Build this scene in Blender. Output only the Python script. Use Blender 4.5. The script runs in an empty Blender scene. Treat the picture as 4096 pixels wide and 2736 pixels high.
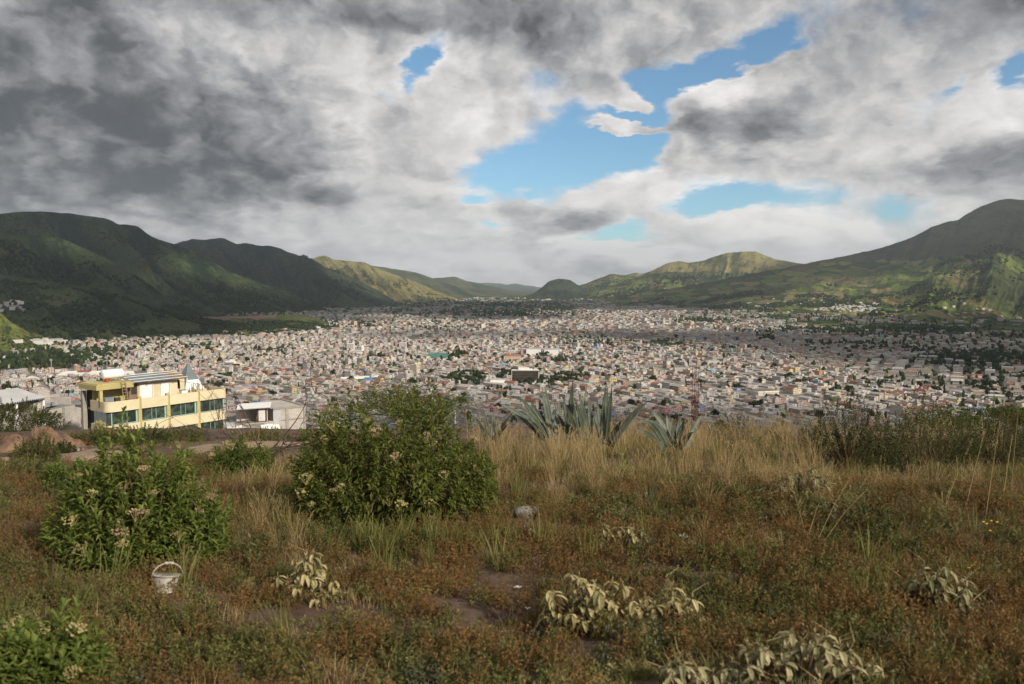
import bpy, math, random, time
import numpy as np
T0 = time.time()
random.seed(11)
rng = np.random.default_rng(11)
S = bpy.context.scene
COL = S.collection
R = math.radians

# ------------------------------------------------------------------ camera
HC = 150.0                      # eye height above the valley floor
FPX = 796.0                     # focal length in pixels of a 1024 wide frame
TH = math.atan(58.0 / FPX)      # looking slightly down
cam_d = bpy.data.cameras.new('camera')
cam_d.lens = 28.0; cam_d.sensor_width = 36.0
cam_d.clip_start = 0.1; cam_d.clip_end = 120000.0
cam_d.dof.use_dof = True; cam_d.dof.focus_distance = 60.0; cam_d.dof.aperture_fstop = 2.8
cam = bpy.data.objects.new('camera', cam_d); COL.objects.link(cam)
cam.location = (0, 0, HC); cam.rotation_euler = (math.pi / 2 - TH, 0, 0)
S.camera = cam
CT, ST = math.cos(TH), math.sin(TH)

def at(px, py, Y):
    """world point seen at pixel (1024 x 684 frame) at depth Y"""
    cx = (px - 512.0) / FPX; cy = (342.0 - py) / FPX
    t = Y / (CT + cy * ST)
    return np.array((t * cx, Y, HC + t * (cy * CT - ST)))

def floor_at(px, py, z=0.0):
    cx = (px - 512.0) / FPX; cy = (342.0 - py) / FPX
    t = (z - HC) / (cy * CT - ST)
    return np.array((t * cx, t * (CT + cy * ST), z))

def to_px(P):
    P = np.asarray(P, float); x, y, z = P[..., 0], P[..., 1], P[..., 2] - HC
    f = y * CT - z * ST; u = y * ST + z * CT
    return 512 + FPX * x / f, 342 - FPX * u / f, f

# ------------------------------------------------------------------ light
SUN_AZ = R(134.0)               # clockwise from +Y (the view direction): behind the camera, to the right
SUN_EL = R(29.0)
sun_dir = np.array((math.sin(SUN_AZ) * math.cos(SUN_EL), math.cos(SUN_AZ) * math.cos(SUN_EL), math.sin(SUN_EL)))
sun_d = bpy.data.lights.new('sun', 'SUN')
sun_d.energy = 4.0; sun_d.angle = R(2.5); sun_d.color = (1.0, 0.90, 0.76)
sun = bpy.data.objects.new('sun', sun_d); COL.objects.link(sun)
sun.location = tuple(sun_dir * 6000)
sun.rotation_euler = (math.pi / 2 - SUN_EL, 0, -SUN_AZ + math.pi)
S.view_settings.view_transform = 'Standard'; S.view_settings.look = 'None'
S.view_settings.exposure = 0.47; S.view_settings.gamma = 1.0; S.view_settings.use_curve_mapping = False
S.cycles.use_denoising = True
S.cycles.max_bounces = 4; S.cycles.diffuse_bounces = 2; S.cycles.glossy_bounces = 2
S.cycles.transmission_bounces = 3; S.cycles.volume_bounces = 0; S.cycles.transparent_max_bounces = 6
S.cycles.caustics_reflective = False; S.cycles.caustics_refractive = False

# ---------------------------------------------------------------- node helpers
class NT:
    """small helper for building node trees"""
    def __init__(self, tree):
        self.t = tree; self.n = tree.nodes; self.l = tree.links
    def node(self, kind, **kw):
        n = self.n.new(kind)
        for k, v in kw.items(): setattr(n, k, v)
        return n
    def put(self, sock, v):
        if v is None: return
        if hasattr(v, 'is_linked') or hasattr(v, 'links'): self.l.new(v, sock)
        else: sock.default_value = v
    def m(self, op, a, b=None, c=None, clamp=False):
        n = self.n.new('ShaderNodeMath'); n.operation = op; n.use_clamp = clamp
        self.put(n.inputs[0], a)
        if b is not None: self.put(n.inputs[1], b)
        if c is not None: self.put(n.inputs[2], c)
        return n.outputs[0]
    def mix(self, f, a, b, blend='MIX'):
        n = self.n.new('ShaderNodeMix'); n.data_type = 'RGBA'; n.blend_type = blend; n.clamp_factor = True
        self.put(n.inputs[0], f); self.put(n.inputs[6], a); self.put(n.inputs[7], b)
        return n.outputs[2]
    def ramp(self, f, stops, interp='LINEAR'):
        n = self.n.new('ShaderNodeValToRGB'); r = n.color_ramp; r.interpolation = interp
        while len(r.elements) < len(stops): r.elements.new(0.5)
        for e, (p, c) in zip(r.elements, stops):
            e.position = p; e.color = (c, c, c, 1) if not hasattr(c, '__len__') else tuple(c) + (1,) * (4 - len(c))
        self.put(n.inputs[0], f); return n.outputs[0]
    def noise(self, vec, scale, detail=4, rough=0.55, lac=2.0, dist=0.0, dim='3D', w=None):
        n = self.n.new('ShaderNodeTexNoise'); n.noise_dimensions = dim
        if vec is not None: self.put(n.inputs['Vector'], vec)
        n.inputs['Scale'].default_value = scale; n.inputs['Detail'].default_value = detail
        n.inputs['Roughness'].default_value = rough; n.inputs['Lacunarity'].default_value = lac
        n.inputs['Distortion'].default_value = dist
        if w is not None: n.inputs['W'].default_value = w
        return n.outputs[0]
    def voro(self, vec, scale, feature='F1', out=0, rand=1.0):
        n = self.n.new('ShaderNodeTexVoronoi'); n.feature = feature
        if vec is not None: self.put(n.inputs['Vector'], vec)
        n.inputs['Scale'].default_value = scale; n.inputs['Randomness'].default_value = rand
        return n.outputs[out]
    def comb(self, x, y, z):
        n = self.n.new('ShaderNodeCombineXYZ')
        for i, v in enumerate((x, y, z)): self.put(n.inputs[i], v)
        return n.outputs[0]
    def sep(self, v):
        n = self.n.new('ShaderNodeSeparateXYZ'); self.put(n.inputs[0], v); return n.outputs
    def mapping(self, v, loc=(0, 0, 0), rot=(0, 0, 0), scale=(1, 1, 1)):
        n = self.n.new('ShaderNodeMapping'); self.put(n.inputs[0], v)
        n.inputs[1].default_value = loc; n.inputs[2].default_value = rot; n.inputs[3].default_value = scale
        return n.outputs[0]
    def smooth(self, x, lo, hi, a=0.0, b=1.0):
        n = self.n.new('ShaderNodeMapRange'); n.interpolation_type = 'SMOOTHSTEP'
        self.put(n.inputs[0], x); n.inputs[1].default_value = lo; n.inputs[2].default_value = hi
        n.inputs[3].default_value = a; n.inputs[4].default_value = b
        return n.outputs[0]
    def lin(self, x, lo, hi, a=0.0, b=1.0):
        n = self.n.new('ShaderNodeMapRange'); self.put(n.inputs[0], x)
        n.inputs[1].default_value = lo; n.inputs[2].default_value = hi
        n.inputs[3].default_value = a; n.inputs[4].default_value = b
        return n.outputs[0]

# ------------------------------------------------------------------ world: sky with broken cloud
W = bpy.data.worlds.new('World'); S.world = W; W.use_nodes = True
W.cycles.sampling_method = 'MANUAL'; W.cycles.sample_map_resolution = 512
w = NT(W.node_tree); w.n.clear()
w_out = w.node('ShaderNodeOutputWorld'); w_bg = w.node('ShaderNodeBackground')
w.l.new(w_bg.outputs[0], w_out.inputs[0])
SKY_STRENGTH = 0.1
sky = w.node('ShaderNodeTexSky', sky_type='NISHITA')
sky.sun_disc = False; sky.sun_elevation = SUN_EL; sky.sun_rotation = SUN_AZ
sky.altitude = 2200.0; sky.air_density = 1.0; sky.dust_density = 0.6; sky.ozone_density = 1.6
tc = w.node('ShaderNodeTexCoord').outputs['Generated']
dx, dy, dz = w.sep(tc)
az = w.m('ARCTAN2', dx, dy)
el = w.m('ARCSINE', dz)
elp = w.m('MAXIMUM', el, 0.0)
vv = w.m('LOGARITHM', w.m('ADD', elp, 0.20), math.e)          # finer towards the horizon

def ang(px, py):
    """(azimuth, elevation) of a pixel"""
    cx = (px - 512.0) / FPX; cy = (342.0 - py) / FPX
    d = np.array((cx, CT + cy * ST, cy * CT - ST)); d /= np.linalg.norm(d)
    return math.atan2(d[0], d[1]), math.asin(d[2])

wob_n = w.node('ShaderNodeTexNoise'); wob_n.noise_dimensions = '2D'
w.put(wob_n.inputs['Vector'], w.comb(w.m('MULTIPLY', az, 1.0), vv, 0.0))
wob_n.inputs['Scale'].default_value = 7.0; wob_n.inputs['Detail'].default_value = 5; wob_n.inputs['Roughness'].default_value = 0.6
wcol = wob_n.outputs['Color']
wx, wy, wz = w.sep(wcol)
azw = w.m('ADD', az, w.m('MULTIPLY', w.m('SUBTRACT', wx, 0.5), 0.10))
elw = w.m('ADD', el, w.m('MULTIPLY', w.m('SUBTRACT', wy, 0.5), 0.075))

wvec = w.comb(azw, elw, 0.0)
def blobs(lst):
    """sum of soft elliptical masses given as (px, py, rx, ry, tilt, weight)"""
    acc = None
    for px, py, rx, ry, tilt, wt in lst:
        a0, e0 = ang(px, py)
        mp = w.n.new('ShaderNodeMapping'); mp.vector_type = 'TEXTURE'; w.l.new(wvec, mp.inputs[0])
        mp.inputs[1].default_value = (a0, e0, 0); mp.inputs[2].default_value = (0, 0, tilt); mp.inputs[3].default_value = (rx / FPX, ry / FPX, 1)
        dt = w.n.new('ShaderNodeVectorMath'); dt.operation = 'DOT_PRODUCT'
        w.l.new(mp.outputs[0], dt.inputs[0]); w.l.new(mp.outputs[0], dt.inputs[1])
        g = w.m('POWER', 0.3679, dt.outputs['Value'])
        acc = w.m('MULTIPLY', g, wt) if acc is None else w.m('MULTIPLY_ADD', g, wt, acc)
    return acc

# where the cloud cover opens to blue
gaps = blobs([
    (578, 152, 92, 38, 0.20, 1.55), (510, 172, 60, 18, 0.1, .90), (642, 116, 40, 32, 0.6, 1.3), (712, 70, 74, 15, 0.33, 1.45), (772, 52, 18, 10, .4, .8),
    (424, 60, 15, 28, -0.25, 1.5), (392, 90, 16, 12, 0, .45), (548, 80, 26, 14, 0, .45), (478, 207, 22, 9, 0, .85),
    (608, 238, 46, 9, 0.15, 1.25), (722, 200, 60, 14, 0.1, 1.35), (680, 180, 30, 10, 0.2, .45),
    (1022, 78, 14, 18, 0.4, 1.2), (962, 93, 14, 6, 0, .60), (930, 106, 18, 10, 0, .35), (570, 208, 30, 8, 0, .55), (800, 205, 40, 8, .1, .35), (905, 205, 30, 6, 0, .35),
    (130, 90, 300, 150, 0, -.60), (200, 220, 240, 40, 0, -.50), (860, 50, 130, 60, 0, -.45), (900, 160, 120, 40, 0, -.30), (420, 250, 160, 20, 0, -.4), (560, 30, 120, 26, 0, -.5),
    # clouds standing inside the openings
    (632, 106, 30, 12, 0, -2.6), (628, 131, 40, 7, 0, -3.2), (738, 104, 46, 28, 0.1, -1.9), (690, 155, 60, 18, .3, -.8), (590, 210, 70, 13, 0.2, -.6),
    (640, 256, 80, 9, 0, -.6),
])
# heavier (darker) and thinner (brighter) parts of the cover
lum = blobs([
    (20, 130, 220, 80, 0, -.27), (10, 40, 150, 60, 0, -.18), (140, 182, 150, 34, 0.1, -.15), (70, 203, 150, 18, 0.05, -.10),
    (330, 6, 130, 16, -.15, -.16), (290, 188, 60, 18, 0.1, -.12), (190, 130, 90, 26, .0, -.06),
    (40, 112, 70, 14, -.15, .12), (230, 55, 120, 30, .12, .10), (380, 80, 60, 36, 0.2, .14), (440, 110, 50, 30, 0, .16), (430, 150, 70, 26, 0.2, .12),
    (420, 228, 120, 24, 0, .12), (440, 250, 170, 18, 0, .16), (728, 84, 36, 16, 0, .26), (745, 122, 50, 12, 0, -.10), (700, 150, 26, 10, 0, .06), (628, 130, 34, 7, 0, .26), (630, 104, 26, 9, 0, .20),
    (500, 95, 70, 26, -.2, -.08), (560, 34, 120, 26, 0, -.10), (850, 60, 130, 50, 0.2, -.10), (985, 165, 70, 20, 0.1, -.14), (940, 40, 120, 40, 0, -.08),
    (770, 136, 90, 14, 0.15, -.12), (620, 254, 90, 12, 0, .28), (780, 224, 90, 12, 0, .17), (600, 203, 34, 8, .3, .08), (545, 232, 46, 9, .2, -.14),
    (990, 118, 40, 16, .3, .12), (900, 155, 60, 9, .1, .08), (870, 178, 60, 8, .1, -.06),
])
VK = 0.47
vw = w.m('MULTIPLY', vv, VK)
SH = 0.030
def pair(scale, det, rough, dv, da, wz):
    """fractal density and the same density a little towards the light"""
    a = w.noise(w.comb(az, vw, wz), scale, det, rough, 2.1, 0.0, '2D')
    b = w.noise(w.comb(w.m('ADD', az, da), w.m('ADD', vw, dv), wz), scale, max(2, det - 3), rough, 2.1, 0.0, '2D')
    return a, w.m('SUBTRACT', a, b)
nA, dA = pair(3.6, 9, 0.55, 0.040, 0.016, 0)
def billow(du, dv_):
    n = w.n.new('ShaderNodeTexVoronoi'); n.voronoi_dimensions = '2D'; n.feature = 'F1'; n.normalize = True
    wa = w.m('ADD', w.m('ADD', az, du), w.m('MULTIPLY', w.m('SUBTRACT', wx, 0.5), 0.10)); wb = w.m('ADD', w.m('ADD', vw, dv_), w.m('MULTIPLY', w.m('SUBTRACT', wz, 0.5), 0.10))
    w.put(n.inputs['Vector'], w.comb(wa, wb, 0.0)); n.inputs['Scale'].default_value = 6.0; n.inputs['Detail'].default_value = 3.0; n.inputs['Roughness'].default_value = 0.5; n.inputs['Lacunarity'].default_value = 2.2
    return n.outputs['Distance']
b0 = billow(0, 0); b1 = billow(0.010, 0.024)
dB = w.m('SUBTRACT', b1, b0)                                   # puffs: bright towards the light
dens = w.m('ADD', 0.60, w.m('MULTIPLY', w.m('SUBTRACT', nA, 0.5), 2.4))
dens = w.m('ADD', dens, w.m('MULTIPLY', w.m('SUBTRACT', 0.33, b0), 0.9))
dens = w.m('SUBTRACT', dens, gaps)
alpha = w.smooth(dens, -0.20, 0.46)
edge = w.smooth(dens, 0.10, 1.0, 1.0, 0.0)                    # thin cloud is brighter
L = w.m('ADD', 0.455, lum)
L = w.m('ADD', L, w.m('MULTIPLY', dA, 1.1))
L = w.m('ADD', L, w.m('MULTIPLY', dB, 1.0))
L = w.m('ADD', L, w.m('MULTIPLY', edge, 0.15))
L = w.m('ADD', L, w.smooth(el, 0.02, 0.14, 0.08, 0.0))
L = w.m('SUBTRACT', L, w.smooth(el, 0.14, 0.36, 0.0, 0.11))      # thicker cover overhead
L = w.m('MINIMUM', w.m('SMOOTH_MAX', L, 0.06, 0.16), 0.80)
ccol = w.ramp(L, [(0.0, (0.05, 0.056, 0.062)), (0.10, (0.083, 0.089, 0.094)), (0.30, (0.262, 0.264, 0.272)), (0.50, (0.50, 0.488, 0.480)), (0.85, (0.86, 0.83, 0.80))])
cscaled = w.mix(1.0, ccol, (1 / SKY_STRENGTH,) * 3 + (1,), 'MULTIPLY')
blue = w.mix(1.0, sky.outputs[0], (0.80, 1.02, 1.0, 1), 'MULTIPLY')
final = w.mix(alpha, blue, cscaled)
w.l.new(final, w_bg.inputs[0]); w_bg.inputs[1].default_value = SKY_STRENGTH

# ------------------------------------------------------------------ numeric helpers
def _hash(i, j, seed):
    h = (i.astype(np.int64) * 374761393 + j.astype(np.int64) * 668265263 + seed * 1274126177) & 0x7fffffff
    h = ((h ^ (h >> 13)) * 1274126177) & 0x7fffffff
    return ((h ^ (h >> 16)) & 0xffff) / 65535.0

def vnoise(x, y, seed=0):
    x = np.asarray(x, float); y = np.asarray(y, float)
    i = np.floor(x); j = np.floor(y); fx = x - i; fy = y - j
    fx = fx * fx * fx * (fx * (fx * 6 - 15) + 10); fy = fy * fy * fy * (fy * (fy * 6 - 15) + 10)
    i = i.astype(np.int64); j = j.astype(np.int64)
    a = _hash(i, j, seed); b = _hash(i + 1, j, seed); c = _hash(i, j + 1, seed); d = _hash(i + 1, j + 1, seed)
    return (a * (1 - fx) + b * fx) * (1 - fy) + (c * (1 - fx) + d * fx) * fy

def fbm(x, y, octv=5, seed=0, gain=0.5):
    s = 0; a = 1.0; t = 0
    for k in range(octv):
        s = s + a * vnoise(x * 2 ** k + 17.3 * k, y * 2 ** k - 9.1 * k, seed + k); t += a; a *= gain
    return s / t

def ridged(x, y, octv=4, seed=0, gain=0.5):
    s = 0; a = 1.0; t = 0
    for k in range(octv):
        s = s + a * (1 - np.abs(2 * vnoise(x * 2 ** k + 5.7 * k, y * 2 ** k + 3.3 * k, seed + k) - 1)); t += a; a *= gain
    return s / t

def mesh_np(name, V, F, mats=(), smooth=False, colors=None, attr=None, midx=None):
    """V (n,3); F (m,k) or list of such arrays"""
    me = bpy.data.meshes.new(name)
    V = np.asarray(V, np.float32)
    Fs = F if isinstance(F, list) else [F]
    Fs = [np.asarray(f, np.int32) for f in Fs if len(f)]
    nl = sum(f.size for f in Fs); nf = sum(len(f) for f in Fs)
    me.vertices.add(len(V)); me.vertices.foreach_set('co', V.ravel())
    me.loops.add(nl); me.polygons.add(nf)
    me.loops.foreach_set('vertex_index', np.concatenate([f.ravel() for f in Fs]))
    sizes = np.concatenate([np.full(len(f), f.shape[1], np.int32) for f in Fs])
    starts = np.concatenate(([0], np.cumsum(sizes)[:-1])).astype(np.int32)
    me.polygons.foreach_set('loop_start', starts)
    me.polygons.foreach_set('use_smooth', np.full(nf, bool(smooth)))
    if midx is not None: me.polygons.foreach_set('material_index', np.asarray(midx, np.int32))
    for m in mats: me.materials.append(m)
    me.update(calc_edges=True); me.validate()
    if colors is not None:
        a = me.attributes.new('tint', 'FLOAT_COLOR', 'FACE')
        c = np.ones((nf, 4), np.float32); c[:, :3] = colors
        a.data.foreach_set('color', c.ravel())
    if attr is not None:
        for k, v in attr.items():
            a = me.attributes.new(k, 'FLOAT', 'POINT'); a.data.foreach_set('value', np.asarray(v, np.float32))
    return me

def obj(name, me, parent=None, label=None, cat=None, group=None, kind=None, loc=None, rot=None, scale=None):
    o = bpy.data.objects.new(name, me); COL.objects.link(o)
    if parent is not None: o.parent = parent
    if label: o['label'] = label
    if cat: o['category'] = cat
    if group: o['group'] = group
    if kind: o['kind'] = kind
    if loc is not None: o.location = [float(v) for v in loc]
    if rot is not None: o.rotation_euler = rot
    if scale is not None: o.scale = scale if hasattr(scale, '__len__') else (scale,) * 3
    return o

class MB:
    """collects pieces of geometry for one mesh"""
    def __init__(self): self.V = []; self.F = []; self.C = []; self.n = 0
    def add(self, V, F, col=None):
        V = np.asarray(V, float); self.V.append(V)
        for f in F: self.F.append(tuple(int(i) + self.n for i in f)); self.C.append(col)
        self.n += len(V)
    def box(self, c, s, rz=0.0, col=None, tilt=None):
        x, y, z = [v / 2 for v in s]
        V = np.array([(-x, -y, -z), (x, -y, -z), (x, y, -z), (-x, y, -z), (-x, -y, z), (x, -y, z), (x, y, z), (-x, y, z)])
        if tilt is not None: V = V @ np.array(tilt).T
        ca, sa = math.cos(rz), math.sin(rz)
        V = V @ np.array([(ca, -sa, 0), (sa, ca, 0), (0, 0, 1)]).T + np.array(c)
        self.add(V, [(0, 3, 2, 1), (4, 5, 6, 7), (0, 1, 5, 4), (1, 2, 6, 5), (2, 3, 7, 6), (3, 0, 4, 7)], col)
    def tube(self, pts, rad, n=6, col=None, cap=True):
        pts = [np.array(p, float) for p in pts]
        rad = rad if hasattr(rad, '__len__') else [rad] * len(pts)
        rings = []
        for i, p in enumerate(pts):
            d = pts[min(i + 1, len(pts) - 1)] - pts[max(i - 1, 0)]; d = d / (np.linalg.norm(d) + 1e-9)
            a = np.cross(d, (0, 0, 1.0) if abs(d[2]) < .9 else (1.0, 0, 0)); a /= np.linalg.norm(a); b = np.cross(d, a)
            for k in range(n):
                t = 2 * math.pi * k / n; rings.append(p + rad[i] * (a * math.cos(t) + b * math.sin(t)))
        F = []
        for i in range(len(pts) - 1):
            for k in range(n):
                F.append((i * n + k, i * n + (k + 1) % n, (i + 1) * n + (k + 1) % n, (i + 1) * n + k))
        if cap: F.append(tuple(range(n - 1, -1, -1))); F.append(tuple((len(pts) - 1) * n + k for k in range(n)))
        self.add(rings, F, col)
    def lathe(self, prof, c, n=12, col=None, axis='z'):
        V = []; F = []
        for r, z in prof:
            for k in range(n):
                t = 2 * math.pi * k / n
                V.append((r * math.cos(t), r * math.sin(t), z))
        V = np.array(V)
        if axis == 'x': V = V[:, [2, 0, 1]]
        V = V + np.array(c)
        m = len(prof)
        for i in range(m - 1):
            for k in range(n): F.append((i * n + k, i * n + (k + 1) % n, (i + 1) * n + (k + 1) % n, (i + 1) * n + k))
        F.append(tuple(range(n - 1, -1, -1))); F.append(tuple((m - 1) * n + k for k in range(n)))
        self.add(V, F, col)
    def poly(self, pts, col=None): self.add(pts, [tuple(range(len(pts)))], col)
    def prism(self, pts2, z0, z1, col=None):
        n = len(pts2)
        V = [(x, y, z0) for x, y in pts2] + [(x, y, z1) for x, y in pts2]
        F = [tuple(range(n - 1, -1, -1)), tuple(range(n, 2 * n))] + [(i, (i + 1) % n, n + (i + 1) % n, n + i) for i in range(n)]
        self.add(V, F, col)
    def mesh(self, name, mat, smooth=False):
        me = bpy.data.meshes.new(name)
        V = np.concatenate(self.V) if self.V else np.zeros((0, 3))
        me.from_pydata(V.tolist(), [], self.F)
        for m_ in (mat if isinstance(mat, (list, tuple)) else [mat]): me.materials.append(m_)
        if smooth: me.polygons.foreach_set('use_smooth', np.ones(len(me.polygons), bool))
        if any(c is not None for c in self.C):
            a = me.attributes.new('tint', 'FLOAT_COLOR', 'FACE')
            c = np.ones((len(me.polygons), 4), np.float32)
            for i, k in enumerate(self.C):
                if k is not None: c[i, :3] = k
            a.data.foreach_set('color', c.ravel())
        me.update(); return me

# ------------------------------------------------------------------ materials
MATS = {}
def new_mat(name):
    m = bpy.data.materials.new(name); m.use_nodes = True
    t = NT(m.node_tree); t.n.clear()
    out = t.node('ShaderNodeOutputMaterial'); bs = t.node('ShaderNodeBsdfPrincipled')
    t.l.new(bs.outputs[0], out.inputs[0])
    bs.inputs['Specular IOR Level'].default_value = 0.2; bs.inputs['Roughness'].default_value = 0.85
    MATS[name] = m
    return m, t, bs, out
def bump(t, bs, h, strength=0.4, dist=0.05):
    b = t.node('ShaderNodeBump'); t.put(b.inputs['Height'], h)
    b.inputs['Strength'].default_value = strength; b.inputs['Distance'].default_value = dist
    t.l.new(b.outputs[0], bs.inputs['Normal'])

def simple(name, c, var=0.15, scale=3.0, rough=0.8, spec=0.2, bmp=0.0, metal=0.0):
    m, t, bs, _ = new_mat(name)
    co = t.node('ShaderNodeTexCoord').outputs['Object']
    n = t.noise(co, scale, 6, 0.65)
    n2 = t.noise(co, scale * 0.23, 3, 0.6)
    f = t.m('MULTIPLY_ADD', n, 0.6, t.m('MULTIPLY', n2, 0.4))
    lo = tuple(v * (1 - var) for v in c) + (1,); hi = tuple(min(1, v * (1 + var)) for v in c) + (1,)
    t.l.new(t.mix(t.smooth(f, 0.3, 0.7), lo, hi), bs.inputs['Base Color'])
    bs.inputs['Roughness'].default_value = rough; bs.inputs['Specular IOR Level'].default_value = spec
    bs.inputs['Metallic'].default_value = metal
    if bmp: bump(t, bs, n, bmp, 0.02)
    return m

def leafy(name, cols, rough=0.6, trans=0.35, spread=1.0, nscale=6.0, gain=1.0):
    """leaf material: colour varies from plant to plant and patch to patch, light passes through"""
    m, t, bs, out = new_mat(name)
    oi = t.node('ShaderNodeObjectInfo'); geo = t.node('ShaderNodeNewGeometry')
    co = geo.outputs['Position']
    n = t.noise(co, nscale, 3, 0.6)
    f = t.m('ADD', t.m('MULTIPLY', oi.outputs['Random'], 0.45 * spread), t.m('MULTIPLY', n, 0.75))
    f = t.m('ADD', t.m('SUBTRACT', f, 0.12), t.m('MULTIPLY', t.m('SUBTRACT', geo.outputs['Random Per Island'], 0.5), 0.5))
    k = len(cols)
    col = t.ramp(f, [((i + 0.5) / k, tuple(v * gain for v in c)) for i, c in enumerate(cols)])
    t.l.new(col, bs.inputs['Base Color']); bs.inputs['Roughness'].default_value = rough
    bs.inputs['Specular IOR Level'].default_value = 0.25
    if trans > 0:
        tr = t.node('ShaderNodeBsdfTranslucent'); t.l.new(t.mix(1.0, col, (1.25, 1.2, 0.7, 1), 'MULTIPLY'), tr.inputs[0])
        mx = t.node('ShaderNodeMixShader'); mx.inputs[0].default_value = trans
        t.l.new(bs.outputs[0], mx.inputs[1]); t.l.new(tr.outputs[0], mx.inputs[2]); t.l.new(mx.outputs[0], out.inputs[0])
    return m

# ================================================================== the land
# ---- materials of the land
def land_mat(name, base, dark, bright, brown, field_scale=0.0, field_amt=0.0, wood=0.5, patch=0.0016, brown_lo=.55, gly=1.0):
    m, t, bs, _ = new_mat(name)
    co = t.node('ShaderNodeNewGeometry').outputs['Position']
    big = t.noise(co, patch, 4, 0.55); mid = t.noise(co, patch * 6, 5, 0.6); fine = t.noise(co, patch * 40, 4, 0.7)
    c = t.mix(t.smooth(t.m('MULTIPLY_ADD', mid, .4, t.m('MULTIPLY', big, .6)), 0.40, 0.58), base + (1,), tuple(v * 1.25 for v in bright) + (1,))
    c = t.mix(t.smooth(mid, brown_lo, brown_lo + .2), c, brown + (1,))
    if field_scale:
        flat = t.mapping(co, (0, 0, 0), (0, 0, 0.5), (1, 0.55, 0.0))
        cell = t.voro(flat, field_scale, 'F1', 1)
        cr, cg, cb = t.sep(cell)
        fcol = t.ramp(cr, [(0.0, (.060, .088, .024)), (0.2, (.17, .21, .050)), (0.42, (.27, .28, .080)), (0.58, (.14, .19, .040)), (0.76, (.30, .25, .11)), (0.9, (.20, .135, .08)), (1.0, (.34, .32, .12))], 'CONSTANT')
        reg = t.smooth(t.noise(co, 0.0009, 3, 0.5), 0.40, 0.52)
        c = t.mix(t.m('MULTIPLY', reg, field_amt), c, fcol)
        ed = t.voro(flat, field_scale, 'DISTANCE_TO_EDGE', 0)
        brk = t.smooth(t.noise(co, 0.02, 2, 0.5), 0.42, 0.55)
        c = t.mix(t.m('MULTIPLY', t.m('MULTIPLY', t.smooth(ed, 0.03, 0.09, 1, 0), brk), 0.85), c, (.016, .026, .012, 1))
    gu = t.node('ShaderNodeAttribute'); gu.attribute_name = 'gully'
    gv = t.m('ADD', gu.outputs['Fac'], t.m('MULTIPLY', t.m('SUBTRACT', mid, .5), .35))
    c = t.mix(t.m('MULTIPLY', t.smooth(gv, .44, .62, 1, 0), .85 * gly), c, tuple(v * 1.1 for v in dark) + (1,))  # dark growth in the gullies, colour deepened to stand in for weak shading
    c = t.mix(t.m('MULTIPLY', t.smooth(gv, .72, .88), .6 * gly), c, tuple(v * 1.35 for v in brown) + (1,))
    wd = t.m('MULTIPLY_ADD', fine, 0.55, t.m('MULTIPLY', mid, 0.45))
    c = t.mix(t.smooth(wd, 0.62 - 0.14 * wood, 0.70 - 0.14 * wood), c, dark + (1,))
    c = t.mix(t.m('MULTIPLY', t.smooth(fine, .35, .7), .35), c, tuple(v * .55 for v in dark) + (1,))
    t.l.new(c, bs.inputs['Base Color']); bs.inputs['Roughness'].default_value = 0.95
    bs.inputs['Specular IOR Level'].default_value = 0.05
    bump(t, bs, t.m('ADD', fine, t.m('MULTIPLY', mid, 2.0)), 1.0, 14.0)
    return m
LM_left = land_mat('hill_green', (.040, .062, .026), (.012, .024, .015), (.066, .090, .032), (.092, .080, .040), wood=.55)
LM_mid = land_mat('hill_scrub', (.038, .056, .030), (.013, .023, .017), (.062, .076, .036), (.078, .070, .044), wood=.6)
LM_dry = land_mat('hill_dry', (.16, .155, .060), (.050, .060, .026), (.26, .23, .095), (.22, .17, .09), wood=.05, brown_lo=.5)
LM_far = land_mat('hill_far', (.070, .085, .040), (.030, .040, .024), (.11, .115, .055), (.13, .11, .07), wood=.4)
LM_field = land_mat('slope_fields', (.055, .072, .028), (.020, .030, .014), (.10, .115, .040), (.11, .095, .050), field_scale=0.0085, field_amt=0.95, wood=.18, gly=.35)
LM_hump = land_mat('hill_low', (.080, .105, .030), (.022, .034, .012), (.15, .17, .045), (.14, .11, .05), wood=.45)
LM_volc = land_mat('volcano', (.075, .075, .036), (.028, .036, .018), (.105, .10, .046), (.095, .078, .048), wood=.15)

def interp(pts, x):
    p = np.array(pts, float); return np.interp(x, p[:, 0], p[:, 1])

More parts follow.
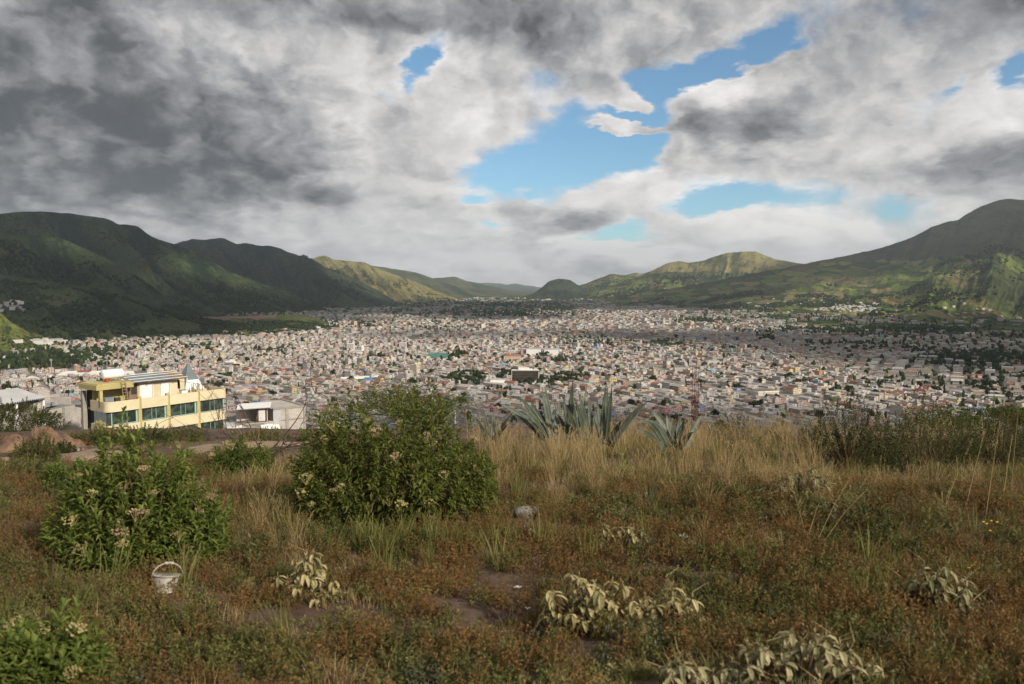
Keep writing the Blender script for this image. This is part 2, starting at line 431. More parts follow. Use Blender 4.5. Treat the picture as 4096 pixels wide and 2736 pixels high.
def mountain(name, ridge, D, foot, mat, p=1.2, gul=0.10, freq=0.030, shear=0.0, seed=1, rough=0.5, back=0.5, cols=None, rows=90, mat_fn=None, label=None, zfoot=-12.0, spurs=()):
    """ridge: [(px, py)] skyline; D: depth of the ridge, const or [(px, Y)]; foot: [(px, py)] where it meets the valley floor"""
    x0, x1 = ridge[0][0], ridge[-1][0]
    n = cols or int((x1 - x0) / 1.0) + 2
    px = np.linspace(x0, x1, n)
    r = np.array(ridge, float)
    py = np.interp(px, r[:, 0], r[:, 1])
    k = np.array([1, 2, 3, 2, 1.0]); k /= k.sum()
    pad = np.pad(py, 2, mode='edge'); py = np.convolve(pad, k, 'valid')
    py = py + (fbm(px * 0.16, px * 0 + seed, 4, seed) - 0.5) * rough * 2.2
    Dr = interp(D, px) if hasattr(D, '__len__') else np.full(n, float(D))
    fy = interp(foot, px) if hasattr(foot[0], '__len__') else np.full(n, float(foot[0]))
    Df = HC * FPX / np.maximum(fy - 284.0, 2.0)
    Df = np.minimum(Df, Dr * 0.93)
    cx = (px - 512) / FPX; cy = (342 - py) / FPX
    tanx = cx / (CT + cy * ST); zr = HC + Dr * (cy * CT - ST) / (CT + cy * ST)
    s = np.concatenate([np.linspace(0, 1, rows) ** 0.9, 1 + np.linspace(0, 1, 14)[1:] * back])
    SS, PX = np.meshgrid(s, px, indexing='ij')
    front = np.clip(SS, 0, 1)
    Y = Df[None] + (Dr - Df)[None] * SS
    X = Y * tanx[None]
    H = np.maximum(zr - zfoot, 1.0)[None]
    prof = front ** p
    q = PX + shear * front
    win = np.sqrt(np.clip(front * (1 - front) * 4, 0, 1)) * np.clip((1 - front) * 9, 0, 1)
    g1 = ridged(q * freq, front * 1.1 + seed, 3, seed + 5, 0.5)
    g2 = ridged(q * freq * 3.3 + 9, front * 3.0 + seed * 2, 3, seed + 9, 0.55)
    g3 = ridged(q * freq * 9.5 + 4, front * 7.0 + seed * 3, 3, seed + 13, 0.6)
    z = zfoot + H * (prof + win * (gul * (g1 - 0.62) + gul * 0.45 * (g2 - 0.62) + gul * 0.20 * (g3 - .62)))
    for (sx, amp, wid, sh) in spurs:                                # individual spurs running down the face
        z = z + H * win * amp * np.exp(-((PX + sh * front - sx) / wid) ** 2)
    z = z + (fbm(X * .004, Y * .004, 5, seed + 3, .6) - 0.5) * H * 0.09 * np.clip(front * 3, 0, 1) * np.clip((1 - front) * 14 + .05, 0, 1)
    bk = np.clip(SS - 1, 0, None)
    z = z - H * bk * 0.9
    V = np.stack([X, Y, z], -1).reshape(-1, 3)
    nr = len(s)
    i, j = np.meshgrid(np.arange(nr - 1), np.arange(n - 1), indexing='ij')
    a = (i * n + j).ravel()
    F = np.stack([a, a + 1, a + n + 1, a + n], -1)
    gl = np.where(SS <= 1, g1 * .45 + g2 * .33 + g3 * .22, .6)
    me = mesh_np(name, V, F, [mat], smooth=True, attr={'gully': gl.ravel()})
    o = obj(name, me, kind='structure', label=label)
    GR = dict(V=V.reshape(nr, n, 3), s=front, px=PX)
    return o, GR

M = {}
M['far1'] = mountain('mountain', [(430, 286), (470, 283), (495, 283), (506, 284.5), (515, 283.6), (525, 285.5), (539, 287), (556, 289), (640, 290)], 24000, [(430, 289.5), (640, 290.5)], LM_far, p=1.0, gul=.05, seed=3, rows=24, label='faint blue range closing the far end of the valley')
M['L6'] = mountain('mountain', [(405, 283), (435, 278), (455, 276.3), (467, 281), (479, 283.4), (495, 286.6), (509, 290), (523, 294), (534, 296.5)], 13000, [(405, 296), (534, 297)], LM_far, p=1.1, gul=.10, freq=.05, shear=25, seed=7, rows=50, label='fifth ridge on the left, pale with eroded cliffs')
M['L5'] = mountain('mountain', [(350, 262), (381, 267), (402, 270), (415, 272), (429, 277), (443, 282), (463, 289), (479, 294), (493, 298.2), (506, 300.5)], 10500, [(350, 298.5), (506, 301)], LM_far, p=1.15, gul=.10, freq=.035, shear=40, seed=12, rows=60, label='fourth ridge on the left, hazy green')
M['L4'] = mountain('mountain', [(285, 262), (314, 258), (325, 255.4), (335, 260), (346, 260.5), (365, 262.6), (376, 267.4), (392, 274), (411, 280), (427, 286.6), (440, 292), (461, 299), (476, 303)], 8200, [(285, 303), (476, 303.5)], LM_dry, p=1.15, gul=.62, freq=.040, shear=45, seed=21, rows=100, label='third ridge on the left with sunlit dry cliffs')
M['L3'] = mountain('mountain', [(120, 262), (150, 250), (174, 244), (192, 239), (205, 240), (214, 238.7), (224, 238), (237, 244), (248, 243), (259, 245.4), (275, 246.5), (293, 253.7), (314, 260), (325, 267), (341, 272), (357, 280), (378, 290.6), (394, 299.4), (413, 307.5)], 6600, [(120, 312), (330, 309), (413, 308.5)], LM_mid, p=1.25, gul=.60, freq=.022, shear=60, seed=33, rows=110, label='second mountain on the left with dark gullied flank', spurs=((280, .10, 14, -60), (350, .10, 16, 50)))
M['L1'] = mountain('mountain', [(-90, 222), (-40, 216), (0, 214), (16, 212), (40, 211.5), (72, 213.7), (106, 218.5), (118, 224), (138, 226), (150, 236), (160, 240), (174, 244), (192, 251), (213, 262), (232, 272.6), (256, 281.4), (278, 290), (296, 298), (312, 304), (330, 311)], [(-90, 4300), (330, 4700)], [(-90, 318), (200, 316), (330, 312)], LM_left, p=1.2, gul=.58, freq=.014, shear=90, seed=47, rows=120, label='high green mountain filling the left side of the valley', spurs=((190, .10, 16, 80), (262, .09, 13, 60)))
M['L1b'] = mountain('mountain', [(-90, 236), (-30, 233), (20, 235), (61, 238), (93, 252), (112, 261), (136, 274), (154, 287), (170, 300), (192, 308), (216, 315), (240, 319)], [(-90, 3300), (240, 3500)], [(-90, 334), (240, 320)], LM_left, p=1.15, gul=.46, freq=.018, shear=70, seed=58, rows=110, label='brownish green spur in front of the high left mountain')
M['L0'] = mountain('hill', [(-90, 272), (-20, 272), (20, 277), (60, 284), (90, 287), (115, 291), (128, 297), (160, 309), (200, 317), (262, 326), (300, 333)], [(-90, 2600), (300, 2750)], [(-90, 345), (60, 343), (200, 338), (300, 334)], LM_left, p=1.0, gul=.32, freq=.022, shear=40, seed=66, rows=100, label='low brown and green foothill above the left edge of town')
M['L2'] = mountain('hill', [(150, 324), (175, 320), (198, 317), (240, 316), (270, 315), (280, 314.3), (304, 316), (320, 319), (332, 325), (341, 331)], 2950, [(150, 339), (260, 337.5), (300, 334.5), (341, 331.5)], LM_hump, p=.75, gul=.08, freq=.05, seed=71, rows=60, rough=.35, label='flat topped hump with a bare brown brow beside the town')
M['L00'] = mountain('hill', [(-90, 286), (-40, 298), (0, 312), (10, 321), (29, 332), (54, 340), (70, 347)], [(-90, 1850), (70, 1950)], [(-90, 356), (70, 348)], LM_hump, p=.9, gul=.12, freq=.03, seed=83, rows=60, label='sunlit yellow green hillside at the left edge')
M['R6'] = mountain('hill', [(519, 297), (527, 295.5), (533, 294), (541, 288), (549, 281), (560, 278.6), (570, 280), (578, 285), (588, 290), (604, 296), (612, 298)], 9000, [(519, 299), (612, 299.5)], LM_mid, p=.75, gul=.10, freq=.06, seed=91, rows=60, rough=.3, label='rounded dome shaped hill standing in the valley mouth')
M['R5'] = mountain('hill', [(540, 297), (560, 293), (578, 286), (587, 283), (600, 278), (611, 274), (618, 274.6), (627, 275), (635, 272.7), (643, 274), (651, 271), (680, 270), (720, 272), (760, 276)], 9800, [(540, 299.5), (760, 300)], LM_field, p=1.1, gul=.14, freq=.035, shear=-20, seed=103, rows=80, label='wooded ridge behind the dome shaped hill')
M['R4'] = mountain('mountain', [(585, 292), (620, 284), (650, 272), (667, 263), (679, 261), (688, 263), (701, 261), (715, 256.6), (727, 253), (744, 251.5), (756, 251.5), (766, 256), (778, 260), (795, 262.5), (810, 265), (860, 272)], 8600, [(585, 300), (860, 302)], LM_field, p=1.25, gul=.18, freq=.03, shear=-20, seed=117, rows=110, label='grassy ridge with a broad bare top right of centre')
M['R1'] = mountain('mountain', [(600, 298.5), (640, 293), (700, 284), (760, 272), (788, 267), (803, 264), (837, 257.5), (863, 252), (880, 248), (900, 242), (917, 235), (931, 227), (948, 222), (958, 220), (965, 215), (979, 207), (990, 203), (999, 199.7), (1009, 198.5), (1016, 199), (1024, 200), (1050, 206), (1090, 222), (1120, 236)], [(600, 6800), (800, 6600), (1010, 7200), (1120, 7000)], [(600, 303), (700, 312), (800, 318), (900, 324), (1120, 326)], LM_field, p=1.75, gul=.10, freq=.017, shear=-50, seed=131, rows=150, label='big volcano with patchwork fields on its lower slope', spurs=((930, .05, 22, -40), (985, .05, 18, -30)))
# upper part of the volcano is bare paramo
_me = M['R1'][0].data; _me.materials.append(LM_volc)
_g = M['R1'][1]; _zc = _g['V'][:, :, 2]
_zm = (_zc[:-1, :-1] + 60 * (fbm(_g['px'] * .06, _g['s'] * 8, 4, 5)[:-1, :-1] - .5)) > 330
_me.polygons.foreach_set('material_index', _zm.ravel().astype(np.int32)); _me.update()
_me = M['R4'][0].data; _me.materials.append(LM_dry)
_g = M['R4'][1]; _zc = _g['V'][:, :, 2]
_zm = (_zc[:-1, :-1] + 60 * (fbm(_g['px'] * .06, _g['s'] * 8, 4, 8)[:-1, :-1] - .5)) > 262
_me.polygons.foreach_set('material_index', _zm.ravel().astype(np.int32)); _me.update()
# bare brow of the hump
_me = M['L2'][0].data; m_brow = simple('bare_earth', (.17, .105, .06), .25, .02); _me.materials.append(m_brow)
_g = M['L2'][1]
_zm = (_g['s'] + .35 * (fbm(_g['px'] * .12, _g['s'] * 6, 4, 77) - .5) > .80) & (_g['px'] + 40 * (fbm(_g['px'] * .2, _g['s'] * 9, 3, 78) - .5) > 200) & (_g['px'] < 276); _zm = _zm[:-1, :-1]
_me.polygons.foreach_set('material_index', _zm.ravel().astype(np.int32)); _me.update()

# ---- built-up density of the valley floor, columns every 64 px, rows at given py
ROWS = [290, 298, 304, 310, 316, 322, 328, 334, 340, 348, 356, 366, 380, 400, 440, 700]
DENS = np.array([
 # 0   64  128  192  256  320  384  448  512  576  640  704  768  832  896  960 1024
 [ 0,  0,   0,   0,   0,   0,   0,   0,   0,   0,   0,   0,   0,   0,   0,   0,   0],
 [ 0,  0,   0,   0,   0,   0,   0,  .05, .05, .05, .05, .05, .05, 0,   0,   0,   0],
 [ 0,  0,   0,   0,   0,   0,  .15, .12, .10, .12, .12, .12, .08, .02, 0,   0,   0],
 [ 0,  0,   0,   0,   0,  .15, .30, .18, .08, .22, .50, .12, .08, .10, 0,   0,   0],
 [ 0,  0,   0,   0,   0,  .30, .40, .12, .28, .62, .62, .18, .12, .15, .03, .02, .0],
 [ 0,  0,   0,   0,   0,  .45, .72, .30, .75, .88, .72, .45, .15, .12, .05, .04, .02],
 [ 0,  0,   0,   0,  .1,  .60, .85, .88, .96, .92, .82, .62, .60, .12, .06, .08, .05],
 [ 0,  0,   0,  .15, .65, .85, .92, .96, .97, .95, .55, .70, .35, .18, .14, .16, .10],
 [.1, .1,  .4,  .65, .92, .95, .96, .97, .97, .88, .50, .92, .45, .30, .30, .30, .20],
 [.2, .5,  .7,  .92, .96, .97, .97, .97, .97, .90, .85, .92, .92, .80, .55, .45, .30],
 [.1, .1,  .6,  .92, .97, .97, .97, .97, .97, .96, .95, .97, .97, .95, .85, .20, .20],
 [.1, .3,  .9,  .97, .97, .97, .97, .97, .97, .97, .97, .97, .97, .92, .90, .30, .45],
 [.7, .9,  .97, .97, .97, .97, .97, .97, .97, .97, .97, .97, .95, .88, .92, .80, .70],
 [.9, .9,  .97, .97, .97, .97, .97, .97, .97, .97, .97, .95, .90, .90, .90, .90, .85],
 [.8, .8,  .9,  .9,  .9,  .9,  .9,  .9,  .9,  .9,  .9,  .80, .65, .55, .50, .50, .60],
 [.8, .8,  .9,  .9,  .9,  .9,  .9,  .9,  .9,  .9,  .9,  .9,  .9,  .9,  .9,  .9,  .9]])
def urban(px, py):
    c = np.clip(np.asarray(px) / 64.0, 0, 15.999); r = np.interp(py, ROWS, np.arange(len(ROWS)))
    r = np.clip(r, 0, len(ROWS) - 1.001)
    i = r.astype(int); j = c.astype(int); fr = r - i; fc = c - j
    return (DENS[i, j] * (1 - fc) + DENS[i, j + 1] * fc) * (1 - fr) + (DENS[i + 1, j] * (1 - fc) + DENS[i + 1, j + 1] * fc) * fr

# ---- valley floor: one sheet out to the horizon
gx = np.linspace(-1.1, 1.1, 221)
gy = 330 * (25500 / 330.0) ** np.linspace(0, 1, 230)
GY, GXs = np.meshgrid(gy, gx, indexing='ij')
GX = GXs * (GY + 400)
Vg = np.stack([GX, GY, np.zeros_like(GX)], -1)
pxg, pyg, _f = to_px(Vg)
ub = urban(pxg, pyg)
n = len(gx); i, j = np.meshgrid(np.arange(len(gy) - 1), np.arange(n - 1), indexing='ij'); a = (i * n + j).ravel()
m_valley, t, bs, _ = new_mat('valley_floor')
co = t.node('ShaderNodeNewGeometry').outputs['Position']
ua = t.node('ShaderNodeAttribute'); ua.attribute_name = 'urban'
flat = t.mapping(co, (0, 0, 0), (0, 0, .35), (1, .6, 0))
cell = t.sep(t.voro(flat, .009, 'F1', 1))[0]
fcol = t.ramp(cell, [(0, (.050, .075, .022)), (.2, (.080, .12, .030)), (.4, (.045, .062, .024)), (.6, (.13, .16, .042)), (.75, (.035, .05, .02)), (.9, (.12, .105, .05))], 'CONSTANT')
fcol = t.mix(t.smooth(t.noise(co, .012, 4, .6), .45, .65), fcol, (.025, .038, .018, 1))
town = t.mix(t.smooth(t.noise(co, .03, 4, .6), .4, .65), (.27, .245, .22, 1), (.19, .165, .14, 1))
lot = t.smooth(t.noise(co, .006, 3, .5), .60, .68)
town = t.mix(t.m('MULTIPLY', lot, .8), town, (.085, .085, .04, 1))
fu = t.smooth(t.m('ADD', ua.outputs['Fac'], t.m('MULTIPLY', t.m('SUBTRACT', t.noise(co, .02, 3, .5), .5), .35)), .35, .6)
t.l.new(t.mix(fu, fcol, town), bs.inputs['Base Color']); bs.inputs['Roughness'].default_value = .95; bs.inputs['Specular IOR Level'].default_value = .05
obj('ground', mesh_np('ground', Vg.reshape(-1, 3), np.stack([a, a + 1, a + n + 1, a + n], -1), [m_valley], attr={'urban': ub.ravel()}), kind='structure')

# ---- the hill the camera stands on: convex slope falling to the valley
def hill_z(x, y):
    x = np.asarray(x, float); y = np.asarray(y, float)
    yy = np.maximum(y, -25)
    h = 1.72 + 0.10 * yy + 0.00100 * np.maximum(yy, 0) ** 2
    h = h + 0.0004 * np.minimum(x * x, 160 ** 2) * np.clip(yy / 60, 0, 1)
    b = (fbm(x * .22 + 3, y * .22, 4, 201) - .5) * .55 + (fbm(x * 1.3, y * 1.3, 3, 205) - .5) * .13
    b = b * np.clip(1.15 - np.abs(y) / 400, .2, 1)
    return np.maximum(HC - h + b, -2.0)
gy = np.concatenate([np.linspace(-40, 0, 30)[:-1], np.linspace(0, 1, 200) ** 2.2 * 430])
gx = np.sign(np.linspace(-1, 1, 241)) * np.abs(np.linspace(-1, 1, 241)) ** 1.6 * 1.0
GY, GXs = np.meshgrid(gy, gx, indexing='ij')
GX = GXs * (18 + np.maximum(GY, 0) * 1.25)
GZ = hill_z(GX, GY)
n = len(gx); i, j = np.meshgrid(np.arange(len(gy) - 1), np.arange(n - 1), indexing='ij'); a = (i * n + j).ravel()
m_soil, t, bs, _ = new_mat('hill_soil')
co = t.node('ShaderNodeNewGeometry').outputs['Position']
n1 = t.noise(co, .5, 5, .6); n2 = t.noise(co, 6, 6, .7); n3 = t.noise(co, 60, 4, .7)
c = t.mix(t.smooth(n1, .4, .62), (.118, .078, .056, 1), (.175, .125, .092, 1))
c = t.mix(t.smooth(n2, .42, .7), c, (.070, .046, .032, 1))
c = t.mix(t.m('MULTIPLY', t.smooth(n3, .5, .8), .5), c, (.23, .185, .15, 1))
pb = t.voro(co, 38, 'F1', 0)
c = t.mix(t.m('MULTIPLY', t.smooth(pb, .05, .14, 1, 0), t.smooth(n2, .45, .6)), c, (.26, .23, .2, 1))
t.l.new(c, bs.inputs['Base Color']); bs.inputs['Roughness'].default_value = .95; bs.inputs['Specular IOR Level'].default_value = .08
bump(t, bs, t.m('ADD', n2, t.m('MULTIPLY', n3, .5)), .8, .05)
obj('hillside', mesh_np('hillside', np.stack([GX, GY, GZ], -1).reshape(-1, 3), np.stack([a, a + 1, a + n + 1, a + n], -1), [m_soil], smooth=True), kind='structure')
def ground_px(px, py):
    """point of the near hill seen at a pixel"""
    lo = None
    for Y in np.concatenate([np.linspace(2, 40, 900), np.linspace(40, 120, 300)]):
        P = at(px, py, Y)
        if P[2] < hill_z(P[0], Y): return np.array((P[0], Y, float(hill_z(P[0], Y))))
    P = at(px, py, 40.0); return np.array((P[0], 40.0, float(hill_z(P[0], 40.0))))

# ================================================================== the town
m_wall, t, bs, _ = new_mat('house_walls')
ta = t.node('ShaderNodeAttribute'); ta.attribute_name = 'tint'
co = t.node('ShaderNodeNewGeometry').outputs['Position']
st = t.noise(co, .35, 4, .65); st2 = t.noise(t.mapping(co, scale=(1, 1, .25)), 1.3, 3, .6)
g = t.m('MULTIPLY_ADD', st, .45, t.m('MULTIPLY_ADD', st2, .35, .58))
t.l.new(t.mix(1.0, ta.outputs['Color'], t.comb(g, g, g), 'MULTIPLY'), bs.inputs['Base Color'])
m_glassdark, t, bs, _ = new_mat('window_glass')
co = t.node('ShaderNodeNewGeometry').outputs['Position']
t.l.new(t.mix(t.smooth(t.noise(co, .3, 2, .5), .4, .6), (.018, .020, .022, 1), (.05, .052, .055, 1)), bs.inputs['Base Color'])
bs.inputs['Roughness'].default_value = .15; bs.inputs['Specular IOR Level'].default_value = .5

WALLS = [((.54, .515, .48), 27, 'white'), ((.42, .385, .35), 27, 'grey block'), ((.35, .32, .295), 12, 'bare concrete'), ((.36, .25, .19), 11, 'brick'), ((.55, .48, .36), 9, 'cream'), ((.52, .40, .34), 7, 'salmon'),
         ((.55, .46, .26), 2.5, 'yellow'), ((.28, .42, .44), 2, 'turquoise'), ((.50, .29, .16), 1.2, 'orange'), ((.36, .43, .25), 1.4, 'pale green'), ((.20, .30, .48), 1.0, 'blue'), ((.50, .23, .24), 1.4, 'pink')]
ROOFS = [((.40, .37, .34), 34, 'flat concrete roof'), ((.32, .285, .26), 16, 'weathered flat roof'), ((.45, .43, .41), 20, 'pale sheet roof'), ((.29, .17, .12), 12, 'red tiled roof'), ((.25, .17, .13), 7, 'brown tiled roof'), ((.33, .10, .07), 1.5, 'bright red roof'), ((.50, .49, .48), 6, 'white roof')]
WC = np.array([c for c, _, _ in WALLS]); WP = np.array([p for _, p, _ in WALLS], float); WP /= WP.sum()
RC = np.array([c for c, _, _ in ROOFS]); RP = np.array([p for _, p, _ in ROOFS], float); RP /= RP.sum()

CLEAR = []                                   # ground kept free for landmarks: (x, y, radius x, radius y)
def clear(px0, px1, py, d=30): 
    P0, P1 = floor_at(px0, py), floor_at(px1, py); CLEAR.append(((P0[0] + P1[0]) / 2, P0[1] + d / 2, abs(P1[0] - P0[0]) / 2 + 8, d / 2 + 8))
clear(488, 549, 384.5, 60); clear(520, 560, 356, 50); clear(504, 522, 362, 30); clear(353, 368, 355, 40); clear(346, 355, 351, 20); clear(399, 408, 349, 20)
clear(427, 447, 360, 40); clear(338, 394, 381, 26); clear(590, 600, 382, 22); clear(609, 622, 383, 22); clear(224, 241, 367, 26); clear(707, 720, 365.5, 16); clear(674, 685, 373, 20)
clear(752, 786, 397, 50); clear(768, 790, 418, 26); clear(52, 145, 376, 60); clear(930, 965, 372, 40)

SEEDS = [(-900, 1100, .62), (-250, 980, .95), (300, 1050, .50), (900, 1150, 1.05), (-400, 1900, .55), (600, 2000, .78), (1500, 2200, 1.1), (-1600, 2300, .9), (0, 3300, .60), (1400, 3600, 1.0), (-1500, 3900, .5), (500, 5000, .8), (2500, 3400, .7), (-700, 6000, .9), (1300, 6500, .6)]
SD = np.array(SEEDS)
def plots(scale, y0, y1):
    out = []
    W_, D_ = 84 * scale, 46 * scale; pw, pd = 9.6 * scale, 18.5 * scale
    for zx, zy, th in SEEDS:
        ext = y1 * 1.6
        nu = int(ext / W_) + 1; nv = int(ext / D_) + 1
        bi, bj = np.meshgrid(np.arange(-nu, nu), np.arange(-nv, nv)); bi = bi.ravel(); bj = bj.ravel()
        ca, sa = math.cos(th), math.sin(th)
        bu, bv = bi * W_, bj * D_
        bx, by = zx + bu * ca - bv * sa, zy + bu * sa + bv * ca
        ok = (by > y0 - 60 * scale) & (by < y1 + 60 * scale) & (np.abs(bx) < by * .72 + 80)
        bu, bv = bu[ok], bv[ok]
        for r in (0, 1):
            for k in range(8):
                u = bu + (k - 3.5) * pw; v = bv + (r - .5) * (pd + .4)
                x, y = zx + u * ca - v * sa, zy + u * sa + v * ca
                near = np.argmin((x[:, None] - SD[:, 0]) ** 2 + (y[:, None] - SD[:, 1]) ** 2, axis=1)
                own = near == SEEDS.index((zx, zy, th))
                sel = own & (y >= y0) & (y < y1)
                out.append(np.stack([x[sel], y[sel], np.full(sel.sum(), th), np.full(sel.sum(), scale), np.full(sel.sum(), r)], -1))
    return np.concatenate(out)
PL = np.concatenate([plots(1.0, 815, 2300), plots(1.55, 2300, 4200), plots(2.3, 4200, 9000)])
px, py, _f = to_px(np.stack([PL[:, 0], PL[:, 1], np.zeros(len(PL))], -1))
dn = urban(px, py) + (fbm(PL[:, 0] / 160, PL[:, 1] / 160, 3, 401) - .5) * .9 * np.clip(1.15 - urban(px, py), 0, 1)
dn = dn - .9 * np.clip((fbm(PL[:, 0] / 130, PL[:, 1] / 130, 2, 407) - .70) * 9, 0, 1)        # vacant lots
keep = (px > -30) & (px < 1054) & (py > 296) & (py < 436) & (rng.random(len(PL)) < dn)
for X, Y, rx, ry in CLEAR: keep &= ~((np.abs(PL[:, 0] - X) < rx) & (np.abs(PL[:, 1] - Y) < ry))
PL = PL[keep]; px = px[keep]; py = py[keep]
N = len(PL)
sc = PL[:, 3]
hw = sc * rng.uniform(3.7, 5.0, N); hd = sc * rng.uniform(5.2, 9.0, N)
stor = rng.choice([1, 2, 3, 4], N, p=[.56, .34, .09, .01])
tall = rng.random(N) < .006; stor = np.where(tall & (py < 385), rng.integers(4, 7, N), stor)
shed = (rng.random(N) < .022) & (PL[:, 1] < 5000); hw = np.where(shed, hw * rng.uniform(1.6, 2.6, N), hw); hd = np.where(shed, hd * 1.5, hd); stor = np.where(shed, 1, stor)
hh = stor * 2.45 * (1 + .16 * (sc - 1)) + rng.uniform(.2, .8, N)
wi = rng.choice(len(WALLS), N, p=WP); ri = rng.choice(len(ROOFS), N, p=RP)
wcol = WC[wi] * .90 * rng.uniform(.82, 1.1, (N, 1)) * rng.uniform(.97, 1.03, (N, 3))
rcol = RC[ri] * .92 * rng.uniform(.8, 1.12, (N, 1)) * rng.uniform(.97, 1.03, (N, 3))
gable = np.isin(ri, (2, 3, 4, 5)) & (rng.random(N) < .8) & (stor < 4)
side = np.where((rng.random(N) < .55)[:, None], np.array((.38, .36, .335)) * rng.uniform(.8, 1.1, (N, 1)), wcol * .97)
rot = PL[:, 2] + rng.normal(0, .015, N)
PLx = PL[:, 0]; PLy = PL[:, 1]

# the three hundred that show largest are things of their own
area = (hw * hh + hw * hd * .12) / (PLy ** 2)
vis = (py < 428) & (px > 4) & (px < 1020) & ~((px > 80) & (px < 310) & (py > 398)) & ~((px > 330) & (px < 475) & (py > 398))
order = np.argsort(-area * vis)
big = np.zeros(N, bool); big[order[:300]] = True

def house_arrays(s):
    """vectorised bodies, roofs for houses with mask s"""
    n = s.sum(); ca, sa = np.cos(rot[s]), np.sin(rot[s])
    def tr(u, v, z):
        return np.stack([PLx[s] + u * ca - v * sa, PLy[s] + u * sa + v * ca, z], -1)
    a, b, h = hw[s], hd[s], hh[s]; z0 = np.full(n, -.5)
    V = np.stack([tr(-a, -b, z0), tr(a, -b, z0), tr(a, b, z0), tr(-a, b, z0), tr(-a, -b, h), tr(a, -b, h), tr(a, b, h), tr(-a, b, h)], 1)
    base = (np.arange(n) * 8)[:, None]
    quads = np.array([(0, 1, 5, 4), (1, 2, 6, 5), (2, 3, 7, 6), (3, 0, 4, 7), (4, 5, 6, 7)])
    F = (base[:, :, None] + quads[None]).reshape(-1, 4)
    C = np.stack([wcol[s], side[s], wcol[s], side[s], rcol[s]], 1).reshape(-1, 3)
    return V.reshape(-1, 3), F, C
def roof_arrays(s):
    n = s.sum(); ca, sa = np.cos(rot[s]), np.sin(rot[s])
    def tr(u, v, z): return np.stack([PLx[s] + u * ca - v * sa, PLy[s] + u * sa + v * ca, z], -1)
    a, b, h = hw[s] + .35, hd[s] + .35, hh[s]; r = h + a * .38
    V = np.stack([tr(-a, -b, h), tr(a, -b, h), tr(a, b, h), tr(-a, b, h), tr(0 * a, -b * .92, r), tr(0 * a, b * .92, r)], 1)
    base = (np.arange(n) * 6)[:, None, None]
    F4 = (base + np.array([(0, 4, 5, 3), (1, 2, 5, 4)])[None]).reshape(-1, 4)
    F3 = (base + np.array([(0, 1, 4), (2, 3, 5)])[None]).reshape(-1, 3)
    C4 = np.repeat(rcol[s], 2, 0); C3 = np.repeat(wcol[s], 2, 0)
    return V.reshape(-1, 3), F4, F3, C4, C3
rest = ~big
V1, F1, C1 = house_arrays(rest)
V2, F24, F23, C24, C23 = roof_arrays(rest & gable)
# roof huts, tanks and parapet blocks on flat roofs
hut = np.nonzero(rest & ~gable & (rng.random(N) < .5) & (PLy < 4200))[0]
bx = []; bf = []; bc = []
def small_boxes(idx, du, dv, aw, bd, hgt, zb, col):
    n = len(idx); ca, sa = np.cos(rot[idx]), np.sin(rot[idx])
    def tr(u, v, z): return np.stack([PLx[idx] + u * ca - v * sa, PLy[idx] + u * sa + v * ca, z], -1)
    V = np.stack([tr(du - aw, dv - bd, zb), tr(du + aw, dv - bd, zb), tr(du + aw, dv + bd, zb), tr(du - aw, dv + bd, zb), tr(du - aw, dv - bd, zb + hgt), tr(du + aw, dv - bd, zb + hgt), tr(du + aw, dv + bd, zb + hgt), tr(du - aw, dv + bd, zb + hgt)], 1).reshape(-1, 3)
    F = ((np.arange(n) * 8)[:, None, None] + np.array([(0, 1, 5, 4), (1, 2, 6, 5), (2, 3, 7, 6), (3, 0, 4, 7), (4, 5, 6, 7)])[None]).reshape(-1, 4)
    return V, F, np.repeat(col, 5, 0)
nh = len(hut)
V3, F3_, C3_ = small_boxes(hut, hw[hut] * rng.uniform(-.5, .5, nh), hd[hut] * rng.uniform(-.6, .6, nh), hw[hut] * rng.uniform(.25, .5, nh), hd[hut] * rng.uniform(.2, .4, nh), rng.uniform(1.6, 2.8, nh), hh[hut], np.where((rng.random(nh) < .5)[:, None], wcol[hut], side[hut]))
o1, o2, o3 = len(V1), len(V1) + len(V2), len(V1) + len(V2) + len(V3)
obj('houses', mesh_np('houses', np.concatenate([V1, V2, V3]), [F1, F24 + o1, F3_ + o2, F23 + o1], [m_wall], colors=np.concatenate([C1, C24, C3_, C23])), kind='stuff', label='thousands of houses of the town across the valley floor')

# windows of the houses that are near enough to show them
def windows_for(idx, proud=.05):
    V = []
    for k in idx:
        ca, sa = math.cos(rot[k]), math.sin(rot[k])
        for (L_, off, fx) in ((hw[k], -hd[k] - proud, 0), (hd[k], hw[k] + proud, 1), (hd[k], -hw[k] - proud, 2)):
            if fx and (random.random() < .6): continue
            nw = max(1, int(L_ * 2 / 2.6))
            for st_ in range(int(stor[k])):
                for q in range(nw):
                    if random.random() < .22: continue
                    c = (-L_ + (q + .5) * 2 * L_ / nw); wz = st_ * 2.6 + .95; hw_ = random.uniform(.45, .8); hz = random.uniform(1.0, 1.35)
                    if fx == 0: pts = [(c - hw_, off, wz), (c + hw_, off, wz), (c + hw_, off, wz + hz), (c - hw_, off, wz + hz)]
                    else: pts = [(off, c - hw_, wz), (off, c + hw_, wz), (off, c + hw_, wz + hz), (off, c - hw_, wz + hz)]
                    if fx == 2: pts = pts[::-1]
                    V.extend([(PLx[k] + u * ca - v * sa, PLy[k] + u * sa + v * ca, z) for u, v, z in pts])
    V = np.array(V).reshape(-1, 3); return V, np.arange(len(V)).reshape(-1, 4)
wn = np.nonzero(rest & (PLy < 1750))[0]
Vw, Fw = windows_for(wn)
obj('house_windows', mesh_np('house_windows', Vw, Fw, [m_glassdark]), kind='stuff', label='dark windows of the houses of the town')

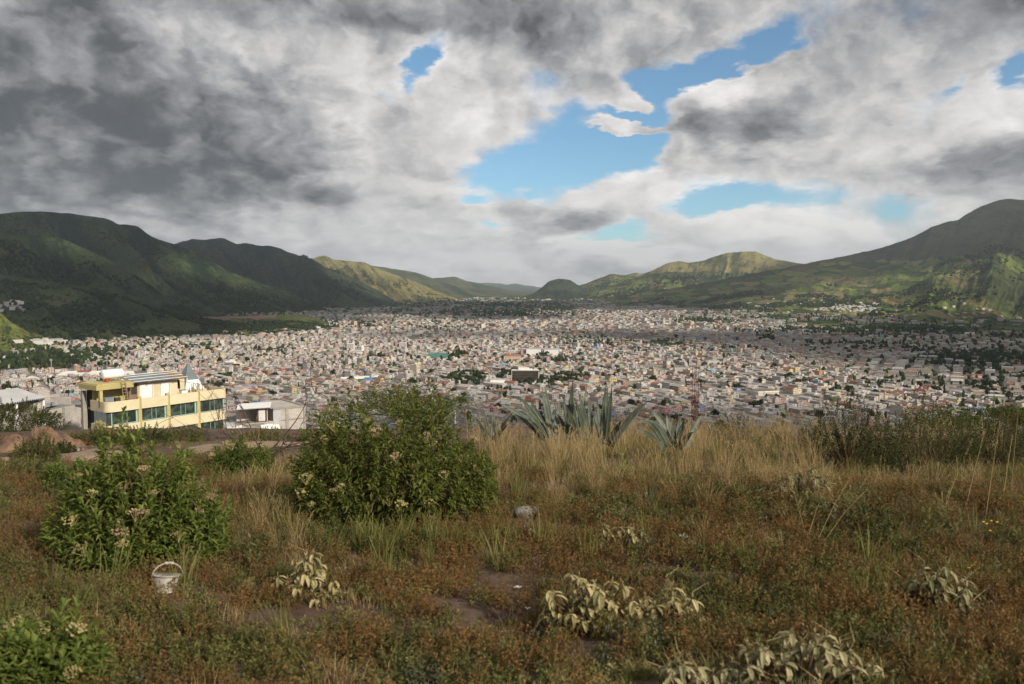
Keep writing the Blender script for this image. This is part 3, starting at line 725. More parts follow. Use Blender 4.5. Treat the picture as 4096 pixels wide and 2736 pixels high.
# ---- individual houses
DIRS = [(30, 'left of the yellow building'), (85, 'beside the yellow building'), (230, 'behind the yellow building'), (310, 'behind pale block house'), (350, 'left of thorn tree'), (470, 'behind flat-topped thorn tree'),
        (505, 'behind the smallest agave'), (545, 'behind the left agave leaves'), (590, 'behind the tallest agave leaves'), (650, 'behind the right agave leaves'), (690, 'left of the red mast'), (720, 'right of the red mast'), (765, 'left of lime green house'), (800, 'beside the lime green house'),
        (860, 'beyond the lime green house'), (930, 'above the right shrubs'), (1030, 'at the far right of town')]
def where(x, y):
    d = next(nm for lim, nm in DIRS if x < lim)
    row = 'nearest row' if y > 421 else 'second row' if y > 413 else 'third row' if y > 406 else 'fourth row' if y > 399 else 'fifth row' if y > 393 else 'farther row'
    return d, row
seen_labels = {}
for k in order[:300]:
    k = int(k); r_ = rot[k]; a, b, h = hw[k], hd[k], hh[k]
    d, row = where(px[k], py[k])
    stn = {1: 'low', 2: 'two-storey', 3: 'three-storey'}.get(int(stor[k]), 'tall')
    lab = f"{WALLS[wi[k]][2]} {stn} house, {ROOFS[ri[k]][2]}, {row}, {d}"
    e = obj('house', None, label=lab, cat='house', group='houses in the near streets', loc=(PLx[k], PLy[k], 0), rot=(0, 0, r_))
    wb = MB(); wc, sc_, rc = tuple(wcol[k]), tuple(side[k]), tuple(rcol[k])
    V = [(-a, -b, -.5), (a, -b, -.5), (a, b, -.5), (-a, b, -.5), (-a, -b, h), (a, -b, h), (a, b, h), (-a, b, h)]
    for f, c in (((0, 1, 5, 4), wc), ((1, 2, 6, 5), sc_), ((2, 3, 7, 6), wc), ((3, 0, 4, 7), sc_)): wb.add([V[i] for i in f], [(0, 1, 2, 3)], c)
    obj('wall', wb.mesh('wall', m_wall), e)
    rb = MB()
    if gable[k]:
        A, B, r = a + .4, b + .4, h + a * .4
        for dz_ in (0, ):
            T = [(-A, -B, h), (A, -B, h), (A, B, h), (-A, B, h), (0, -B, r), (0, B, r)]
            rb.add(T, [(0, 4, 5, 3), (1, 2, 5, 4), (0, 3, 2, 1)], rc); rb.add([T[0], T[1], T[4]], [(0, 1, 2)], wc); rb.add([T[2], T[3], T[5]], [(0, 1, 2)], wc)
    else:
        rb.box((0, 0, h - .12), (2 * a + .3, 2 * b + .3, .22), col=rc)
        for (cx_, cy_, sx_, sy_) in ((0, -b + .08, 2 * a, .16), (0, b - .08, 2 * a, .16), (-a + .08, 0, .16, 2 * b - .34), (a - .08, 0, .16, 2 * b - .34)):
            rb.box((cx_, cy_, h + .36), (sx_, sy_, .72), col=wc)
    obj('roof', rb.mesh('roof', m_wall), e)
    if not gable[k]:
        q = random.random()
        if q < .6:
            hb = MB(); hb.box((random.uniform(-.4, .4) * a, random.uniform(-.5, .5) * b, h + 1.15), (a * .8, b * .55, 2.3), col=sc_ if random.random() < .5 else wc); obj('stair_hut', hb.mesh('stair_hut', m_wall), e)
        if q > .4:
            hb = MB(); hb.lathe([(.55, h), (.6, h + .9), (.45, h + 1.1), (.15, h + 1.15)], (random.uniform(-.6, .6) * a, random.uniform(-.6, .6) * b, 0), 8, col=random.choice([(.05, .06, .08), (.5, .5, .5), (.1, .2, .4)])); obj('water_tank', hb.mesh('water_tank', m_wall), e)
    Vw, Fw = windows_for([k])
    if len(Vw):
        ca, sa = math.cos(-r_), math.sin(-r_); X, Y = Vw[:, 0] - PLx[k], Vw[:, 1] - PLy[k]
        Vw = np.stack([X * ca - Y * sa, X * sa + Y * ca, Vw[:, 2]], -1)
        obj('windows', mesh_np('windows', Vw, Fw, [m_glassdark]), e, kind='stuff')

# ---- landmarks
def flat_tint(name, c, **kw): return simple(name, c, kw.pop('var', .1), kw.pop('scale', .5), **kw)
MW = flat_tint('render_white', (.66, .64, .61)); MK = flat_tint('dark_facade', (.022, .020, .020), rough=.25, spec=.4); MG = flat_tint('plain_grey', (.34, .33, .32)); MRED = flat_tint('tile_red', (.30, .12, .07)); MPINK = flat_tint('facade_peach', (.56, .45, .34))
MYEL = flat_tint('facade_yellow', (.58, .44, .15)); MGRN = flat_tint('sheet_green', (.06, .17, .14)); MBLU = flat_tint('sheet_blue', (.10, .20, .40)); MTURF = flat_tint('turf', (.07, .12, .03)); MZINC = flat_tint('sheet_zinc', (.40, .40, .40)); MLIME = flat_tint('facade_lime', (.42, .56, .12)); MSTEEL = flat_tint('galvanised', (.25, .26, .27)); MTRED = flat_tint('mast_red', (.13, .030, .022)); MTWHITE = flat_tint('mast_white', (.34, .30, .29)); MSEAT = flat_tint('seat_red', (.42, .05, .04))

def frame_px(px0, px1, py_base, rz=None):
    P0, P1 = floor_at(px0, py_base), floor_at(px1, py_base)
    mid = (P0 + P1) / 2; wid = abs(P1[0] - P0[0]); return mid, wid
def landmark(name, label, cat, px0, px1, py_base, rz=0.0):
    mid, wid = frame_px(px0, px1, py_base)
    return obj(name, None, label=label, cat=cat, loc=(mid[0], mid[1], 0), rot=(0, 0, rz)), wid, mid[1] / FPX
def part(parent, name, fn, mat, smooth=False, kind=None, label=None):
    b = MB(); fn(b); return obj(name, b.mesh(name, mat, smooth), parent, kind=kind, label=label)
def rows_of_windows(b, wid, z0, z1, storeys, ncol, y, hw_=.8):
    fl = (z1 - z0) / storeys
    for s_ in range(storeys):
        for c in range(ncol):
            x = -wid / 2 + (c + .5) * wid / ncol
            b.box((x, y, z0 + (s_ + .5) * fl), (hw_ * 2, .12, fl * .5))

# dark glass hotel on its white podium
e, wd, u = landmark('hotel', 'black glass hotel slab on a white podium in the middle of town', 'hotel', 512, 538.5, 384)
part(e, 'podium', lambda b: (b.box((0, 7, 2.2), (wd + 1, 16, 5.4)),), MW)
part(e, 'slab', lambda b: b.box((0, 8, 12.6), (wd, 13, 15.2)), MK)
part(e, 'end_wall', lambda b: (b.box((-wd / 2 - .3, 8, 12.6), (.55, 13.4, 15.6)), b.box((wd / 2 + .3, 8, 12.6), (.55, 13.4, 15.6))), MW)
part(e, 'roof', lambda b: (b.box((0, 8, 20.5), (wd + 1.2, 13.6, .5)), b.box((-2, 9, 22.4), (16, 8, 3.2)), b.box((6, 10, 21.5), (10, 6, 1.6))), MW)
part(e, 'green_trim', lambda b: b.box((wd * .2, 1.3, 19.9), (wd * .55, .3, .6)), MGRN)
MROOM = flat_tint('window_blinds', (.16, .13, .10), var=.5, scale=.4)  # mottled brown tone for the hotel windows
part(e, 'windows', lambda b: rows_of_windows(b, wd - 1, 5.5, 20, 6, 22, 1.42, .42), MROOM, kind='stuff')
part(e, 'wing', lambda b: (b.box((-wd / 2 - 17, 4, 3.6), (31, 18, 7.2)), b.box((-wd / 2 - 22, -6.5, 1.6), (20, 3, 3.2))), MW)
part(e, 'wing', lambda b: b.box((wd / 2 + 8, 4, 2.6), (13, 14, 5.2)), MW)
part(e, 'wing_roof', lambda b: (b.box((-wd / 2 - 17, 4, 7.35), (31.6, 18.6, .3)), b.box((wd / 2 + 8, 4, 5.35), (13.6, 14.6, .3))), MZINC)
# white shopping hall
e, wd, u = landmark('shopping_hall', 'long white windowless hall with a dark gap in its front', 'hall', 521, 558, 355.3)
part(e, 'wall', lambda b: (b.box((-wd / 2 + .34 * wd, 12, 6), (.40 * wd, 30, 13)), b.box((wd / 2 - .19 * wd, 12, 5.8), (.37 * wd, 30, 12.6))), MW)
part(e, 'entrance_block', lambda b: (b.box((-wd / 2 + .07 * wd, 10, 5.5), (.13 * wd, 26, 12)), b.box((wd * .095, 14, 5.6), (.065 * wd, 27, 12))), MG)
part(e, 'sign_panel', lambda b: b.box((-wd / 2 + .11 * wd, -4.0, 8), (.06 * wd, 1.2, 7)), flat_tint('panel_maroon', (.10, .035, .05)))
part(e, 'roof', lambda b: b.box((0, 13, 12.7), (wd * .98, 27, .5)), MZINC)
# peach hotel with red roof
e, wd, u = landmark('peach_hotel', 'peach four storey building with red tiled roof and orange turret', 'hotel', 504.8, 521, 361.6, .04)
part(e, 'wall', lambda b: b.box((0, 6, 5.4), (wd, 13, 11.6)), MPINK)
part(e, 'roof', lambda b: (b.prism([(-wd / 2 - .6, -1), (wd / 2 + .6, -1), (wd / 2 + .6, 13), (-wd / 2 - .6, 13)], 11.2, 11.6), b.add([(-wd / 2 - .6, -1, 11.6), (wd / 2 + .6, -1, 11.6), (wd / 2 + .6, 13, 11.6), (-wd / 2 - .6, 13, 11.6), (-wd / 2 + 4, 6, 14), (wd / 2 - 4, 6, 14)], [(0, 1, 5, 4), (2, 3, 4, 5), (1, 2, 5), (3, 0, 4)])), MRED)
part(e, 'turret', lambda b: b.lathe([(2.6, 11), (2.6, 14.5), (3.0, 14.6), (.2, 17)], (-wd * .2, 4, 0), 8), flat_tint('turret_orange', (.46, .20, .08)))
part(e, 'windows', lambda b: rows_of_windows(b, wd - 1, .3, 11, 4, 12, -.55, .55), m_glassdark, kind='stuff')
part(e, 'balcony', lambda b: [b.box((0, -1.1, z), (wd * .96, 1.0, .35)) for z in (2.9, 5.6, 8.3)], MW, kind='stuff')
# cathedral
e, wd, u = landmark('cathedral', 'white church with a domed lantern above the old roofs', 'church', 354, 367, 354.8)
part(e, 'nave', lambda b: b.box((-2, 9, 3.5), (wd * .9, 16, 7.5)), MW)
part(e, 'roof', lambda b: b.add([(-wd * .5 - 2, 0, 7.2), (wd * .43 - 2, 0, 7.2), (wd * .43 - 2, 18, 7.2), (-wd * .5 - 2, 18, 7.2), (-wd * .5 - 2, 9, 10.4), (wd * .43 - 2, 9, 10.4)], [(0, 1, 5, 4), (2, 3, 4, 5), (1, 2, 5), (3, 0, 4)]), MZINC)
part(e, 'facade', lambda b: (b.box((wd * .42, -.6, 4.5), (7, 3, 9.4)), b.add([(wd * .42 - 3.6, -2.2, 9.2), (wd * .42 + 3.6, -2.2, 9.2), (wd * .42 + 3.6, .9, 9.2), (wd * .42 - 3.6, .9, 9.2), (wd * .42, -2.2, 12), (wd * .42, .9, 12)], [(0, 1, 4), (3, 5, 2), (0, 4, 5, 3), (1, 2, 5, 4)])), flat_tint('church_stone', (.42, .33, .25)))
d_ = part(e, 'tower', lambda b: b.lathe([(3.6, 7), (3.6, 13.5), (4.1, 13.6), (4.1, 14)], (2.5, 8, 0), 10), MW)
part(d_, 'dome', lambda b: b.lathe([(3.9, 14), (3.7, 15.6), (2.8, 17.4), (1.4, 18.6), (.9, 18.8), (.9, 20.2), (.2, 21.3)], (2.5, 8, 0), 12), MW, True)
# two white office towers
for (a_, b_, yb, nm, dark) in ((347, 354, 350.6, 'white banded office tower beside the domed church', 0), (399.7, 407, 348.6, 'white office block with a black flank right of the church', 1)):
    e, wd, u = landmark('office_tower', nm, 'tower', a_, b_, yb); hgt = 7.2 * u if not dark else 6.0 * u
    part(e, 'wall', lambda b: b.box((0, 6, hgt / 2), (wd, 11, hgt)), MW)
    part(e, 'window_band', lambda b: [b.box((0, .45, 2 + q * hgt / 8), (wd * .9, .3, hgt / 20)) for q in range(1, 7)], m_glassdark, kind='stuff')
    part(e, 'roof', lambda b: b.box((0, 6, hgt + .3), (wd * .5, 5, 1.2)), MG)
    if dark: part(e, 'side_wall', lambda b: b.box((wd / 2 + 1.4, 6, hgt / 2 + .5), (2.6, 11.2, hgt + 1)), MK)
# green sheet roofed hall
e, wd, u = landmark('market_hall', 'hall with a wide green sheet roof', 'hall', 428, 446.4, 360.2)
part(e, 'wall', lambda b: b.box((0, 15, 2.6), (wd, 28, 5.6)), MW)
part(e, 'roof', lambda b: b.add([(-wd / 2 - 1, -1, 5.2), (wd / 2 + 1, -1, 5.2), (wd / 2 + 1, 31, 5.2), (-wd / 2 - 1, 31, 5.2), (-wd / 2 - 1, 15, 12.5), (wd / 2 + 1, 15, 12.5)], [(0, 1, 5, 4), (2, 3, 4, 5), (1, 2, 5), (3, 0, 4)]), MGRN)
# playing field with a long white wall
P0, P1 = floor_at(341, 379.6), floor_at(393, 377.2)
dv = P1 - P0; L_ = float(np.hypot(dv[0], dv[1])); an = math.atan2(dv[1], dv[0])
e = obj('field_wall', None, label='long white boundary wall behind a green playing field', cat='wall', loc=(P0[0], P0[1], 0), rot=(0, 0, an))
part(e, 'wall', lambda b: [b.box((L_ * (k + .5) / 12, 0, 1.8), (L_ / 12 - .3, .4, 4.4)) for k in range(12)], MW, kind='stuff')
part(e, 'pier', lambda b: [b.box((L_ * k / 12, -.05, 2.0), (.5, .7, 4.8)) for k in range(13)], MW, kind='stuff')
tb = MB(); tb.poly([(P0[0], P0[1] - 1, .08), (P0[0] + 4, P0[1] - 40, .08), (P1[0] + 4, P1[1] - 44, .08), (P1[0], P1[1] - 1, .08)])
obj('playing_field', tb.mesh('playing_field', MTURF), kind='structure')
e, wd, u = landmark('sports_hall', 'low hall with a bright blue sheet roof by the playing field', 'hall', 364, 375.5, 382)
part(e, 'wall', lambda b: b.box((0, 8, 1.5), (wd, 14, 3.6)), MW)
part(e, 'roof', lambda b: b.add([(-wd / 2 - .5, 0, 3.2), (wd / 2 + .5, 0, 3.2), (wd / 2 + .5, 16, 3.2), (-wd / 2 - .5, 16, 3.2), (-wd / 2 - .5, 8, 6.4), (wd / 2 + .5, 8, 6.4)], [(0, 1, 5, 4), (2, 3, 4, 5), (1, 2, 5), (3, 0, 4)]), MBLU)
# two yellow buildings
for (a_, b_, yb, hp, nm) in ((591, 599, 382, 5.6, 'yellow house with a stepped gable left of the pair'), (609.5, 621, 383, 4.4, 'wider yellow building with a grey roof and balconies')):
    e, wd, u = landmark('yellow_house', nm, 'house', a_, b_, yb, .08); hgt = hp * u
    part(e, 'wall', lambda b: b.box((0, 6, hgt / 2), (wd, 11, hgt)), MYEL)
    part(e, 'roof', lambda b: (b.box((0, 6, hgt + .15), (wd + .5, 11.5, .3)), b.box((-wd * .2, 7, hgt + 1.2), (wd * .4, 5, 2))), MG)
    part(e, 'windows', lambda b: rows_of_windows(b, wd * .9, .5, hgt, 3 if hp > 5 else 2, 5, .45, .6), m_glassdark, kind='stuff')
# white building with black bands
e, wd, u = landmark('banded_building', 'white stepped office with black window bands left of centre', 'office', 225, 240, 367)
part(e, 'wall', lambda b: (b.box((-wd * .2, 6, 5), (wd * .6, 12, 11)), b.box((wd * .3, 6, 3.2), (wd * .4, 11, 7))), MW)
part(e, 'window_band', lambda b: ([b.box((-wd * .2, -.3, z), (wd * .62, 1.0, 1.3)) for z in (2.4, 4.9, 7.4)], b.box((wd * .3, .2, 4.6), (wd * .41, 1, 2.6))), MK, kind='stuff')
part(e, 'roof', lambda b: b.box((-wd * .1, 7, 11.8), (wd * .28, 6, 3)), MW)
# white apartment blocks
for (a_, b_, yb, hp, nm) in ((707.8, 719, 365.2, 4.8, 'white apartment block with tall window strips above the red mast'), (675, 684.5, 372.6, 5.0, 'white apartment block left of the red mast')):
    e, wd, u = landmark('apartment_block', nm, 'apartments', a_, b_, yb, -.1); hgt = hp * u
    part(e, 'wall', lambda b: b.box((0, 6, hgt / 2), (wd, 11, hgt)), MW)
    part(e, 'roof', lambda b: b.box((0, 6, hgt + .2), (wd + .4, 11.4, .4)), MG)
    part(e, 'windows', lambda b: rows_of_windows(b, wd * .94, .4, hgt, 4, 8, .45, .55), m_glassdark, kind='stuff')
# warehouse
e, wd, u = landmark('warehouse', 'wide low warehouse with a dark roof and pale fascia', 'warehouse', 753, 783, 395.6, .3)
part(e, 'wall', lambda b: b.box((0, 14, 2.4), (wd * .8, 30, 6)), flat_tint('shed_cream', (.50, .46, .38)))
part(e, 'fascia', lambda b: (b.box((0, -1.2, 5.6), (wd * .8 + .6, .5, 1.5)), b.box((wd * .4 + .2, 14, 5.6), (.5, 30.6, 1.5)), b.box((-wd * .4 - .2, 14, 5.6), (.5, 30.6, 1.5))), MW)
part(e, 'roof', lambda b: b.add([(-wd * .4, -1, 5.6), (wd * .4, -1, 5.6), (wd * .4, 29, 5.6), (-wd * .4, 29, 5.6), (-wd * .4, 14, 7.2), (wd * .4, 14, 7.2)], [(0, 1, 5, 4), (2, 3, 4, 5), (1, 2, 5), (3, 0, 4)]), flat_tint('roof_rust', (.17, .14, .12)))
# lime green house
e, wd, u = landmark('lime_house', 'grey block house with a lime green end wall by the curving road', 'house', 769.5, 788.5, 417.5, .45)
part(e, 'wall', lambda b: (b.box((-1.6, 4, 3.2), (wd * .75, 11, 7.2)), b.box((-4, 5, 8.1), (wd * .4, 8, 2.8)), b.box((-wd * .45, -1, 1.4), (6, 6, 3.6))), MG)
part(e, 'end_wall', lambda b: b.box((wd * .375 - 1.4, 4, 3.9), (.5, 11.4, 8.4)), MLIME)
part(e, 'roof', lambda b: (b.box((-1.6, 4, 6.95), (wd * .75 + .5, 11.4, .3)), b.box((-4, 5, 9.65), (wd * .4 + .4, 8.4, .3))), flat_tint('roof_slab', (.36, .35, .34)))
part(e, 'windows', lambda b: ([b.box((wd * .375 - 1.1, 1 + 2 * q, 3.6), (.1, 1.1, 1.4)) for q in range(4)], [b.box((-5 + 3 * q, 1.0, 8.2), (1, .12, 1.2)) for q in range(2)]), m_glassdark, kind='stuff')
# stadium with red seats and floodlights
e, wd, u = landmark('grandstand', 'low stadium stand with white tiers and red seats', 'grandstand', 57, 135, 375.5)
part(e, 'tier', lambda b: [b.box((0, 3 * q, 1.0 + 1.1 * q), (wd - 4 * q, 2.9, 2.2)) for q in range(5)], MW, kind='stuff')
part(e, 'seats', lambda b: (b.box((-wd * .18, 8, 6.4), (wd * .16, 5, 1.2)), b.box((wd * .15, 9, 6.2), (wd * .1, 5, 1.0))), MSEAT)
part(e, 'roof', lambda b: b.add([(-wd * .5, 10, 6), (-wd * .3, 10, 9.5), (-wd * .3, 22, 9.5), (-wd * .5, 22, 6)], [(0, 1, 2, 3)]), MZINC)
for a_, yb, ht, nm in ((52, 374, 15, 'tall floodlight mast nearest the left edge of the stadium'), (87, 371.5, 11, 'middle floodlight mast behind the stadium'), (107.5, 371.5, 15, 'floodlight mast behind the stadium right end')):
    P = floor_at(a_, yb); u = P[1] / FPX
    e = obj('floodlight_mast', None, label=nm, cat='mast', group='stadium floodlights', loc=P)
    part(e, 'pole', lambda b: b.tube([(0, 0, 0), (0, 0, ht * u)], [.9, .5], 6), MSTEEL)
    part(e, 'lamp_panel', lambda b: b.box((0, -.4, ht * u - 1.5), (4, .5, 4)), MSTEEL)

# near lattice mast on the slope below the hill
Pm = at(695.6, 366, 150.0); zb = float(hill_z(Pm[0], 150.0)); hgt = Pm[2] - zb
e = obj('lattice_mast', None, label='red and white lattice radio mast standing up in front of the town', cat='mast', loc=(Pm[0], 150.0, zb), rot=(0, 0, .35))
ws = .42
nseg = int(hgt / 1.1)
for (sx, sy) in ((-1, -1), (1, -1), (1, 1), (-1, 1)):
    part(e, 'leg', lambda b: b.tube([(sx * ws, sy * ws, 0), (sx * ws, sy * ws, hgt)], .042, 6), MTRED)
def lattice(b, lo, hi):
    for k in range(lo, hi):
        z0, z1 = k * 1.1, (k + 1) * 1.1
        C = [(-ws, -ws), (ws, -ws), (ws, ws), (-ws, ws)]
        for q in range(4):
            p, r = C[q], C[(q + 1) % 4]
            b.tube([(p[0], p[1], z0), (r[0], r[1], z1)], .02, 4); b.tube([(r[0], r[1], z0), (p[0], p[1], z1)], .02, 4); b.tube([(p[0], p[1], z1), (r[0], r[1], z1)], .02, 4)
for lo in range(0, nseg, 4):
    part(e, 'lattice_section', lambda b: lattice(b, lo, min(lo + 4, nseg)), MTWHITE if (lo // 4) % 3 == 1 else MTRED, kind='stuff')

# utility poles rising in front of the town
m_pole = simple('pole_concrete', (.34, .33, .32), .15, 4)
for a_, yt, Y_, nm in ((317.5, 411, 60, 'thin grey pole left of the yellow flowering bush'), (455, 402, 130, 'concrete utility pole behind the thorn tree'), (764, 386, 260, 'slim pale pole in front of the warehouse'), (704, 393, 300, 'short pole left of the warehouse street'), (934, 398, 180, 'pole above the shrubs at the right')):
    Pt = at(a_, yt, Y_); zb = float(hill_z(Pt[0], Y_)); hgt = Pt[2] - zb
    e = obj('utility_pole', None, label=nm, cat='pole', group='poles on the slope', loc=(Pt[0], Y_, zb))
    part(e, 'shaft', lambda b: b.tube([(0, 0, -.5), (0, 0, hgt)], [.17, .11], 8), m_pole)
    part(e, 'crossarm', lambda b: b.box((0, 0, hgt - .5), (1.1, .1, .1)), m_pole)

# roads seen between the houses
m_road = simple('asphalt', (.15, .145, .14), .2, .2)
def road(pts, wdt):
    P = [floor_at(a, b)[:2] for a, b in pts]; P = np.array(P); V = []
    tt = np.linspace(0, len(P) - 1, len(P) * 8); xs = np.interp(tt, np.arange(len(P)), P[:, 0]); ys = np.interp(tt, np.arange(len(P)), P[:, 1])
    dx_ = np.gradient(xs); dy_ = np.gradient(ys); L_ = np.hypot(dx_, dy_)
    n_ = np.stack([-dy_ / L_, dx_ / L_], -1) * wdt / 2
    A = np.stack([xs + n_[:, 0], ys + n_[:, 1], np.full_like(xs, .12)], -1); B = np.stack([xs - n_[:, 0], ys - n_[:, 1], np.full_like(xs, .12)], -1)
    k = np.arange(len(xs) - 1); n = len(xs)
    obj('road', mesh_np('road', np.concatenate([A, B]), np.stack([k, k + n, k + n + 1, k + 1], -1)[:, ::-1], [m_road]), kind='structure')
road([(770, 430), (785, 424), (800, 418), (830, 414)], 9)
road([(942, 372), (936, 367), (929, 361)], 12)
road([(770, 352), (850, 346), (905, 343)], 16)
road([(860, 378), (882, 371), (900, 366)], 9)
print('city', N, time.time() - T0)

# ================================================================== trees of the town, the valley and the slopes
m_crown, t, bs, _ = new_mat('tree_crowns')
ta = t.node('ShaderNodeAttribute'); ta.attribute_name = 'tint'
co = t.node('ShaderNodeNewGeometry').outputs['Position']
g = t.lin(t.noise(co, .8, 3, .7), .25, .75, .45, 1.5)
t.l.new(t.mix(1.0, ta.outputs['Color'], t.comb(g, g, g), 'MULTIPLY'), bs.inputs['Base Color']); bs.inputs['Roughness'].default_value = .9; bs.inputs['Specular IOR Level'].default_value = .05
m_crown_obj = leafy('town_tree_leaves', [(.014, .022, .010), (.024, .036, .014), (.036, .050, .018), (.055, .065, .024)], trans=.15, nscale=.5)
m_bark = simple('bark', (.10, .075, .055), .3, 8, bmp=.4)

def icosa():
    p = (1 + 5 ** .5) / 2
    V = np.array([(-1, p, 0), (1, p, 0), (-1, -p, 0), (1, -p, 0), (0, -1, p), (0, 1, p), (0, -1, -p), (0, 1, -p), (p, 0, -1), (p, 0, 1), (-p, 0, -1), (-p, 0, 1)], float)
    F = np.array([(0, 11, 5), (0, 5, 1), (0, 1, 7), (0, 7, 10), (0, 10, 11), (1, 5, 9), (5, 11, 4), (11, 10, 2), (10, 7, 6), (7, 1, 8), (3, 9, 4), (3, 4, 2), (3, 2, 6), (3, 6, 8), (3, 8, 9), (4, 9, 5), (2, 4, 11), (6, 2, 10), (8, 6, 7), (9, 8, 1)])
    return V / np.linalg.norm(V[0]), F
IV, IF = icosa()
def blob_trees(name, P, r, h, col, label, lumps=2):
    """many small tree crowns in one mesh; P (n,3) feet"""
    n = len(P)
    Vs = []; Fs = []; Cs = []
    off = 0
    for q in range(lumps):
        k = rng.uniform(.55, 1.35, (n, 12, 1)); rr = r * (1 if q == 0 else rng.uniform(.5, .8, n))
        c = P + np.stack([rng.normal(0, .45, n) * r * (q > 0), rng.normal(0, .45, n) * r * (q > 0), h * (.52 if q == 0 else .62)], -1)
        V = c[:, None] + IV[None] * k * np.stack([rr, rr, h * (.5 if q == 0 else .36)], -1)[:, None]
        Vs.append(V.reshape(-1, 3)); Fs.append(((np.arange(n) * 12)[:, None, None] + IF[None]).reshape(-1, 3) + off); off += n * 12
        Cs.append(np.repeat(col, 20, 0))
    return obj(name, mesh_np(name, np.concatenate(Vs), np.concatenate(Fs), [m_crown], colors=np.concatenate(Cs)), kind='stuff', label=label)

def greens(n, lo=.7, hi=1.4):
    base = np.array([(.020, .032, .013), (.028, .042, .016), (.038, .050, .018), (.022, .034, .018)])
    return base[rng.integers(0, 4, n)] * rng.uniform(lo, hi, (n, 1))

# valley floor
n = 26000
tx = rng.uniform(-10, 1034, n); ty = 297 + 131 * rng.random(n) ** 1.35
k = (ty - 342) / FPX; kk = ST + k * CT; tt = HC / (ST + k * CT)
TX = tt * (tx - 512) / FPX; TY = tt * (CT - k * ST)
un = urban(tx, ty)
wood = fbm(TX / 420, TY / 420, 4, 501); hedge = fbm(TX / 90, TY / 60, 3, 505)
pr = np.where(un > .8, .028 + .30 * (hedge > .72), 0) + (1 - un) * np.clip((wood - .36) * 5, .10, 1) * np.clip((hedge - .30) * 4, .15, 1)
pr = np.where((ty > 395), pr * .4, pr)
ok = rng.random(n) < pr
for X, Y, rx, ry in CLEAR: ok &= ~((np.abs(TX - X) < rx) & (np.abs(TY - Y) < ry))
T = [np.stack([TX[ok], TY[ok]], -1)]
CL = [(60, 360, 45, 8, 260), (95, 352, 30, 6, 90), (20, 366, 20, 6, 60), (150, 345, 40, 4, 60), (462, 380, 22, 5.5, 120), (566, 379.5, 18, 3.6, 90), (455, 357.5, 14, 3.5, 60), (530, 383.5, 18, 2, 26), (665, 345, 24, 3.5, 130), (600, 345, 30, 2.5, 70),
      (560, 361.5, 22, 2, 40), (975, 358, 46, 5, 300), (766, 339, 9, 3, 90), (735, 350, 40, 2, 60), (900, 350, 60, 3, 120), (850, 345, 50, 2.5, 90), (545, 357, 6, 3, 20), (600, 371, 5, 2, 4), (582, 372, 5, 2, 4), (275, 352, 20, 2, 40), (200, 348, 25, 3, 60), (560, 340, 50, 2, 50),
      (985, 385, 20, 5, 20), (880, 388, 12, 3, 10), (730, 388, 10, 2.5, 8), (850, 390, 14, 3, 12), (810, 384, 20, 2, 14), (505, 376, 12, 3, 18), (440, 330, 40, 3, 160), (370, 325, 20, 3, 120), (330, 325, 10, 4, 90), (520, 314, 60, 4, 500), (700, 322, 30, 4, 160), (480, 305, 90, 3, 600), (800, 330, 60, 4, 250), (900, 330, 90, 5, 450)]
for cx_, cy_, rx, ry, m_ in CL:
    a = rng.normal(0, .5, (m_, 2)) * (rx, ry) + (cx_, cy_); a[:, 1] = np.maximum(a[:, 1], 297)
    P = np.array([floor_at(u, v)[:2] for u, v in a]); T.append(P)
T = np.concatenate(T); n = len(T)
h = rng.uniform(5, 11, n) * np.where(T[:, 1] > 3000, 1.25, 1); r = h * rng.uniform(.30, .55, n)
tall = rng.random(n) < .12; h = np.where(tall, h * 1.5, h); r = np.where(tall, r * .7, r)
vis_t = (r * h) / T[:, 1] ** 2
tpx, tpy, _f = to_px(np.stack([T[:, 0], T[:, 1], np.zeros(n)], -1))
okv = (tpy < 424) & (tpx > 2) & (tpx < 1022)
ordt = np.argsort(-vis_t * okv); bigt = np.zeros(n, bool); bigt[ordt[:240]] = True
s = ~bigt
far = T[:, 1] > 2300
blob_trees('woodland', np.concatenate([T[s & ~far], np.zeros(((s & ~far).sum(), 1))], 1), r[s & ~far], h[s & ~far], greens((s & ~far).sum()), 'trees standing between the houses of the town', 2)
blob_trees('woodland', np.concatenate([T[s & far], np.zeros(((s & far).sum(), 1))], 1), r[s & far], h[s & far], greens((s & far).sum()), 'woods and hedges of the far valley floor', 1)

# individual town trees
def crown_mesh(seed, tall=False):
    rg = np.random.default_rng(seed); V = []; F = []
    L = [(rg.normal(0, .42), rg.normal(0, .42), rg.uniform(.35, .85), rg.uniform(.28, .5)) for _ in range(9)]
    if tall: L = [(rg.normal(0, .14), rg.normal(0, .14), z, .34 * (1.08 - z)) for z in np.linspace(.18, .98, 11)]
    for (x, y, z, q) in L:
        m_ = 34
        d = rg.normal(0, 1, (m_, 3)); d /= np.linalg.norm(d, axis=1)[:, None]; p = np.array((x, y, z)) + d * np.array((q, q, q * .55)) * rg.uniform(.6, 1.05, (m_, 1))
        for c in p:
            a = rg.normal(0, 1, 3); a /= np.linalg.norm(a); b = np.cross(a, rg.normal(0, 1, 3)); b /= np.linalg.norm(b); e_ = .15
            i = len(V); V += [c + a * e_, c - a * e_ * .5 + b * e_ * .8, c - a * e_ * .5 - b * e_ * .8]; F.append((i, i + 1, i + 2))
    return mesh_np('crown', np.array(V), np.array(F), [m_crown_obj])
CRN = [crown_mesh(1), crown_mesh(2), crown_mesh(3), crown_mesh(4, True)]
b = MB(); b.tube([(0, 0, -.05), (.02, 0, .3), (0, .02, .75)], [.05, .04, .02], 6); b.tube([(.02, 0, .3), (.25, .1, .6)], [.03, .012], 5); b.tube([(.01, 0, .35), (-.2, -.12, .62)], [.03, .012], 5)
TRK = b.mesh('trunk', m_bark)
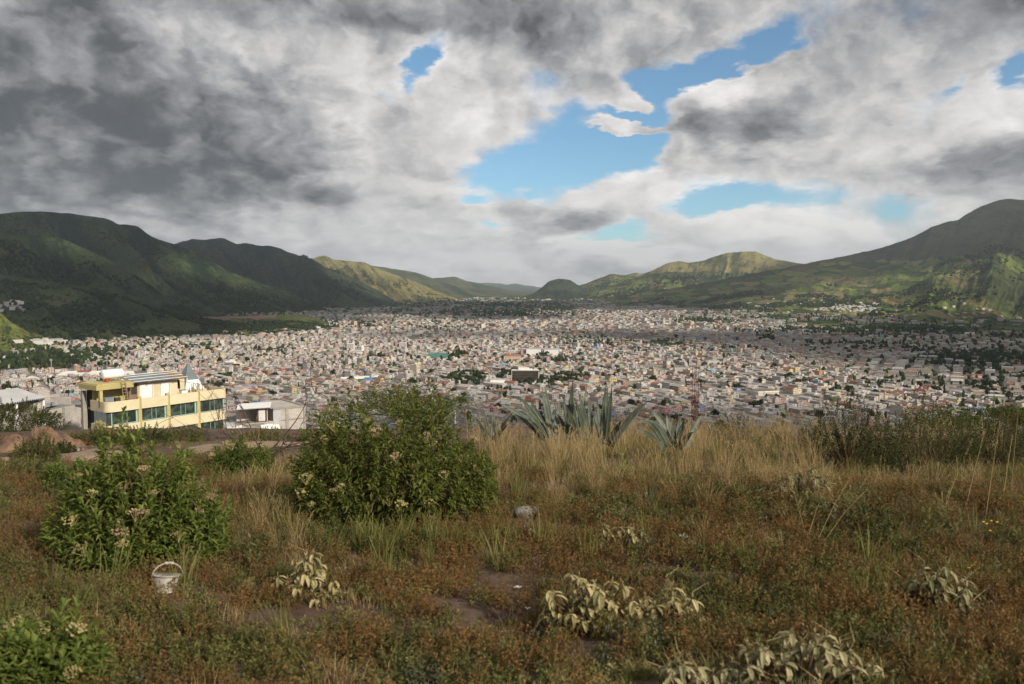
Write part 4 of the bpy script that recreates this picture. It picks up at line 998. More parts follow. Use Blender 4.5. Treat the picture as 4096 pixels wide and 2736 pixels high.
for q, k in enumerate(ordt[:240]):
    k = int(k); d, row = where(tpx[k], tpy[k]); v = 3 if tall[k] else q % 3
    kind_ = ['round dark', 'spreading dark', 'broad green', 'tall narrow'][v]; big_ = 'large' if h[k] > 9 else 'small' if h[k] < 6.5 else 'middle-sized'
    e = obj('tree', None, label=f'{big_} {kind_} tree, {row}, {d}', cat='tree', group='trees between the near houses', loc=(T[k, 0], T[k, 1], 0), rot=(0, 0, q * 1.7))
    e.scale = (r[k] * 1.15, r[k] * 1.15, h[k])
    obj('crown', CRN[v], e); obj('trunk', TRK, e)

# slopes
def slope_trees(key, n, thr, fs, smax, label, pxmin=-20, pxmax=1044, hh_=(6, 12), smin=.02):
    g = M[key][1]; V = g['V']; s_ = g['s']; px_ = g['px']
    i = rng.integers(0, V.shape[0] - 16, n * 4); j = rng.integers(0, V.shape[1] - 1, n * 4)
    u = rng.random((n * 4, 2)); P = V[i, j] + (V[i + 1, j] - V[i, j]) * u[:, :1] + (V[i, j + 1] - V[i, j]) * u[:, 1:]
    ok = (s_[i, j] < smax) & (s_[i, j] > smin) & (px_[i, j] > pxmin) & (px_[i, j] < pxmax) & (P[:, 2] > 0)
    f = fbm(P[:, 0] / fs, P[:, 1] / fs * 1.6, 4, 600 + len(key)); f2 = ridged(P[:, 0] / fs * .9, P[:, 1] / fs * .9, 2, 640)
    ok &= (f > thr) | (f2 > .93)
    P = P[ok][:n]; m_ = len(P); h = rng.uniform(*hh_, m_)
    return blob_trees('woodland', P, h * rng.uniform(.4, .7, m_), h, greens(m_), label, 1)
slope_trees('R1', 7000, .56, 260, .62, 'hedgerow trees on the lower slope of the volcano', 600, hh_=(7, 13))
slope_trees('R4', 2000, .54, 300, .7, 'trees on the grassy ridge', hh_=(9, 16))
slope_trees('R5', 900, .48, 300, .98, 'trees on the wooded ridge', hh_=(10, 16))
slope_trees('L0', 4200, .50, 170, .9, 'dark wood on the low left foothill', hh_=(5, 10))
slope_trees('L2', 1600, .46, 60, .6, 'scrub trees on the flat topped hump', hh_=(4, 8))
slope_trees('L1b', 1800, .58, 260, .85, 'trees on the brownish spur', hh_=(6, 11))
slope_trees('L00', 260, .55, 120, .9, 'bushes on the sunlit hillside at the left edge', hh_=(3, 5))
slope_trees('L3', 2200, .55, 240, .9, 'scrub trees on the flank of the second mountain', hh_=(7, 13))
slope_trees('L1', 3200, .54, 220, .95, 'scrub trees in the folds of the high left mountain', hh_=(5, 11))
slope_trees('L4', 700, .56, 200, .6, 'trees on the third ridge', hh_=(8, 14))

# scattered farmhouses and hamlets on the slopes
def hamlet(key, px0, py0, sx, sy, n, label):
    g = M[key][1]['V']; a, b_, _ = to_px(g); V1 = []; F1 = []; C1 = []
    for q in range(n):
        u, v = random.gauss(px0, sx), random.gauss(py0, sy); k = np.argmin((a - u) ** 2 + (b_ - v) ** 2); P = g.reshape(-1, 3)[k]
        w_ = random.uniform(4, 9); d = random.uniform(4, 7); hg = random.uniform(3, 6); o = len(V1)
        x, y, z = P + np.array((random.uniform(-15, 15), random.uniform(-15, 15), 0))
        V1 += [(x - w_, y - d, z - 4), (x + w_, y - d, z - 4), (x + w_, y + d, z - 4), (x - w_, y + d, z - 4), (x - w_, y - d, z + hg), (x + w_, y - d, z + hg), (x + w_, y + d, z + hg), (x - w_, y + d, z + hg)]
        F1 += [tuple(o + i for i in f) for f in ((0, 1, 5, 4), (1, 2, 6, 5), (2, 3, 7, 6), (3, 0, 4, 7), (4, 5, 6, 7))]; c = random.choice([(.62, .60, .57), (.5, .47, .42), (.4, .38, .35)]); C1 += [c] * 4 + [random.choice([(.5, .5, .5), (.25, .14, .1), (.4, .39, .38)])]
    obj('hamlet', mesh_np('hamlet', np.array(V1), np.array(F1), [m_wall], colors=np.array(C1)), kind='stuff', label=label)
hamlet('R1', 850, 308, 14, 2.2, 110, 'pale village on the foot of the volcano')
hamlet('R1', 780, 306, 60, 4, 60, 'scattered farmhouses on the apron of the volcano')
hamlet('R1', 960, 312, 40, 4, 30, 'scattered farmhouses under the patchwork fields')
hamlet('L0', 10, 304, 8, 2.5, 26, 'houses on the foothill at the left edge')
hamlet('L00', 45, 342, 14, 2, 26, 'houses at the foot of the sunlit hillside')
hamlet('R5', 660, 292, 30, 2, 20, 'houses below the wooded ridge')
print('trees', len(T), time.time() - T0)

# alike neighbours are told apart by their order from left to right
NUM = ['leftmost', 'second', 'third', 'fourth', 'fifth', 'sixth', 'seventh', 'eighth', 'ninth', 'tenth', 'eleventh', 'twelfth']
same = {}
for o in COL.objects:
    if o.get('group') in ('houses in the near streets', 'trees between the near houses'): same.setdefault(o['label'], []).append(o)
for lab, lst in same.items():
    if 1 < len(lst) <= len(NUM):
        lst.sort(key=lambda o: o.location.x / o.location.y)
        for q, o in enumerate(lst): o['label'] = lab + ((', leftmost' if q == 0 else ', rightmost') if len(lst) == 2 else (', leftmost' if q == 0 else f', {NUM[q]} from left'))

# ================================================================== buildings just below the hill
m_yellow = simple('render_yellow', (.60, .52, .345), .11, .6, rough=.75)
m_ochre = simple('render_ochre', (.42, .36, .16), .12, .6, rough=.8)
m_conc = simple('raw_concrete', (.30, .28, .24), .2, .9)
m_frame_w = simple('frame_white', (.70, .70, .68), .05, 2)
m_frame_g = simple('frame_aqua', (.30, .48, .42), .08, 2)
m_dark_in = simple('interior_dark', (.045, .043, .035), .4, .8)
m_curtain = simple('curtain', (.40, .40, .22), .2, 1.5)
m_sheet = simple('translucent_sheet', (.20, .225, .235), .12, 1.0, rough=.35, spec=.4)
m_wood = simple('weathered_wood', (.30, .22, .14), .25, 3)
m_tank = simple('tank_white', (.78, .78, .77), .04, 1, rough=.4)
m_redp = simple('red_plastic', (.45, .05, .035), .1, 2)
m_greyp = simple('grey_board', (.20, .22, .25), .15, 1)
m_glz, t, bs, _ = new_mat('green_glass')
co = t.node('ShaderNodeNewGeometry').outputs['Position']
t.l.new(t.mix(t.smooth(t.noise(co, .9, 3, .6), .38, .64), (.020, .032, .026, 1), (.075, .10, .08, 1)), bs.inputs['Base Color'])
bs.inputs['Roughness'].default_value = .06; bs.inputs['Specular IOR Level'].default_value = .8

def brick_mat(name, c1, c2, mortar, bw, bh):
    m, t, bs, _ = new_mat(name)
    co = t.node('ShaderNodeTexCoord').outputs['Object']
    x, y, z = t.sep(co)
    v = t.comb(t.m('ADD', x, y), z, 0.0)
    br = t.node('ShaderNodeTexBrick'); t.put(br.inputs['Vector'], v)
    br.inputs['Color1'].default_value = c1 + (1,); br.inputs['Color2'].default_value = c2 + (1,); br.inputs['Mortar'].default_value = mortar + (1,)
    br.inputs['Scale'].default_value = 1.0; br.inputs['Mortar Size'].default_value = .022; br.inputs['Brick Width'].default_value = bw; br.inputs['Row Height'].default_value = bh; br.inputs['Bias'].default_value = -.2
    st = t.lin(t.noise(co, .7, 4, .6), .2, .8, .72, 1.2)
    t.l.new(t.mix(1.0, br.outputs[0], t.comb(st, st, st), 'MULTIPLY'), bs.inputs['Base Color'])
    bump(t, bs, br.outputs[1], -.5, .02)
    return m
m_block = brick_mat('concrete_block', (.50, .465, .42), (.42, .39, .35), (.27, .245, .22), .42, .21)

# ---- yellow terraced building (local x along the front, local y into the building)
UA = math.atan2(.81, .585)
YB = obj('yellow_building', None, label='yellow building with rounded parapets, window bands and a glass pyramid', cat='building', loc=(-51.3, 100.0, 135.0), rot=(0, 0, UA))
LX = 17.4
BAY = [0, 4.4, 8.4, 12.9, LX]
def rounded(x0, x1, y0, y1, r, n=6, corners=(1, 0, 0, 0)):
    pts = []
    for q, (cx_, cy_, a0) in enumerate(((x0 + r, y0 + r, math.pi), (x1 - r, y0 + r, 1.5 * math.pi), (x1 - r, y1 - r, 0), (x0 + r, y1 - r, .5 * math.pi))):
        if corners[q]: pts += [(cx_ + r * math.cos(a0 + k / n * math.pi / 2), cy_ + r * math.sin(a0 + k / n * math.pi / 2)) for k in range(n + 1)]
        else: pts.append([(x0, y0), (x1, y0), (x1, y1), (x0, y1)][q])
    return pts
def parapet(bay, ztop, zbot, nm='parapet'):
    x0, x1 = BAY[bay] + (0 if bay == 0 else .14), BAY[bay + 1] - (.14 if bay < 3 else 0)
    b = MB(); 
    if bay == 0:
        pts = rounded(x0, x1, 0, 4.2, .9)
        b.prism(pts, zbot, ztop)
    elif bay == 3: b.prism(rounded(x0, x1, 0, 9.0, .5, 4, (0, 1, 0, 0)), zbot, ztop)
    else: b.prism([(x0, 0), (x1, 0), (x1, 4), (x0, 4)], zbot, ztop)
    return b
# two visible parapets: open ring on top, solid band below
for bay in range(4):
    x0, x1 = BAY[bay] + (0 if bay == 0 else .14), BAY[bay + 1] - (.14 if bay < 3 else 0)
    b = MB()
    if bay == 0:
        out = rounded(x0, x1, 0, 4.2, .9)[:8]; out = [(x0, 4.2)] + out + [(x1, 0)]
        seq = [(x0, 4.2)] + [(x0 + .9 + .9 * math.cos(math.pi + k / 6 * math.pi / 2), .9 + .9 * math.sin(math.pi + k / 6 * math.pi / 2)) for k in range(7)] + [(x1, 0)]
        ins = [(x0 + .2, 4.2)] + [(x0 + .9 + .7 * math.cos(math.pi + k / 6 * math.pi / 2), .9 + .7 * math.sin(math.pi + k / 6 * math.pi / 2)) for k in range(7)] + [(x1, .2)]
    elif bay == 3:
        seq = [(x0, 0)] + [(x1 - .5 + .5 * math.cos(1.5 * math.pi + k / 4 * math.pi / 2), .5 + .5 * math.sin(1.5 * math.pi + k / 4 * math.pi / 2)) for k in range(5)] + [(x1, 9.0)]
        ins = [(x0, .2)] + [(x1 - .5 + .3 * math.cos(1.5 * math.pi + k / 4 * math.pi / 2), .5 + .3 * math.sin(1.5 * math.pi + k / 4 * math.pi / 2)) for k in range(5)] + [(x1 - .2, 9.0)]
    else:
        seq = [(x0, 0), (x1, 0)]; ins = [(x0, .2), (x1, .2)]
    for (zt, zb_) in ((0.0, -1.32), (-3.05, -4.45), (-6.1, -7.5)):
        b = MB(); m_ = len(seq)
        for q in range(m_ - 1):
            o_, o2, i_, i2 = seq[q], seq[q + 1], ins[q], ins[q + 1]
            b.add([(*o_, zb_), (*o2, zb_), (*o2, zt), (*o_, zt)], [(0, 1, 2, 3)]); b.add([(*i2, zb_), (*i_, zb_), (*i_, zt), (*i2, zt)], [(0, 1, 2, 3)])
            b.add([(*o_, zt), (*o2, zt), (*i2, zt), (*i_, zt)], [(0, 1, 2, 3)]); b.add([(*o2, zb_), (*o_, zb_), (*i_, zb_), (*i2, zb_)], [(0, 1, 2, 3)])
        for q in (0, m_ - 1):
            b.add([(*seq[q], zb_), (*ins[q], zb_), (*ins[q], zt), (*seq[q], zt)], [(0, 1, 2, 3)])
        obj('parapet', b.mesh('parapet', m_yellow), YB)
part(YB, 'pilaster', lambda b: [b.box((BAY[k], .32, -3.6), (.5, .4, 7.7)) for k in (1, 2, 3)], m_ochre, kind='stuff')
# floor slabs, body
part(YB, 'floor_slab', lambda b: [b.prism([(.25, .25), (LX - .25, .25), (LX - .25, 8.9), (.25, 8.9)], z, z + .25) for z in (-1.32, -4.4, -7.4)], m_conc)
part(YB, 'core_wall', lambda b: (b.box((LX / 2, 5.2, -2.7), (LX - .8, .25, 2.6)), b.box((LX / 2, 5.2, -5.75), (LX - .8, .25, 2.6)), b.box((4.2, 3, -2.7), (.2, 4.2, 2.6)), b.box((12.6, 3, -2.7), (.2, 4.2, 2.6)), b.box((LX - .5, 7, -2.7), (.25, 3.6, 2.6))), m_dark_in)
part(YB, 'lower_wall', lambda b: b.prism([(.6, .8), (LX - .4, .8), (LX - .4, 8.8), (.6, 8.8)], -14.0, -6.2), m_ochre)
# glazing: every pane and every mullion a piece of its own, set back under the parapet
def pane_row(zb_, zt):
    zc, hz = (zb_ + zt) / 2, zt - zb_
    for bay in range(4):
        x0, x1 = BAY[bay] + (.75 if bay == 0 else .3), BAY[bay + 1] - .3
        fr = [0, .42, .60, .97]
        for q in range(3):
            a_, c_ = x0 + (x1 - x0) * fr[q], x0 + (x1 - x0) * fr[q + 1]
            f = part(YB, 'window', lambda b: (b.box((a_, .42, zc), (.10, .10, hz)), b.box((c_, .42, zc), (.10, .10, hz)), b.box(((a_ + c_) / 2, .42, zb_ + .04), (c_ - a_, .09, .08)), b.box(((a_ + c_) / 2, .42, zt - .04), (c_ - a_, .09, .08))), m_frame_g)
            part(f, 'pane', lambda b: b.box(((a_ + c_) / 2, .45, zc), (c_ - a_ - .1, .02, hz - .16)), m_glz)
        if bay < 3: part(YB, 'panel', lambda b: b.box((x1 + .03, .40, zc), (.36, .10, hz)), m_frame_g)
    cur = [(.45 + .45 * math.cos(math.pi + k / 5 * math.pi / 2) + .35, .9 + .5 * math.sin(math.pi + k / 5 * math.pi / 2)) for k in range(6)]
    part(YB, 'corner_glass', lambda b: ([b.add([(*cur[k], zb_), (*cur[k + 1], zb_), (*cur[k + 1], zt), (*cur[k], zt)], [(0, 1, 2, 3)]) for k in range(5)], b.add([(.35, 4.1, zb_), (.35, .9, zb_), (.35, .9, zt), (.35, 4.1, zt)], [(0, 1, 2, 3)])), m_glz)
    part(YB, 'side_glass', lambda b: b.box((LX - .45, 2.6, zc), (.04, 4.2, hz)), m_glz)
pane_row(-3.05, -1.36); pane_row(-6.1, -4.48)
part(YB, 'curtain', lambda b: (b.box((10.2, 1.0, -2.2), (.7, .05, 1.6)), b.box((11.3, 1.0, -2.2), (.9, .05, 1.6)), b.box((3.2, 1.2, -2.5), (.8, .05, 1.1))), m_curtain)
# left stair bay: open recess, its shade put in as a dark box
part(YB, 'column', lambda b: (b.box((-.1, 5.7, -4.0), (.5, .5, 10.2)),), m_conc)
part(YB, 'recess_shade', lambda b: b.prism([(.4, 4.3), (3.5, 4.3), (3.5, 5.9), (.4, 5.9)], -12, 1.1), m_dark_in)
# terrace and penthouse
part(YB, 'roof_slab', lambda b: (b.box((2.0, 3.9, 1.75), (4.9, 4.6, .62)), b.box((2.0, 3.9, 2.12), (4.5, 4.2, .12))), m_ochre)
part(YB, 'column', lambda b: b.box((.2, 1.9, .35), (.4, .4, 2.4)), m_ochre)
part(YB, 'loggia_wall', lambda b: b.box((2.4, 4.1, .3), (4.2, .2, 2.4)), m_ochre)
part(YB, 'penthouse_wall', lambda b: (b.box((8.4, 2.6, .5), (5.6, .2, 2.8)), b.box((5.6, 4.2, .5), (.2, 3.2, 2.8)), b.box((11.2, 4.2, .5), (.2, 3.2, 2.8)), b.box((12.3, 4.2, .4), (2.0, .2, 2.4))), m_yellow)
part(YB, 'brown_wall', lambda b: b.box((5.05, 2.9, .4), (1.3, .2, 2.6)), simple('render_brown', (.20, .14, .09), .15, 1))
for x, w_ in ((6.6, 1.7), (9.3, 1.25)):
    dr = part(YB, 'door', lambda b: b.box((x, 2.46, .35), (w_, .1, 2.3)), m_frame_w)
    part(dr, 'handle', lambda b: b.box((x + w_ * .38, 2.39, .1), (.14, .05, .05)), m_dark_in)
for x in (7.55, 10.05): part(YB, 'door_frame', lambda b: b.box((x, 2.45, .3), (.1, .14, 2.4)), m_frame_w)
wn_ = part(YB, 'window', lambda b: b.box((5.1, 2.77, .75), (.7, .06, .9)), m_dark_in)
part(YB, 'window', lambda b: b.box((12.2, 4.07, .8), (.7, .06, 1.2)), m_dark_in)
# corrugated lean-to roof on rafters
def corr(b, x0, x1, y0, z0, y1, z1, nw):
    xs = np.linspace(x0, x1, nw * 2 + 1)
    V = []; 
    for k, x in enumerate(xs):
        d = .06 if k % 2 else -.03
        V += [(x, y0, z0 + d), (x, y1, z1 + d)]
    b.add(V, [(2 * k, 2 * k + 2, 2 * k + 3, 2 * k + 1) for k in range(len(xs) - 1)])
sheets = [(4.4, 6.5), (6.5, 8.6), (8.6, 10.4), (10.4, 12.2)]
for q, (xa, xb) in enumerate(sheets):
    part(YB, 'roof_sheet', lambda b: (corr(b, xa, xb - .04, 1.5, 1.98 - .03 * q, 5.0, 2.62, 10), corr(b, xa, xb - .04, 1.5, 1.93 - .03 * q, 5.0, 2.57, 10)), m_sheet if q != 3 else m_wood)
part(YB, 'rafter', lambda b: [b.tube([(x, 1.4, 1.86), (x, 5.0, 2.5)], .06, 4) for x in (4.4, 6.5, 8.6, 10.4, 12.2)], m_wood, kind='stuff')
part(YB, 'roof_batten', lambda b: [b.box((8.3, y, 1.98 + (y - 1.5) * .183 + .09), (7.8, .12, .06)) for y in (1.6, 2.8, 4.0, 4.9)], m_frame_w, kind='stuff')
part(YB, 'post', lambda b: b.tube([(12.1, 1.5, -.9), (12.1, 1.5, 1.9)], .07, 6), m_frame_w)
# glass pyramid
PY = [(13.5, 4.4), (16.7, 4.4), (16.7, 7.6), (13.5, 7.6)]
apx = (15.1, 6.0, 3.5); zb_ = -.3
m_pyr = simple('pyramid_glass', (.15, .185, .19), .12, .6, rough=.12, spec=.7)
part(YB, 'pyramid_curb', lambda b: b.prism([(13.3, 4.2), (16.9, 4.2), (16.9, 7.8), (13.3, 7.8)], -1.0, -.3), m_yellow)
for q in range(4):
    A, B = PY[q], PY[(q + 1) % 4]
    for (f0, f1) in ((0, .38), (.38, .66), (.66, 1)):
        def pt(P, f): return tuple(np.array((*P, zb_)) * (1 - f) + np.array(apx) * f)
        part(YB, 'pane', lambda b: b.add([pt(A, f0 + .006), pt(B, f0 + .006), pt(B, f1 - .006), pt(A, f1 - .006)], [(0, 1, 2, 3)]), m_frame_w if (q == 0 and f0 == 0) else m_pyr)
part(YB, 'glazing_bar', lambda b: ([b.tube([(*P, zb_), apx], .05, 4) for P in PY], [b.tube([tuple(np.array((*PY[k], zb_)) * (1 - f) + np.array(apx) * f) for k in (0, 1, 2, 3, 0)], .04, 4) for f in (.38, .66)], b.tube([apx, (apx[0], apx[1], apx[2] + .5)], .03, 4)), m_greyp)
def thing_on_roof(name, label, cat, loc):
    o = obj(name, None, label=label, cat=cat); o.matrix_world = YB.matrix_world
    import mathutils
    Mx = mathutils.Matrix.Translation((-51.3, 100.0, 135.0)) @ mathutils.Matrix.Rotation(UA, 4, 'Z') @ mathutils.Matrix.Translation(loc)
    o.matrix_world = Mx; return o
e = thing_on_roof('water_heater_tank', 'white horizontal water tank on the flat roof of the yellow building', 'tank', (2.9, 4.0, 2.2))
part(e, 'tank_body', lambda b: b.lathe([(.1, -1.35), (.5, -1.33), (.62, -1.22), (.62, 1.22), (.5, 1.33), (.1, 1.35)], (0, 0, .95), 16, axis='x'), m_tank, True)
part(e, 'stand', lambda b: [(b.tube([(x, -.4, 0), (x, 0, .5)], .04, 4), b.tube([(x, .4, 0), (x, 0, .5)], .04, 4)) for x in (-.9, .9)], m_greyp)
part(e, 'red_cylinder', lambda b: b.lathe([(.2, 0), (.22, .4), (.1, .5)], (-1.0, -.5, 0), 8), m_redp)
e = thing_on_roof('wooden_ladder', 'wooden ladder leaning against the flat roof of the yellow building', 'ladder', (3.0, .75, -1.0))
part(e, 'rail', lambda b: b.tube([(-.28, 0, 0), (-.28, .75, 3.7)], .05, 4), m_wood)
part(e, 'rail', lambda b: b.tube([(.28, 0, 0), (.28, .75, 3.7)], .05, 4), m_wood)
for k in range(9):
    part(e, 'rung', lambda b: b.tube([(-.28, .08 + .08 * k, .35 + .38 * k), (.28, .08 + .08 * k, .35 + .38 * k)], .035, 4), m_wood)
e = thing_on_roof('grey_cabinet', 'grey box and black monitor stored on the yellow building terrace', 'box', (.95, 1.5, -1.05))
part(e, 'case', lambda b: b.box((0, 0, .75), (1.1, .8, 1.5)), m_greyp); part(e, 'dark_box', lambda b: b.box((1.05, -.2, .95), (.7, .5, .8)), m_dark_in); part(e, 'crate', lambda b: b.box((1.15, -.2, .3), (.9, .6, .5)), m_wood)
e = thing_on_roof('timber_pile', 'loose timber boards leaning on the terrace beside the pyramid', 'timber', (14.2, 2.4, -1.05))
for k in range(9):
    q = random.uniform(-.5, .5); part(e, 'board', lambda b: b.tube([(-.9 + .22 * k, 0, 0), (-.7 + .22 * k + q, .7, 1.5 + random.uniform(-.3, .5))], .07, 4), m_wood)
e = thing_on_roof('washing_machine', 'white box appliance by the penthouse wall of the yellow building', 'appliance', (11.6, 1.7, -1.05))
part(e, 'case', lambda b: b.box((0, 0, .65), (.9, .7, 1.2)), m_frame_w); part(e, 'lid', lambda b: b.box((0, 0, 1.28), (.86, .66, .06)), m_greyp)

# ---- pale block house right of it
def ground_z(x, y): return float(hill_z(x, y))
P0 = at(243, 410, 116.0); P1 = at(305, 407, 122.0)
ang_ = math.atan2(P1[1] - P0[1], P1[0] - P0[0]); Lw = float(np.hypot(P1[0] - P0[0], P1[1] - P0[1])); zt = at(300, 407.5, 121.0)[2]
BH = obj('block_house', None, label='pale concrete block house with open rooftop shelter', cat='house', loc=(P0[0], P0[1], zt), rot=(0, 0, ang_))
part(BH, 'wall', lambda b: (b.box((Lw * .5, 4.5, -6.0), (Lw, 9, 8.6)), b.box((Lw * .74, 4.5, -.9), (Lw * .52, 9, 1.9)), b.box((Lw * .35, 5.5, -.9), (Lw * .3, 6, 1.6))), m_block)
part(BH, 'parapet', lambda b: (b.box((Lw * .74, .1, .1), (Lw * .54, .5, .18)), b.box((Lw + .0, 4.5, .1), (.4, 9.2, .18))), m_conc)
part(BH, 'column', lambda b: (b.box((Lw * .70, -.02, -3.2), (.45, .2, 6.4)), b.box((Lw * .99, -.02, -3.2), (.3, .22, 6.4))), m_conc)
part(BH, 'grey_panel', lambda b: b.box((Lw * .53, -.05, -1.3), (Lw * .12, .16, 2.2)), simple('plaster_grey', (.40, .41, .42), .06, 1))
part(BH, 'beam', lambda b: (b.box((Lw * .8, -.04, -3.4), (Lw * .4, .14, .16)), b.box((Lw * .5, -.04, -5.9), (Lw, .14, .18))), m_conc)
m_rpost = simple('rust_post', (.16, .08, .06), .2, 3)
for x, y in ((-.3, .2), (2.3, .2), (.4, 3.2), (3.6, .2)): part(BH, 'shelter_post', lambda b: b.tube([(x, y, -1.6), (x, y, .55)], .09, 4), m_rpost)
part(BH, 'shelter_roof', lambda b: (b.add([(-1.1, -.4, .62), (3.9, -.6, .50), (5.6, 3.2, .72), (.6, 3.6, .86)], [(0, 1, 2, 3)]), b.add([(-1.1, -.4, .54), (.6, 3.6, .78), (5.6, 3.2, .64), (3.9, -.6, .42)], [(0, 1, 2, 3)])), m_frame_w)
part(BH, 'shelter_wall', lambda b: (b.box((3.8, 1.8, -.6), (.2, 2.6, 2.1)), b.box((1.9, 3.1, -.6), (3.6, .2, 2.1)), b.box((2.9, .2, -.7), (1.0, .1, 1.7))), simple('wall_pale', (.55, .54, .52), .08, 1))
part(BH, 'white_wall', lambda b: b.box((-.6, 2.5, -4.4), (7.5, 5, 5.2)), simple('wall_white', (.56, .55, .55), .08, .8))
part(BH, 'tin_patch', lambda b: corr(b, 2.6, 5.4, -.7, -3.0, .1, -2.0, 10), m_frame_w)
part(BH, 'tarpaulin', lambda b: b.box((Lw * .62, -.5, -6.9), (2.6, .5, .4)), simple('tarp_blue', (.08, .25, .55), .1, 1))
# ---- sheds left of it
P0 = at(-14, 408, 88.0); P1 = at(52, 402, 96.0)
ang_ = math.atan2(P1[1] - P0[1], P1[0] - P0[0]); Lw = float(np.hypot(P1[0] - P0[0], P1[1] - P0[1]))
SH = obj('shed', None, label='shed with a grey sheet roof behind the left bush', cat='shed', loc=(P0[0], P0[1], P0[2]), rot=(0, 0, ang_))
part(SH, 'roof', lambda b: (corr(b, 0, Lw * .86, -.8, .25, 4.0, 1.2, 26), corr(b, 0, Lw * .86, -.8, .17, 4.0, 1.12, 26)), MZINC)
part(SH, 'wall', lambda b: (b.box((Lw * .45, 3.6, -2.2), (Lw * .85, .25, 5)), b.box((Lw * .2, 0, -3.0), (Lw * .35, .25, 4.4)), b.box((Lw * .8, 1.6, -2.6), (Lw * .16, 3, 4.6))), m_block)
part(SH, 'post', lambda b: [b.box((x, -.2, -1.8), (.25, .25, 4)) for x in (.3, Lw * .42, Lw * .84)], m_frame_w)
part(SH, 'chimney_block', lambda b: b.box((Lw * .93, 1.2, .3), (1.6, 1.4, 1.3)), m_block)
P0 = at(50, 407, 112.0); P1 = at(88, 403, 120.0)
ang_ = math.atan2(P1[1] - P0[1], P1[0] - P0[0]); Lw = float(np.hypot(P1[0] - P0[0], P1[1] - P0[1]))
WH = obj('block_wall_house', None, label='grey block house with an L shaped parapet left of the yellow building', cat='house', loc=(P0[0], P0[1], P0[2]), rot=(0, 0, ang_))
part(WH, 'wall', lambda b: (b.box((Lw * .5, 4, -5.2), (Lw, 8, 9.4)), b.box((Lw * .78, 4.6, .15), (Lw * .42, .25, 1.4)), b.box((Lw * .57, 2.4, .1), (.25, 4.4, 1.3))), m_block)
part(WH, 'roof_slab', lambda b: b.box((Lw * .5, 4, -.42), (Lw * .96, 7.6, .2)), simple('roof_bitumen', (.20, .20, .21), .1, 1))
part(WH, 'column', lambda b: b.box((Lw * .33, -.06, -4), (.4, .2, 7)), m_conc)
part(WH, 'sheet_stack', lambda b: [b.box((Lw * (.1 + .04 * k), 1.5 + .3 * k, .0 + .12 * k), (Lw * .4, 2.0, .05)) for k in range(4)], MZINC)
part(WH, 'window', lambda b: b.box((Lw * .84, -.02, -3.2), (.7, .1, .9)), m_dark_in)
print('near', time.time() - T0)

# ================================================================== the overgrown hilltop
m_bushleaf = leafy('bush_leaves', [(.066, .088, .019), (.122, .146, .031), (.195, .212, .048), (.29, .285, .08)], trans=.35, nscale=3.0)
m_bushleaf2 = leafy('bush_leaves_bright', [(.056, .085, .017), (.105, .145, .028), (.165, .20, .044), (.24, .255, .07)], trans=.35, nscale=3.0)
m_darkleaf = leafy('shrub_leaves_dark', [(.026, .038, .013), (.042, .058, .018), (.065, .080, .026), (.11, .115, .042)], trans=.25, nscale=2.0)
m_oliveleaf = leafy('shrub_leaves_olive', [(.045, .055, .018), (.075, .085, .026), (.115, .115, .040), (.17, .16, .06)], trans=.3, nscale=2.0)
m_thornleaf = leafy('thorn_leaves', [(.035, .050, .012), (.065, .085, .018), (.10, .12, .026), (.14, .15, .035)], trans=.35, nscale=1.5)
m_flower_y = leafy('flower_cream', [(.28, .24, .09), (.40, .34, .15), (.46, .38, .20)], trans=.2, nscale=8)
m_flower_p = leafy('flower_pinkish', [(.26, .19, .10), (.37, .28, .16), (.45, .35, .21)], trans=.2, nscale=8)
m_felt = leafy('felt_leaves', [(.17, .160, .070), (.29, .25, .115), (.44, .37, .19), (.58, .50, .29)], trans=.2, nscale=14)
m_felt2 = leafy('felt_leaves_green', [(.12, .13, .058), (.19, .18, .088), (.28, .255, .135), (.42, .37, .21)], trans=.2, nscale=14)
m_stem = simple('stem_brown', (.13, .085, .05), .3, 12)
m_twig = simple('dead_twig', (.085, .062, .05), .3, 12)
m_straw = leafy('dry_grass', [(.22, .155, .07), (.32, .235, .115), (.42, .32, .165), (.50, .40, .22)], trans=.3, nscale=1.2)
m_fine = leafy('fine_dry_grass', [(.10, .068, .034), (.145, .10, .052), (.19, .135, .075)], trans=.3, nscale=1.2)
m_green = leafy('green_grass', [(.085, .10, .025), (.125, .14, .036), (.18, .185, .056), (.26, .24, .09)], trans=.35, nscale=1.5)
m_rust = leafy('rust_herb', [(.085, .072, .026), (.125, .080, .030), (.185, .100, .036), (.24, .135, .048), (.17, .14, .05)], trans=.3, nscale=.9, spread=.8)
m_olive_h = leafy('olive_herb', [(.065, .075, .022), (.105, .110, .032), (.15, .14, .045), (.20, .175, .062)], trans=.3, nscale=.9, spread=.8)
m_mat = leafy('ground_cover', [(.10, .105, .034), (.15, .145, .05), (.21, .19, .072), (.27, .235, .10)], trans=.2, nscale=3)
m_greyweed = leafy('grey_weed', [(.055, .062, .034), (.085, .092, .052), (.13, .13, .08)], trans=.15, nscale=8)

def rnd_dir(rg, up=0.3):
    a = rg.uniform(0, 2 * math.pi); return np.array((math.cos(a), math.sin(a), up))
def unit(v): return v / (np.linalg.norm(v) + 1e-9)

